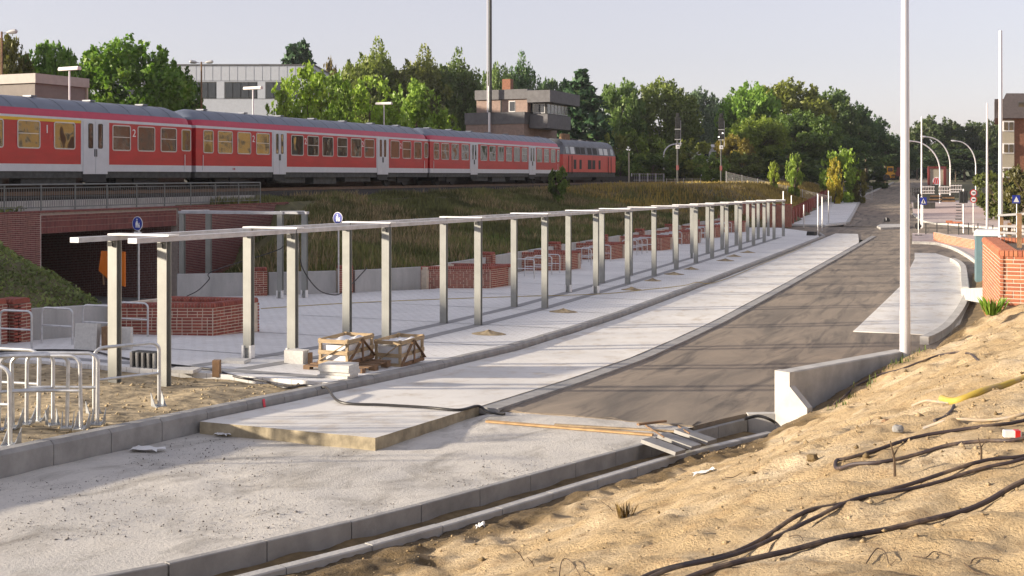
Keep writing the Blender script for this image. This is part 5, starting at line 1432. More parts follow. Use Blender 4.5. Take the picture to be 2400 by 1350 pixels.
# steel frame on the wall
sf = thing('steel_frame', 'dark steel frame with rails standing on the orange brick wall', 'railing', (X0 + .9, Y0 + 1, zw))
for px, y0, y1, d in ((2389, 500, 590, 24.2), (2366, 522, 560, 28.5), (2347, 503, 560, 29.5)):
    a, b = dep(px, y1, d), dep(px, y0, d); a.z = zw - .02; MB().bar(a, b, .09, .12).build('post', m_woodd, sf)
for (pa_, pb_) in (((2340, 505, 29.5), (2420, 500, 24)), ((2345, 530, 29.3), (2420, 532, 24)), ((2345, 545, 29.2), (2420, 549, 24))):
    MB().bar(dep(*pa_), dep(*pb_), .05, .05).build('rail', m_frame, sf)
for k in range(12):
    a = dep(2350 + k * 6, 531, 29.2 - k * .38); b = dep(2350 + k * 6, 546 + k * .25, 29.2 - k * .38); MB().bar(a, b, .015).build('bar', m_dark, sf)
# ---------------------------------------------------------------- curved planter kerbs with soil
def wallrun(name, label, P, w, top, depth, mat, cat='kerb'):
    m = MB(); n = len(P)
    L = []
    for i, p in enumerate(P):
        d_ = (Vector(P[min(i + 1, n - 1)][:2]) - Vector(P[max(i - 1, 0)][:2])).normalized(); q = Vector((d_.y, -d_.x)) * w / 2
        z = p[2] + top; L.append([(p[0] - q.x, p[1] - q.y, z - depth), (p[0] - q.x, p[1] - q.y, z), (p[0] + q.x, p[1] + q.y, z), (p[0] + q.x, p[1] + q.y, z - depth)])
    for i in range(n - 1):
        m.add(L[i] + L[i + 1], [(0, 1, 5, 4), (1, 2, 6, 5), (2, 3, 7, 6), (3, 0, 4, 7)] + ([(3, 2, 1, 0)] if i == 0 else []) + ([(4, 5, 6, 7)] if i == n - 2 else []))
    return tag(m.build(name, mat), label, cat)
cur = smooth_pts([on(px, py, .12) for px, py in ((2166, 792), (2190, 782), (2222, 760), (2248, 728), (2263, 700), (2266, 684))], 6)
wallrun('planter_kerb', 'curved pale concrete kerb wall sweeping up to the brick wall', [(p.x, p.y, float(zr(p.y))) for p in cur], .22, .16, .5, m_conc)
cur = smooth_pts([on(px, py, .12) for px, py in ((2262, 674), (2260, 650), (2257, 625), (2246, 613), (2232, 606))], 6)
wallrun('planter_kerb', 'straight pale kerb wall holding dark soil beside the parking bay', [(p.x, p.y, float(zr(p.y))) for p in cur], .25, .15, .5, m_conc)
a, b = on(2262, 678, .14), Vector((X0 - .1, 30.0, 0))
wallrun('planter_step', 'pale concrete strip joining the kerb to the orange brick wall', [(a.x, a.y, float(zr(a.y))), (X0 - .05, 30.4, EYE - 2.85)], .3, .16, .4, m_conc)
sl = MB().sheet([[(x0 + (.42 - x0) * k / 7, y, float(zr(y)) + .06 + (max(0, EYE - 3.05 - float(zr(y))) * max(0, 1 - max(0, y - 29) / 4) + .25) * (k / 7) ** 1.4 + .03 * float(fbm(x0 + k, y, 1.5, 3, 8))) for k in range(8)] for y in np.linspace(25.5, 56, 60) for x0 in [float(np.interp(y, [25, 34, 38, 44, 56], [-.6, -.75, -.4, -.28, -.4]))]])
struct(sl.build('planter_soil', m_soil, smooth=True))
def grass_tuft(name, label, c, n, h, col_, spread=.15, cat='plant'):
    V, Fc = [], []
    for k in range(n):
        a = random.uniform(0, 6.28); r = random.uniform(0, spread); b = Vector((c[0] + r * math.cos(a), c[1] + r * math.sin(a), c[2])); hh = h * random.uniform(.6, 1.1)
        l_ = Vector((math.cos(a), math.sin(a), 0)) * hh * random.uniform(.15, .6); w = Vector((-math.sin(a), math.cos(a), 0)) * h * .045
        i = len(V); V += [b - w, b + w, b + l_ * .5 + w * .7 + Vector((0, 0, hh * .7)), b + l_ + Vector((0, 0, hh))]; Fc.append((i, i + 1, i + 2, i + 3))
    me = fast_mesh(name, np.array([tuple(v) for v in V]), np.array(Fc), np.repeat(rng.uniform(.2, 1, n), 4))
    o = obj(name, me, m_blade); o.color = col_; return tag(o, label, cat)
p = on(2338, 702, f=bsurf); p = Vector((.2, 24.5, bz(.2, 24.5))); grass_tuft('weed', 'bright green weed growing at the foot of the orange brick wall', p, 90, .35, (.12, .22, .02, 1))
p = Vector((.1, 25.6, bz(.1, 25.6))); 
# ---------------------------------------------------------------- portable toilet
D = 47.5; a = dep(2284, 540, D); zb = float(zr(50)) + .02
pt = thing('portable_toilet', 'teal portable toilet with a pale roof behind the orange brick wall', 'portable toilet', (a.x, a.y, zb))
zt_ = EYE - (552 - HY) / F * D; w = 1.05; cx, cy = a.x + .6 * C, a.y + .6 * S + .3
MB().obox((cx, cy, (zb + zt_) / 2), w, w, zt_ - zb, R(4)).build('body', m_toilet, pt)
MB().prism([(-.6, 0), (.6, 0), (.58, .14), (.45, .24), (-.45, .24), (-.58, .14)], (cx, cy - .6, zt_ - .01), (cx, cy + .6, zt_ - .01), ((1, 0, 0), (0, 0, 1))).build('roof', m_toilroof, pt)
dr = MB().obox((cx + .03, cy - w / 2 - .012, zb + 1.0), .72, .03, 1.8, R(4)).build('door', m_toilet, pt)
MB().obox((cx + .03, cy - w / 2 - .035, zb + 1.45), .5, .02, .7, R(4)).build('door_panel', m_toilet, dr)
MB().obox((cx + .03, cy - w / 2 - .035, zb + .55), .5, .02, .7, R(4)).build('door_panel', m_toilet, dr)
MB().tube([(cx + .28, cy - w / 2 - .05, zb + 1.42), (cx + .28, cy - w / 2 - .06, zb + 1.42)], .15, 16).build('round_sticker', m_signw, dr)
# ---------------------------------------------------------------- low brick wall and black railing at the corner
lb0, lb1 = on(2188, 563, .1), on(2296, 586, .1)
lw_ = thing('low_brick_wall', 'low sunlit brick wall curving round the street corner', 'wall', lb0)
acc = MB(); core = MB(); n = 8; pts = []
for k in range(n + 1):
    t = k / n; p = lb0.lerp(lb1, t); pts.append((p.x - .25 * math.sin(math.pi * t), p.y, 0))
for p, q in zip(pts, pts[1:]):
    z = float(zr(p[1])) + .1; brick_face(lw_, p, q, z, 7, m_bricko, acc=acc)
    m_ = ((p[0] + q[0]) / 2, (p[1] + q[1]) / 2); dd = Vector((q[0] - p[0], q[1] - p[1])); nr_ = Vector((dd.y, -dd.x)).normalized()
    core.obox((m_[0] - nr_.x * .16, m_[1] - nr_.y * .16, z + .26), dd.length, .3, .54, math.atan2(dd.y, dd.x))
core.build('mortar_core', m_mortar, lw_); struct(acc.build('bricks', m_bricko, lw_), 'stuff')
crl = thing('corner_railing', 'black post and rail barrier behind the low brick wall', 'railing', on(2196, 549, .1))
pp = [on(x, y, .1) for x, y in ((2170, 549), (2196, 549), (2222, 549), (2247, 550), (2270, 550), (2292, 551), (2327, 556))]
for p in pp: MB().bar((p.x, p.y, p.z), (p.x, p.y, p.z + .85), .07).build('post', m_dark, crl)
for h_ in (.82, .45):
    for p, q in zip(pp, pp[1:]): MB().bar((p.x, p.y, p.z + h_), (q.x, q.y, q.z + h_), .03).build('rail', m_dark, crl)
# ---------------------------------------------------------------- plaza and pavements across the side street
pl = [on(x, y, .1) for x, y in ((2140, 500), (2160, 515), (2190, 522), (2230, 525), (2300, 531), (2420, 540))]
back = [on(x, y, .1) for x, y in ((2136, 474), (2160, 474), (2190, 472), (2225, 470), (2300, 470), (2420, 470))]
m = MB().sheet([[(p.x, p.y, float(zr(p.y)) + .10) for p in pl], [((p.x + q.x) / 2, (p.y + q.y) / 2, float(zr((p.y + q.y) / 2)) + .10) for p, q in zip(pl, back)], [(q.x, q.y, float(zr(q.y)) + .10) for q in back]])
struct(m.build('plaza', m_pinkpave))
wallk = [(p.x, p.y, float(zr(p.y))) for p in smooth_pts(pl, 5)]
kr = bpy.data.objects.new('corner_kerb', None); col.objects.link(kr); struct(kr)
for p, q in zip(wallk, wallk[1:]): MB().bar((p[0], p[1], p[2] + .0), (q[0], q[1], q[2] + .0), .25, .26).build('kerb_stone', m_conc, kr)
npv = [on(x, y, .1) for x, y in ((2138, 566), (2170, 567), (2200, 570), (2235, 580), (2270, 598), (2300, 620))]
nbk = [on(x, y, .1) for x, y in ((2138, 546), (2170, 547), (2200, 548), (2240, 549), (2290, 551), (2350, 556))]
struct(MB().sheet([[(p.x, p.y, float(zr(p.y)) + .1) for p in npv], [(p.x, p.y, float(zr(p.y)) + .1) for p in nbk]]).build('corner_pavement', m_pinkpave))
kr2 = bpy.data.objects.new('corner_kerb', None); col.objects.link(kr2); struct(kr2)
sp_ = smooth_pts(npv, 5)
for p, q in zip(sp_, sp_[1:]): MB().bar((p.x, p.y, float(zr(p.y)) + .0), (q.x, q.y, float(zr(q.y)) + .0), .16, .26).build('kerb_stone', m_conc, kr2)
# traffic island stub
is_ = [on(x, y, 0) for x, y in ((2055, 533), (2064, 528), (2125, 528), (2125, 535), (2064, 537))]
struct(MB().add([(p.x, p.y, float(zr(p.y)) - .1) for p in is_] + [(p.x, p.y, float(zr(p.y)) + .12) for p in is_], [tuple(range(5, 10))] + [(i, (i + 1) % 5, 5 + (i + 1) % 5, 5 + i) for i in range(5)]).build('traffic_island', m_conc))
# far road kerb
fk = bpy.data.objects.new('far_kerb', None); col.objects.link(fk); struct(fk)
ky = np.concatenate([[105], np.arange(108, 240, 6)])
for a, b in zip(ky, ky[1:]):
    xa, xb = [float(np.interp(v, [105, 108, 177, 231, 330], [-12.4, -11.05, -16.05, -15.5, -17])) for v in (a, b)]
    MB().bar((xa, a, float(zr(a)) + .02), (xb, b, float(zr(b)) + .02), .3, .26).build('kerb_stone', m_conc, fk)
nk = bpy.data.objects.new('junction_kerb', None); col.objects.link(nk); struct(nk)
MB().bar((-15.2, 103.2, float(zr(103)) + .04), (-12.5, 103.6, float(zr(103)) + .04), .3, .2).build('kerb_stone', m_conc, nk)

# ---------------------------------------------------------------- signs
def pole_thing(name, label, cat, px, ybase, ytop, d, r=.03, mat=None, off=.1, group=None):
    b = dep(px, ybase, d); b.z = float(zr(b.y)) + off; z1 = EYE - (ytop - HY) / F * d
    t = thing(name, label, cat, b, 0, group); MB().tube([b, Vector((b.x, b.y, z1))], r, 8).build('pole', mat or m_galv, t, smooth=True); return t, b
def disc(parent, name, c, r, mat, nrm, th=.012, n=24):
    c = Vector(c); return MB().tube([c, c + Vector(nrm).normalized() * th], r, n).build(name, mat, parent)
def flat(parent, name, poly, c, nrm, mat, off):
    nrm = Vector(nrm).normalized(); u = Vector((0, 0, 1)).cross(nrm).normalized(); c = Vector(c) + nrm * off
    n = len(poly); m = MB().add([c + u * a + Vector((0, 0, b)) for a, b in poly] + [c + u * a + Vector((0, 0, b)) - nrm * .003 for a, b in poly], [tuple(range(n)), tuple(range(2 * n - 1, n - 1, -1))])
    return m.build(name, mat, parent, fix=False)
def ped_sign(label, px, yc, d, ybase, R_, face):
    b = dep(px, ybase, d); c = dep(px, yc, d)
    t = thing('pedestrian_sign', label, 'sign', b)
    MB().tube([b, Vector((b.x, b.y, c.z - .1))], .03, 8).build('pole', m_galv, t, smooth=True)
    nrm = Vector((math.sin(face), -math.cos(face), 0)); c = c + nrm * .04
    dk = disc(t, 'sign_disc', c, R_, m_signw, nrm, .01)
    disc(dk, 'blue_field', c + nrm * .011, R_ * .92, m_blue, nrm, .004)
    s = R_
    flat(dk, 'adult_figure', [(-.30 * s, -.55 * s), (-.12 * s, -.55 * s), (-.05 * s, -.1 * s), (.02 * s, -.55 * s), (.16 * s, -.55 * s), (.10 * s, 0), (.12 * s, .35 * s), (-.20 * s, .38 * s), (-.34 * s, .0)], c, nrm, m_signw, .018)
    flat(dk, 'adult_head', [(-.05 * s + .12 * s * math.cos(a), .56 * s + .13 * s * math.sin(a)) for a in np.linspace(0, 6.283, 13)[:-1]], c, nrm, m_signw, .018)
    flat(dk, 'child_figure', [(.24 * s, -.58 * s), (.34 * s, -.58 * s), (.38 * s, -.3 * s), (.43 * s, -.58 * s), (.52 * s, -.58 * s), (.48 * s, -.12 * s), (.28 * s, -.1 * s), (.12 * s, .12 * s), (.1 * s, .05 * s)], c, nrm, m_signw, .018)
    flat(dk, 'child_head', [(.38 * s + .09 * s * math.cos(a), .04 * s + .1 * s * math.sin(a)) for a in np.linspace(0, 6.283, 11)[:-1]], c, nrm, m_signw, .018)
    MB().obox((c.x, c.y, c.z - R_ - .09), .3, .02, .12, face).build('lower_plate', m_signw, t)
ped_sign('round blue pedestrian sign in front of the dark underpass opening', 325, 524, 35, 725, .215, R(-8))
ped_sign('round blue pedestrian sign in front of the grassy embankment', 793.5, 511, 41.2, 692, .21, R(-8))
t, b = pole_thing('sign_post', 'two stacked round prohibition signs with red rims on one pole', 'sign', 2281, 540, 444, 88)
for yc in (452, 467.5):
    c = dep(2281, yc, 88) - fv * .05; dk = disc(t, 'sign_disc', c, .26, m_signr, -fv, .01); disc(dk, 'white_field', c - fv * .011, .19, m_signw, -fv, .004); MB().obox((c.x - fv.x * .03, c.y - fv.y * .03, c.z), .2, .006, .09, TH).build('symbol', m_dark, dk)
t, b = pole_thing('traffic_light', 'pair of black traffic light boxes seen from behind on one pole', 'traffic light', 2258, 549, 443, 87, .05)
for dx in (-5, 5): c = dep(2258 + dx, 462, 87); MB().obox((c.x, c.y, c.z), .26, .2, .88, TH).build('light_box', m_dark, t)
t, b = pole_thing('sign_post', 'dark backs of two round signs on a temporary pole with black feet', 'sign', 2152.5, 552, 455, 84, .03, off=.02)
for yc in (457.5, 530): c = dep(2152, yc, 84); disc(t, 'sign_back', c + fv * .04, .24, m_signk, fv)
MB().obox((b.x, b.y, b.z + .07), .5, .35, .13).build('foot', m_black, t)
t, b = pole_thing('crossing_sign', 'square blue zebra crossing sign beside the lamp mast', 'sign', 2163, 538, 462, 96, .03)
c = dep(2163.5, 471, 96) - fv * .05; f = MB().obox((c.x, c.y, c.z), .55, .02, .6, TH).build('blue_plate', m_blue, t); flat(f, 'white_triangle', [(-.2, -.2), (.2, -.2), (0, .2)], c, -fv, m_signw, .014); flat(f, 'walker', [(-.05, -.16), (.06, -.16), (.02, .1), (-.02, .1)], c, -fv, m_dark, .019)
t, b = pole_thing('crossing_sign', 'square blue zebra crossing sign at the grassy bank by the brick house', 'sign', 2383, 520, 460, 75, .03)
c = dep(2381, 467, 75) - fv * .05; f = MB().obox((c.x, c.y, c.z), .5, .02, .52, TH).build('blue_plate', m_blue, t); flat(f, 'white_triangle', [(-.18, -.18), (.18, -.18), (0, .18)], c, -fv, m_signw, .014)
t, b = pole_thing('keep_sign', 'small tilted blue arrow sign on the traffic island', 'sign', 2077, 528, 510, 108, .035, m_white); c = dep(2079, 517, 108); disc(t, 'sign_back', c + fv * .03, .28, m_signk, fv)
for px, y1, y0, lab in ((1855, 530, 458, 'slim bare sign pole at the end of the brick end wall'), (1884, 533, 480, 'slim bare sign pole, short, at the junction kerb'), (1917, 546, 455, 'slim bare sign pole standing at the kerb end of the forecourt'), (1927, 540, 461, 'slim bare sign pole close behind another at the kerb end'), (1942, 526, 447, 'slim bare sign pole on the far pavement corner'), (1836, 548, 448, 'slim bare pole at the last pergola post')):
    d_ = F * (4.35 - .1) / (y1 - HY); pole_thing('sign_pole', lab, 'pole', px, y1, y0, d_, .04, m_galv, group='bare sign poles at the junction')
# curved street lamps
bent_lamp('curved street lamp at the plaza edge beside the lamp mast', 2203, 356, 490, 2137, 331, 146, .085, 'curved street lamps on the far street', zb=float(zr(150)))
bent_lamp('curved street lamp beside the red and cream container', 2227, 345, 430, 2172, 321, 168, .085, 'curved street lamps on the far street', zb=float(zr(180)))
bent_lamp('curved street lamp standing in the far grass by the brick house', 2287, 350, 430, 2243, 331, 172, .085, 'curved street lamps on the far street', zb=float(zr(185)))
# ---------------------------------------------------------------- machines and site clutter far away
def at(px, py, d): return dep(px, py, d)
d_ = 180; c = at(2087, 416, d_); zb = c.z
dg = thing('yellow_dumper', 'yellow site dumper with a cab parked at the end of the far road', 'dumper', (c.x, c.y, zb)); u = d_ / F
def ubox(parent, name, px0, px1, y0, y1, d, mat, th=1.5, fwd=0.0):
    return wbox(parent, name, px0, px1, y0, y1, mat, d=d, th=th, fwd=fwd)
ubox(dg, 'chassis', 2076, 2098, 405, 412, d_, m_digger, 2.5); ubox(dg, 'hopper', 2074, 2096, 412, 417, d_, m_digger, 1.6, .3)
cb = ubox(dg, 'cab', 2079, 2094, 390, 405, d_, m_digger, 1.6); ubox(cb, 'window', 2081, 2092, 393, 402, d_, m_bglass, .1, .08)
for px in (2079, 2095): q = at(px, 416, d_ - .3); MB().tube([q, q + fv * .5], .48, 14).build('wheel', m_black, dg)
rd = thing('red_tractor', 'dark red machine parked behind the yellow dumper', 'tractor', at(2106, 416, 186)); ubox(rd, 'bonnet', 2099, 2110, 402, 413, 186, m_dred, 2.5); ubox(rd, 'cab', 2102, 2112, 392, 402, 186, m_dred, 1.8)
ct = thing('site_container', 'cream site container with red corner frame', 'container', at(2195, 440, 160)); ubox(ct, 'panel', 2178, 2214, 394, 433, 160, m_panel, 5)
ubox(ct, 'red_frame', 2175, 2179, 392, 434, 160, m_dred, .3, .1); ubox(ct, 'red_frame', 2211, 2217, 392, 434, 160, m_dred, .3, .1); ubox(ct, 'red_frame', 2175, 2217, 390, 395, 160, m_dred, .3, .12)
ubox(ct, 'side', 2217, 2224, 396, 434, 160.5, m_panel, 4)
bc = thing('warning_beacon', 'round red and white barrier sign in front of the container', 'sign', at(2195, 432, 150)); c = at(2195, 424, 150); disc(bc, 'sign_disc', c, .5, m_signw, -fv)
for k in range(3): MB().obox((c.x - fv.x * .03 + rv.x * (k - 1) * .28, c.y - fv.y * .03 + rv.y * (k - 1) * .28, c.z), .14, .02, .8, TH, 0, R(15)).build('red_stripe', m_signr, bc)
# mixed barriers and pallets in front of the container
for k, (px, py, lab) in enumerate(((2150, 450, 'grey lattice barrier by the spoil heap'), (2176, 446, 'white lattice barrier in front of the container'), (2214, 446, 'white lattice barrier between container and grass'), (2240, 443, 'white lattice barrier at the edge of the grass'))):
    d_ = 140; t = thing('site_barrier', lab, 'barrier', at(px, py + 12, d_), 0, 'site barriers by the container')
    for j in range(5): ubox(t, 'upright', px - 13 + j * 6, px - 10.5 + j * 6, py - 10, py + 8, d_, m_frame if k else m_under, .08)
    for yy in (py - 9, py, py + 6): ubox(t, 'rail', px - 14, px + 14, yy, yy + 2, d_, m_signw if k else m_under, .08, .09)
for k, (px, lab) in enumerate(((2195, 'stack of timber planks behind the plaza'), (2225, 'stack of pipes and boards beside the timber stack'))):
    t = thing('plank_stack', lab, 'planks', at(px, 472, 135))
    for j in range(4): ubox(t, 'plank', px - 18 + j, px + 14 - j, 470 - j * 4, 473 - j * 4, 135, m_planks if (j + k) % 2 else m_under, .8)
t = thing('excavation', 'dark open pit edge with shuttering beside the plaza', 'pit', at(2165, 488, 132)); ubox(t, 'shuttering', 2142, 2192, 474, 490, 132, m_under, .3)
bp_ = on(2235, 524, .1)
t = thing('brick_pile', 'small pile of loose red bricks on the plaza edge', 'bricks', bp_)
for k in range(12): MB().obox((bp_.x - .5 + (k % 5) * .28, bp_.y + (k // 5) * .15, float(zr(bp_.y)) + .14 + (k // 5) * .08), .26, .13, .09, random.uniform(-.3, .3)).build('brick', m_bricko, t)
for k in range(2):
    for j in range(6):
        p = on((2247, 2316)[k] + random.uniform(-1, 1), 480 + j * 7, .1); tag(MB().obox((p.x, p.y, p.z + .05), .55, .28, .1).build('kerb_block', m_signk), ('dark stacked kerb block in the row beside the traffic light', 'dark stacked kerb block in the row beside the lamp mast behind the toilet')[k], 'kerb block', ('kerb blocks by the traffic light', 'kerb blocks by the lamp mast')[k])
# ---------------------------------------------------------------- brick house on the right edge
d_ = 118
hs = thing('brick_house', 'tall brick house with beige window strips and a dark mansard roof', 'house', at(2380, 440, d_))
ubox(hs, 'wall', 2342, 2640, 277, 470, d_, m_rbrick, 14)
a, b = dep(2331, 277, d_ - .4), dep(2660, 277, d_ - .4); zr1 = EYE - (216 - HY) / F * d_
m = MB(); q0, q1 = a, b; _dv = ray(2326, HY); _dv.z = 0; q2, q3 = b + _dv * 15, a + _dv * 15; i_ = rv * 2.0
t0, t1, t2, t3 = q0 + i_ + fv * 2, q1 - i_ + fv * 2, q2 - i_ - fv * 2, q3 + i_ - fv * 2
for q in (t0, t1, t2, t3): q.z = zr1
m.add([q0, q1, q2, q3, t0, t1, t2, t3], [(0, 1, 5, 4), (1, 2, 6, 5), (2, 3, 7, 6), (3, 0, 4, 7), (4, 5, 6, 7), (3, 2, 1, 0)]); rfh = m.build('roof', m_rroof, hs)
ubox(hs, 'gable_roof', 2331, 2352, 232, 278, d_ + 5, m_rroof, 6)
ubox(rfh, 'dormer', 2386, 2402, 238, 256, d_ + .6, m_fibre, 1.2); ubox(rfh, 'dormer_pane', 2388, 2400, 240, 254, d_ + .5, m_bglass, .05)
for cxx in (2362, 2450, 2540):
    ubox(hs, 'panel_strip', cxx - 14, cxx + 14, 281, 418, d_, m_panel, .1, .12)
    for y0 in (284, 336, 392):
        f = ubox(hs, 'window', cxx - 13, cxx + 13, y0, y0 + 24, d_, m_signw, .08, .2)
        for s_ in (-1, 1): ubox(f, 'pane', cxx + s_ * 6.2 - 4.8, cxx + s_ * 6.2 + 4.8, y0 + 2.5, y0 + 21, d_, m_bglass, .04, .26)
# sunlit houses across the street to the right: outside the frame, seen only mirrored in the coach windows
def block(label, x, y, w, dp, h, wall, roof, rz=0.0):
    zb = tz(x, y) - .1
    t = thing('street_house', label, 'house', (x, y, zb), rz)
    sv, t.location, t.rotation_euler = Vector(t.location), (0, 0, 0), (0, 0, 0)
    MB().box(-w / 2, w / 2, -dp / 2, dp / 2, 0, h).build('wall', wall, t)
    MB().add([(-w / 2 - .4, -dp / 2 - .4, h), (w / 2 + .4, -dp / 2 - .4, h), (w / 2 + .4, dp / 2 + .4, h), (-w / 2 - .4, dp / 2 + .4, h), (0, -dp / 2 + 1, h + 3.4), (0, dp / 2 - 1, h + 3.4)], [(0, 4, 5, 3), (1, 2, 5, 4), (0, 1, 4), (2, 3, 5), (3, 2, 1, 0)]).build('roof', roof, t)
    for fl in range(int(h / 3)):
        for k in range(int(dp / 3)):
            yk = -dp / 2 + 1.5 + k * 3
            f = MB().box(-w / 2 - .06, -w / 2 + .02, yk - .65, yk + .65, 1 + fl * 3, 2.5 + fl * 3).build('window', m_signw, t)
            MB().box(-w / 2 - .08, -w / 2 - .05, yk - .55, yk + .55, 1.1 + fl * 3, 2.4 + fl * 3).build('pane', m_bglass, f)
    t.location = sv; t.rotation_euler = (0, 0, rz); return t
for k, (x_, y_, h_, mt, rf_, lab) in enumerate(((30, 58, 9, m_ochre, m_roofred, 'ochre town house with a red roof opposite the forecourt'), (34, 80, 11, m_render, m_roofred, 'white town house next to the ochre one'), (37, 102, 13, m_ochre, m_rroof, 'tall ochre town house with a dark roof'),
    (40, 126, 12, m_rbrick, m_rroof, 'brick town house with a dark roof'), (42, 152, 14, m_ochre, m_roofred, 'tall ochre town house with a red roof'), (46, 182, 13, m_render, m_rroof, 'white town house with a dark roof'), (52, 225, 14, m_rbrick, m_roofred, 'long brick town house with a red roof'))):
    block(lab, x_, y_, 10, (14, 15, 15, 15, 17, 18, 26)[k], h_, mt, rf_, R((25, 15, 10, 8, 8, 6, 4)[k]))
# ================================================================ vegetation
def leaves(pts, size, tone, r, stretch=1.5, outward=None):
    n = len(pts)
    u = r.normal(size=(n, 3)); u /= np.linalg.norm(u, axis=1)[:, None]
    w = r.normal(size=(n, 3)); w -= (w * u).sum(1)[:, None] * u; w /= np.linalg.norm(w, axis=1)[:, None]
    s = size * r.uniform(.55, 1.35, n)[:, None]
    a, b = u * s * stretch * .5, w * s * .5
    v = np.stack([pts - a, pts + b * .9, pts + a, pts - b * .9], 1).reshape(-1, 3)
    f = np.arange(n * 4).reshape(n, 4)
    return v, f, np.repeat(tone, 4)
def crown(name, kind, seed, n):
    r = np.random.default_rng(seed); P = []; T = []
    if kind in ('broad', 'birch', 'young', 'shrub'):
        nb = {'broad': 46, 'birch': 60, 'young': 26, 'shrub': 24}[kind]
        zc, rz_, rx = {'broad': (.60, .36, .40), 'birch': (.57, .37, .38), 'young': (.55, .42, .36), 'shrub': (.45, .42, .40)}[kind]
        for k in range(nb):
            d = r.normal(size=3); d /= np.linalg.norm(d); q = r.uniform(.35, 1.0) ** .5
            if kind == 'broad' and d[2] < -.5: d[2] *= .5
            c = np.array([d[0] * rx * q, d[1] * rx * q, zc + d[2] * rz_ * q])
            if kind == 'young': c[:2] *= np.clip(1.5 - c[2], .5, 1)
            br = r.uniform(.07, .15) * (1.0 if kind != 'young' else .8)
            m = max(20, int(n * br ** 2 / (nb * .0125))); e = r.normal(size=(m, 3)); e /= np.linalg.norm(e, axis=1)[:, None]
            rad = br * r.uniform(.35, 1.15, m)[:, None] ** .6
            sc = np.array([1.05, 1.05, .8]) if kind != 'birch' else np.array([.75, .75, 1.5])
            if kind == 'young': sc = np.array([1.0, 1.0, 1.25])
            p = c + e * rad * sc
            P.append(p); T.append(np.clip(r.uniform(.2, .8) + r.normal(0, .17, m), 0, 1))
        lf = {'broad': .026, 'birch': .024, 'young': .036, 'shrub': .040}[kind]
        for k in range({'broad': 70, 'birch': 60, 'young': 34, 'shrub': 34}[kind]):      # loose sprigs break the outline
            d = r.normal(size=3); d /= np.linalg.norm(d)
            if d[2] < -.2: d[2] = -d[2]
            c = np.array([d[0] * rx * 1.12, d[1] * rx * 1.12, zc + d[2] * rz_ * 1.08]); m = int(n / 600) + 8
            ax = d * .8 + np.array([0, 0, .2]) + r.normal(0, .5, 3); ax /= np.linalg.norm(ax); L = r.uniform(.03, .085)
            tt = r.uniform(-.3, 1, m); P.append(c + ax * (tt * L)[:, None] + r.normal(0, .018, (m, 3)) * (1.3 - tt)[:, None]); T.append(np.clip(r.uniform(.3, .9) + r.normal(0, .15, m), 0, 1))
    elif kind == 'spruce':
        lf = .028
        for k in range(34):
            z = .06 + .92 * (k / 33) ** .9; R_ = .5 * (1 - z) ** .85 + .012
            nb = int(6 + 10 * (1 - z))
            for j in range(nb):
                a = r.uniform(0, 6.283); L = R_ * r.uniform(.65, 1.08); m = int(n / 34 / nb * (.4 + 1.2 * (1 - z)))
                t = r.uniform(0.08, 1, m) ** .8; drop = -.10 * t * R_ / .5 + .05 * t ** 2 * R_ / .5
                p = np.stack([np.cos(a) * L * t, np.sin(a) * L * t, z + drop], 1) + r.normal(0, .010, (m, 3)) + r.normal(0, .018, (m, 3)) * (1 - t)[:, None]
                P.append(p); T.append(np.clip(r.uniform(.2, .7) + r.normal(0, .15, m), 0, 1))
    P = np.concatenate(P); T = np.concatenate(T)
    v, f, t = leaves(P, lf, T, r, 1.5 if kind != 'spruce' else 2.2)
    me = fast_mesh(name, v, f, t); me.materials.append(m_needle if kind == 'spruce' else m_leaf)
    return me
def trunk(name, kind, seed, mat):
    r = random.Random(seed); m = MB()
    top = .9 if kind in ('spruce', 'young') else .62
    m.tube([(0, 0, -.02), (.004, 0, .2), (-.006, .005, top * .7), (0, 0, top)], [.030, .024, .014, .004], 7)
    if kind != 'spruce':
        for k in range(7):
            a = k * 2.4 + r.uniform(-.4, .4); z = r.uniform(.2, .5); L = r.uniform(.18, .34)
            m.tube([(0, 0, z), (L * .5 * math.cos(a), L * .5 * math.sin(a), z + L * .55), (L * math.cos(a), L * math.sin(a), z + L * .95)], [.012, .008, .003], 5)
    me = m.mesh(name, smooth=True); me.materials.append(mat); return me
CR_ = {}
for kind, seeds, n in (('broad', (1, 2, 3), 19000), ('birch', (4, 5), 19000), ('young', (6, 7), 5200), ('shrub', (8, 9), 5200), ('spruce', (10, 11), 9000)):
    CR_[kind] = [(crown('crown', kind, s, n), trunk('trunk', kind, s, m_wbark if kind == 'birch' else m_bark)) for s in seeds]
def tree(px, ytop, wpx, d, kind, c, label, group=None, z0=None, name=None, cat='tree'):
    b = dep(px, 420, d); zg = tz(b.x, b.y) - .05 if z0 is None else z0
    zt_ = EYE - (ytop - HY) / F * d; h = max(.8, zt_ - zg) * {'spruce': 1.0, 'broad': 1.0}.get(kind, 1.02); w = wpx * d / F * {'broad': 1.12, 'birch': 1.6, 'young': 1.45, 'shrub': 1.2, 'spruce': 1.55}[kind]; kq = .62 if kind == 'young' or c[0] > .11 else 1.0; c = (c[0] * 2.35 * kq, c[1] * 2.75 * kq, c[2] * 1.75)
    t = thing(name or {'spruce': 'spruce_tree', 'birch': 'birch_tree', 'shrub': 'shrub'}.get(kind, 'tree'), label, cat, (b.x, b.y, zg), random.uniform(0, 6.28), group)
    k = random.randrange(len(CR_[kind])); cm, tm = CR_[kind][k]
    o = bpy.data.objects.new('crown', cm); col.objects.link(o); o.parent = t; o.scale = (w, w, h); o.color = (c[0], c[1], c[2], 1)
    o = bpy.data.objects.new('trunk', tm); col.objects.link(o); o.parent = t; o.scale = (h * .8, h * .8, h)
    return t
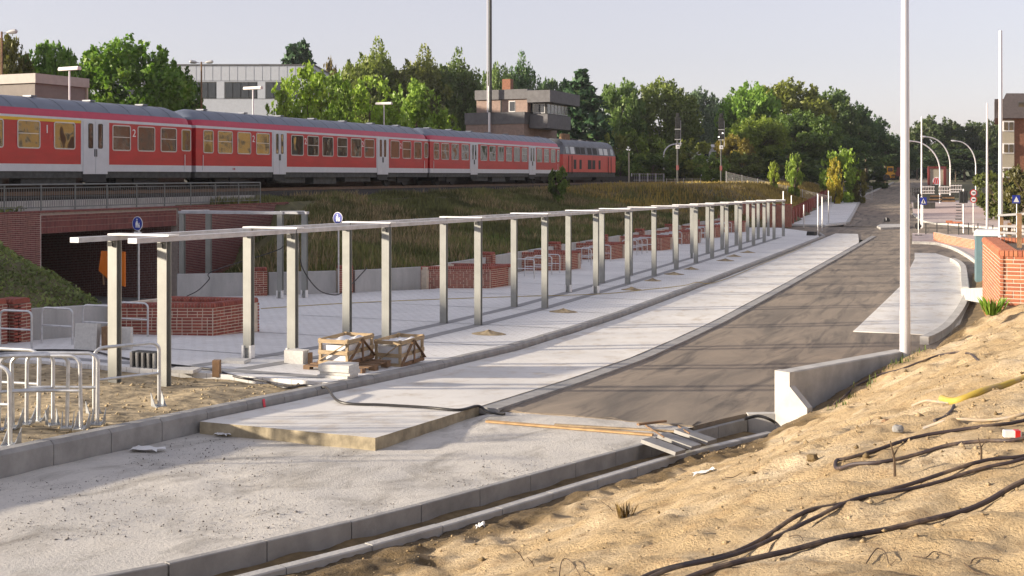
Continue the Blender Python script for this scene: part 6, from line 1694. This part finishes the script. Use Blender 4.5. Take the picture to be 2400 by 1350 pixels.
DG, MG, YG, OL, BR_, TE, SP = (.035, .060, .014), (.055, .095, .018), (.16, .21, .02), (.075, .085, .022), (.10, .070, .022), (.040, .066, .034), (.022, .042, .026)
TR = [
 (18, 92, 110, 82, 'broad', (.070, .062, .016), 'brownish crowned tree behind the dark yard lamp'),
 (118, 106, 150, 84, 'broad', MG, 'green tree behind the station shelter'),
 (300, 104, 270, 92, 'broad', (.050, .085, .014), 'big dense green tree in front of the pale office building'),
 (395, 150, 150, 95, 'broad', (.038, .066, .014), 'darker green tree merged with the big one before the office building'),
 (683, 108, 165, 178, 'spruce', SP, 'left of the twin spruces behind the office building'),
 (710, 100, 165, 180, 'spruce', SP, 'right and taller of the twin spruces behind the office building'),
 (725, 172, 120, 100, 'young', YG, 'yellow-green young tree at the corner of the office building'),
 (672, 200, 90, 98, 'young', YG, 'low yellow-green young tree before the office windows'),
 (790, 190, 90, 104, 'young', (.13, .18, .02), 'yellow-green young tree under the tall birches'),
 (868, 195, 120, 106, 'young', YG, 'bright yellow-green young tree behind the platform lamp'),
 (975, 205, 120, 110, 'young', (.14, .19, .025), 'bright yellow-green young tree between lamp and signal tower'),
 (1040, 248, 80, 112, 'shrub', YG, 'low yellow-green bush beside the signal tower'),
 (775, 160, 46, 150, 'young', BR_, 'thin brownish tree beside the office building corner'),
 (868, 135, 120, 165, 'birch', OL, 'tall rounded birch behind the yellow-green young trees'),
 (975, 150, 130, 168, 'birch', (.075, .075, .025), 'tall brownish birch in the middle of the birch group'),
 (1062, 155, 105, 172, 'birch', (.055, .070, .026), 'tall birch nearest to the signal tower'),
 (1165, 166, 80, 200, 'birch', (.07, .09, .04), 'light birch showing behind the radio mast'),
 (1220, 162, 80, 205, 'birch', TE, 'birch showing above the signal tower roof'),
 (1290, 190, 80, 210, 'broad', TE, 'dark tree top level with the control room roof'),
 (1362, 166, 200, 165, 'spruce', (.020, .038, .024), 'tall dark spruce beside the control room'),
 (1325, 190, 130, 170, 'spruce', SP, 'small dark spruce close to the control room roof'),
 (1452, 196, 120, 185, 'broad', (.06, .085, .03), 'loose green tree over the red roofed house'),
 (1550, 200, 130, 190, 'birch', (.075, .085, .026), 'tall olive birch behind the first railway signal'),
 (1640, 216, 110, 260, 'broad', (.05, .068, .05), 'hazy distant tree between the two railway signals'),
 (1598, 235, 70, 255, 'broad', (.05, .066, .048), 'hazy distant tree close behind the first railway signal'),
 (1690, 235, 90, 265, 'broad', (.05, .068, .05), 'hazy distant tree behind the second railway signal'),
 (1760, 200, 150, 190, 'broad', (.075, .115, .024), 'bright green tree at the edge of the wood behind the second signal'),
 (1850, 197, 190, 200, 'broad', (.080, .080, .022), 'big rust tinged tree at the top of the wood'),
 (1775, 275, 150, 175, 'broad', (.085, .10, .020), 'lower olive tree at the front of the wood'),
 (1880, 262, 170, 185, 'broad', (.052, .074, .022), 'dark green tree in the front middle of the wood'),
 (1935, 215, 150, 215, 'broad', (.042, .060, .024), 'dark tree on the falling shoulder of the wood'),
 (1985, 240, 130, 225, 'broad', (.036, .056, .026), 'dark tree further down the shoulder of the wood'),
 (2030, 270, 120, 235, 'broad', (.034, .054, .028), 'dark tree near the low end of the wood'),
 (2075, 312, 100, 245, 'broad', (.034, .052, .028), 'dark low tree at the end of the wood above the dumper'),
 (1960, 320, 150, 205, 'broad', (.036, .056, .022), 'shadowy tree under the shoulder of the wood'),
 (2110, 345, 80, 250, 'broad', (.034, .05, .028), 'dark low tree behind the red tractor'),
 (1720, 318, 90, 165, 'broad', (.105, .075, .02), 'rusty autumn tree beside the second railway signal'),
 (1800, 290, 60, 178, 'birch', (.14, .13, .03), 'slender yellowing birch in front of the wood'),
 (2190, 276, 130, 270, 'broad', (.032, .042, .022), 'dark tree behind the curved street lamps'),
 (2260, 290, 130, 275, 'broad', (.030, .040, .022), 'dark tree between the curved lamps and the brick house'),
 (2320, 285, 90, 270, 'broad', (.034, .042, .022), 'dark tree right beside the brick house'),
 (2150, 325, 80, 275, 'broad', (.030, .040, .024), 'dark low tree behind the lamp mast on the corner'),
 (2240, 350, 170, 262, 'broad', (.024, .034, .02), 'very dark low tree behind the site container'),
 (1440, 300, 70, 150, 'shrub', (.12, .12, .022), 'yellowing shrub in front of the locomotive nose'),
 (1500, 300, 110, 155, 'shrub', (.070, .085, .020), 'olive shrub beside the bent lamp'),
 (1560, 318, 100, 160, 'shrub', (.050, .066, .018), 'dark olive shrub behind the bent lamp'),
 (1625, 318, 100, 158, 'shrub', (.085, .085, .022), 'brownish shrub between the railway signals'),
 (1665, 352, 80, 148, 'shrub', (.066, .086, .022), 'green shrub in front of the white house'),
 (1455, 350, 90, 145, 'shrub', (.045, .062, .018), 'low dark shrub at the fence ahead of the locomotive'),
 (1530, 355, 100, 148, 'shrub', (.040, .055, .016), 'low dark shrub behind the railing'),
 (1740, 350, 90, 160, 'shrub', (.060, .065, .02), 'brown green shrub behind the mesh fence'),
 (1840, 345, 140, 172, 'shrub', (.036, .052, .016), 'dark shrub under the wood'),
 (1930, 360, 150, 185, 'shrub', (.034, .05, .018), 'dark undergrowth under the wood'),
 (2030, 365, 130, 200, 'shrub', (.032, .046, .02), 'dark undergrowth at the end of the wood'),
 (1814, 374, 26, 130, 'shrub', (.20, .22, .02), 'small yellow sapling at the mesh fence'),
 (1862, 353, 38, 132, 'shrub', (.16, .20, .025), 'taller yellow-green sapling at the mesh fence'),
 (1968, 338, 84, 150, 'shrub', (.10, .13, .025), 'rounded green bush at the end of the mesh fence'),
 (1957, 362, 34, 146, 'shrub', (.30, .22, .02), 'golden sapling in front of the rounded green bush'),
 (2012, 390, 40, 150, 'shrub', (.07, .06, .02), 'small brown bush at the end of the fence'),
 (1310, 384, 44, 88, 'shrub', (.055, .075, .022), 'small bush growing beside the coach end and locomotive'),
 (2340, 388, 120, 108, 'shrub', (.05, .052, .018), 'dark shrubs under the brick house windows'),
 (2400, 380, 90, 100, 'shrub', (.055, .045, .02), 'reddish shrub at the foot of the brick house'),
]
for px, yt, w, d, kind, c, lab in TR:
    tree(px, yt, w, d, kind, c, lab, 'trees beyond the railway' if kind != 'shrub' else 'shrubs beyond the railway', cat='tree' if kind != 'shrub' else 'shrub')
for k, (x_, y_, h_) in enumerate(((27, 92, 12), (30, 116, 14), (33, 140, 13), (36, 168, 15), (40, 205, 15), (44, 250, 16))):
    if k < 3: continue
    t = thing('tree', 'street tree in front of the town houses opposite, tree %s' % ['by the ochre house', 'before the tall ochre house', 'before the brick house', 'before the second ochre house', 'before the white house', 'before the long brick house'][k], 'tree', (x_, y_, tz(x_, y_) - .05), k * 1.3, 'street trees opposite')
    for nm, me, sc_ in (('crown', CR_['broad'][k % 3][0], (8, 8, h_)), ('trunk', CR_['broad'][k % 3][1], (h_ * .8, h_ * .8, h_))):
        o = bpy.data.objects.new(nm, me); col.objects.link(o); o.parent = t; o.scale = sc_; o.color = (.10, .16, .03, 1)
# a far-off wood on the horizon that reads as one mass
r = np.random.default_rng(99); P = []; T = []
for k in range(900):
    px = r.uniform(-300, 2750); d = r.uniform(300, 420)
    if px < 1250 and r.random() < .5: continue
    b = dep(px, 411, d); h = r.uniform(3, 9); m = 110
    e = r.normal(size=(m, 3)); e /= np.linalg.norm(e, axis=1)[:, None]
    P.append(np.array([b.x, b.y, 3.4 + h * .5]) + e * np.array([4.5, 4.5, h * .55]) * r.uniform(.4, 1, (m, 1))); T.append(np.clip(r.uniform(.2, .7) + r.normal(0, .15, m), 0, 1))
v, f, t = leaves(np.concatenate(P), 1.1, np.concatenate(T), r)
o = obj('distant_wood', fast_mesh('distant_wood', v, f, t), m_leaf); o.color = (.06, .085, .05, 1); struct(o, 'stuff')

# ---------------------------------------------------------------- grass
def blades(name, x, y, z, h, w, tone, color, seed, bend=.35):
    r = np.random.default_rng(seed); n = len(x); a = r.uniform(0, 6.283, n); hh = h * r.uniform(.5, 1.25, n)
    b = np.stack([x, y, z], 1); d = np.stack([np.cos(a), np.sin(a), 0 * a], 1); s = np.stack([-np.sin(a), np.cos(a), 0 * a], 1) * (w * r.uniform(.6, 1.3, n))[:, None]
    l_ = d * (hh * r.uniform(0, bend, n))[:, None]; up = np.zeros((n, 3)); up[:, 2] = hh
    v = np.stack([b - s, b + s, b + l_ * .45 + up * .62 + s * .7, b + l_ + up], 1).reshape(-1, 3)
    o = obj(name, fast_mesh(name, v, np.arange(n * 4).reshape(n, 4), np.repeat(tone, 4)), m_blade); o.color = (*color, 1); return struct(o, 'stuff')
def scatter(n, x0, x1, y0, y1, seed, cond):
    r = np.random.default_rng(seed); x, y = r.uniform(x0, x1, n), r.uniform(y0, y1, n); k = cond(x, y); return x[k], y[k]
def emb(x, y):
    l = -x * math.cos(PHI) + y * math.sin(PHI)
    d1 = np.interp(y, *TOEX) - x; d2 = -lined(x, y, (-19.4, 40.3), (-25.9, 34.0)); d3 = -lined(x, y, (-25.5, 33.3), (-33.6, 46.0))
    return (d1 > .15) & (d2 > .15) & (d3 > -.1) & (l < 37.6)
x, y = scatter(210000, -38, -18, 32, 100, 1, emb); tn = np.clip(.45 + .32 * fbm(x, y, .35, 3, 3) + rng.normal(0, .18, len(x)), 0, 1)
dens = fbm(x, y, .45, 3, 13); hh = .30 + .22 * np.clip(dens, -.6, 1)
blades('embankment_grass', x, y, terrain(x, y) - .03, hh, .028, tn, (.165, .175, .06), 2)
x, y = scatter(70000, -38, -18, 36, 112, 4, lambda x, y: emb(x, y) & (fbm(x, y, .3, 3, 23) > .12)); blades('dry_grass', x, y, terrain(x, y) - .03, .5 + 0 * x, .020, np.clip(rng.normal(.5, .2, len(x)), 0, 1), (.30, .235, .12), 5, .5)
x, y = scatter(80000, -42, -14, 92, 178, 7, emb); blades('embankment_grass', x, y, terrain(x, y) - .03, .45 + .2 * np.clip(fbm(x, y, .2, 3, 9), -1, 1), .05, np.clip(.5 + .25 * fbm(x, y, .2, 3, 19) + rng.normal(0, .2, len(x)), 0, 1), (.36, .27, .07), 8)
x, y = scatter(26000, -38, -18, 38, 95, 10, lambda x, y: emb(x, y) & (np.interp(y, *TOEX) - x < 3.5)); blades('green_weeds', x, y, terrain(x, y) - .02, .30 + 0 * x, .045, np.clip(rng.normal(.5, .2, len(x)), 0, 1), (.12, .20, .045), 11)
x, y = scatter(26000, 1, 45, 100, 260, 14, lambda x, y: x > np.interp(y, [100, 260], [2, -4])); blades('verge_grass', x, y, terrain(x, y) - .02, .5 + 0 * x, .06, np.clip(rng.normal(.5, .2, len(x)), 0, 1), (.32, .24, .09), 15)
# creeping ground cover on the mound beside the underpass
def mnd(x, y): return (lined(x, y, (-34.2, 35.4), (-20.6, 24.6)) < -.05) & (x < -20.55) & (x > -37)
x, y = scatter(90000, -37, -20, 12, 36, 20, mnd); r = np.random.default_rng(5)
P = np.stack([x, y, terrain(x, y) + r.uniform(-.02, .16, len(x)) + .06 * fbm(x, y, 1.2, 2, 4)], 1)
v, f, t = leaves(P, .075, np.clip(.45 + .3 * fbm(x, y, .8, 3, 6) + r.normal(0, .2, len(x)), 0, 1), r, 1.6)
o = obj('ground_cover', fast_mesh('ground_cover', v, f, t), m_leaf); o.color = (.20, .25, .08, 1); struct(o, 'stuff')
# weeds in cracks of the bank near the kerb wall
x, y = scatter(700, -2.6, -.9, 18.6, 23.5, 30, lambda x, y: (x > np.interp(y, [18, 23.5], [-2.45, -.75])) & (x < np.interp(y, [18, 23.5], [-2.2, -.35])))
blades('weeds', x, y, np.array([bz(a, b) for a, b in zip(x, y)]) - .01, .10 + 0 * x, .012, rng.uniform(.2, .9, len(x)), (.08, .11, .025), 31)

# ================================================================ fences
def mesh_fence(label, a, b, h, n, mat, group=None, bars=14):
    a, b = Vector(a), Vector(b)
    t = thing('mesh_fence', label, 'fence', a, 0, group)
    for k in range(n + 1):
        p = a.lerp(b, k / n); MB().bar(p, p + Vector((0, 0, h)), .06).build('post', mat, t)
    for k in range(n):
        p, q = a.lerp(b, k / n), a.lerp(b, (k + 1) / n); m = MB()
        for z in (.12, h * .5, h - .06): m.bar(p + Vector((0, 0, z)), q + Vector((0, 0, z)), .03)
        for j in range(bars): c = p.lerp(q, (j + .5) / bars); m.bar(c + Vector((0, 0, .1)), c + Vector((0, 0, h - .05)), .014)
        m.build('mesh_panel', mat, t)
    return t
def gp(px, d): p = dep(px, 420, d); return (p.x, p.y, tz(p.x, p.y) + .0)
mesh_fence('grey wire mesh fence running in front of the wood', gp(1702, 128), gp(1948, 136), 1.75, 7, m_frame, bars=20)
mesh_fence('low pale railing in the dry grass below the first signal', gp(1562, 112), gp(1642, 113), .95, 4, m_panel, bars=8)
mesh_fence('pale blue-grey panel fence between locomotive and first signal', gp(1480, 140), gp(1556, 142), 1.6, 4, m_pole, bars=4)
pa_, pb_, pc_ = on(1957, 464, .12), on(2018, 464, .12), on(2050, 468, 0)
mesh_fence('site fence panel closing the far pavement', (pa_.x, pa_.y, float(zr(pa_.y)) + .12), (pb_.x, pb_.y, float(zr(pb_.y)) + .12), 2.0, 1, m_frame, 'site fence panels on the far pavement', bars=20)
mesh_fence('site fence panel swung open along the far road', (pb_.x + .1, pb_.y, float(zr(pb_.y)) + .1), (pc_.x, pc_.y - 4, float(zr(pc_.y))), 1.9, 1, m_frame, 'site fence panels on the far pavement', bars=16)

# ================================================================ small debris
def sheetpaper(label, px, py, w, h, f=None, off=0.0, rz=0.0):
    p = on(px, py, off, f); g = []
    zf = (lambda x, y: bz(x, y)) if f else (lambda x, y: float(zr(y)) + off)
    for i in range(6):
        row = []
        for j in range(5):
            a, b = (i / 5 - .5) * w * (1 - .15 * math.sin(j * 1.7)), (j / 4 - .5) * h * (1 + .2 * math.sin(i * 1.3)); x, y = p.x + a * math.cos(rz) - b * math.sin(rz), p.y + a * math.sin(rz) + b * math.cos(rz)
            row.append((x, y, zf(x, y) + .012 + .03 * abs(math.sin(i * 1.9 + j * 1.1))))
        g.append(row)
    return tag(MB().sheet(g).build('paper_scrap', m_white, smooth=True), label, 'paper scrap', 'scraps of paper lying about')
sheetpaper('crumpled white sheet lying on the apron below the kerb', 345, 1056, .40, .25, None, -.165, .2)
sheetpaper('small white scrap in the corner of slab and kerb', 520, 1022, .22, .12, None, -.165, .1)
sheetpaper('white paper scrap on the sand bank slope', 1648, 1108, .24, .11, bsurf, 0, .3)
sheetpaper('tiny white scrap in the dug soil by the outer kerb', 1125, 1240, .09, .07, bsurf, 0, .5)
def can(px, py):
    p = on(px, py, f=bsurf); z = bz(p.x, p.y) + .03; t = thing('drink_carton', 'small red and white carton lying on the sand between the cables', 'carton', (p.x, p.y, z)); MB().obox((p.x, p.y, z), .11, .045, .045, .3).build('box', m_signw, t); MB().obox((p.x + .03, p.y + .009, z + .001), .035, .048, .048, .3).build('red_band', m_signr, t)
can(2372, 1030)
def rock(px, py, s, lab, mat):
    p = on(px, py, f=bsurf); z = bz(p.x, p.y); r = random.Random(px); V = []
    import bmesh
    bm = bmesh.new(); bmesh.ops.create_icosphere(bm, subdivisions=2, radius=s)
    for v in bm.verts: v.co *= 1 + r.uniform(-.22, .22); v.co.z *= .75
    me = bpy.data.meshes.new('stone'); bm.to_mesh(me); bm.free(); o = obj('stone', me, mat); o.location = (p.x, p.y, z + s * .35); return tag(o, lab, 'stone')
rock(2080, 985, .06, 'broken brick lump lying on the sand above the looped cable', m_woodd)
rock(2105, 1017, .045, 'grey stone half sunk in the sand near the brick lump', m_concd)
rock(1905, 1083, .05, 'brown clod on the sand bank above the paper scrap', m_soil)
def twig(pts, label, r=.0035):
    Q = []
    for px, py, up in pts: p = on(px, py, f=bsurf); Q.append(Vector((p.x, p.y, bz(p.x, p.y) + up)))
    return tag(MB().tube(smooth_pts(Q, 4), [r * (1 - .6 * k / (len(Q) * 4)) for k in range((len(Q) - 1) * 4 + 1)], 5).build('twig', m_twig), label, 'twig', 'dead twigs and roots on the sand bank')
def standing(px, py, h, lean, label, r=.004):
    p = on(px, py, f=bsurf); b = Vector((p.x, p.y, bz(p.x, p.y) - .02)); q = b + Vector((lean * C, lean * S, h))
    m = MB().tube([b, b.lerp(q, .5) + Vector((.01, 0, .01)), q], [r, r * .8, r * .4], 5); m.tube([b.lerp(q, .55), b.lerp(q, .8) + Vector((.05 * C, .05 * S, .02))], [r * .6, r * .3], 4)
    return tag(m.build('twig', m_twig), label, 'twig', 'dead twigs and roots on the sand bank')
standing(2098, 1128, .24, -.03, 'upright forked dead twig between the looped cable and the cable pair', .010)
standing(2300, 1080, .16, -.02, 'upright dead twig right beside the cable pair', .008)
standing(1838, 1048, .14, -.03, 'thin dead twig near the end of the retaining wall')
standing(1442, 1215, .11, -.12, 'leaning thin twig beside the stubble tuft')
standing(1232, 1325, .12, -.10, 'leaning twig in the lower sand, one of a pair')
standing(1255, 1322, .10, -.06, 'shorter leaning twig in the lower sand, one of a pair')
standing(2040, 1022, .08, -.01, 'short twig stub on the sand above the cable bend')
standing(1830, 1130, .06, -.03, 'short leaning twig on the pale sand')
twig([(1700, 1122, .01), (1720, 1112, .012), (1740, 1104, .01)], 'straight stick lying beside the paper scrap')
twig([(1850, 1262, .01), (1875, 1268, .02), (1890, 1284, .01)], 'curved root touching the lowest cable')
twig([(2030, 1318, .01), (2055, 1300, .02), (2075, 1302, .015), (2085, 1320, .01), (2100, 1325, .01)], 'tangled root in the shaded sand')
twig([(2140, 1300, .01), (2170, 1308, .01), (2190, 1292, .012), (2225, 1298, .01)], 'winding root in the shaded sand')
twig([(2275, 1308, .01), (2285, 1300, .012), (2320, 1300, .012), (2330, 1304, .01)], 'loop of thin root in the shaded sand')
twig([(2260, 1310, .01), (2290, 1325, .012), (2310, 1340, .01)], 'straight dead twig in the shaded sand')
twig([(1310, 1350, .01), (1318, 1335, .03), (1340, 1332, .035), (1370, 1350, .01)], 'arched root loop in the lower sand')
grass_tuft('stubble_tuft', 'tuft of dry brown stubble on the sand bank', Vector((*on(1465, 1215, f=bsurf)[:2], bz(*on(1465, 1215, f=bsurf)[:2]) - .01)), 40, .13, (.11, .07, .025, 1), .06)
# boards and slabs on the apron
def plank(label, px0, py0, px1, py1, w=.1, th=.025, off=-.165, mat=m_planks, lift=.02):
    fz = (lambda x, y: float(zr(y)) + (off if off > -.1 else aoff(x, y))); a, b = on(px0, py0, f=fz), on(px1, py1, f=fz); return tag(MB().bar(a + Vector((0, 0, lift)), b + Vector((0, 0, lift)), w, th).build('plank', mat), label, 'plank', 'planks left on the apron')
plank('long thin timber batten lying along the broken asphalt edge', 1140, 990, 1530, 1022, .09)
plank('second timber batten lying next to the long one', 1300, 998, 1580, 1014, .07, .02, mat=m_wood)
plank('short dark bar lying on the asphalt edge', 1495, 998, 1560, 990, .05, .03, -.03, m_woodd)
p = on(1585, 1040, -.12)
t = thing('slab_stack', 'row of grey slabs laid as a little bridge over the trench', 'stone slabs', p)
for k in range(3):
    q0 = on(1535 + k * 38, 1043 - k * 11, -.1); MB().obox((q0.x + .12, q0.y - .02, float(zr(q0.y)) - .10 + .005 * k), .55, .28, .05, R(-16), R(-3), R(10)).build('slab', m_concd, t)
for a, b, lab in (((1505, 998), (1556, 1033), 'iron rod lying across the grey slabs'), ((1585, 1002), (1616, 1024), 'shorter iron rod lying across the grey slabs')):
    q0, q1 = on(*a, -.12), on(*b, -.05); tag(MB().tube([q0 + Vector((0, 0, .04)), q1 + Vector((0, 0, .05))], .012, 6).build('iron_rod', m_woodd), lab, 'rod')

# ================================================================ hazy air
mh = bpy.data.materials.new('haze'); mh.use_nodes = True; nt = mh.node_tree; nt.nodes.clear()
out = N(nt, 'ShaderNodeOutputMaterial'); pvn = N(nt, 'ShaderNodeVolumePrincipled')
pvn.inputs['Color'].default_value = (.90, .93, 1.0, 1); pvn.inputs['Density'].default_value = .00015; pvn.inputs['Anisotropy'].default_value = .3
nt.links.new(pvn.outputs[0], out.inputs['Volume'])
hz = MB().box(-720, 720, -310, 2620, -2.0, 42).build('haze', mh); struct(hz, 'stuff')
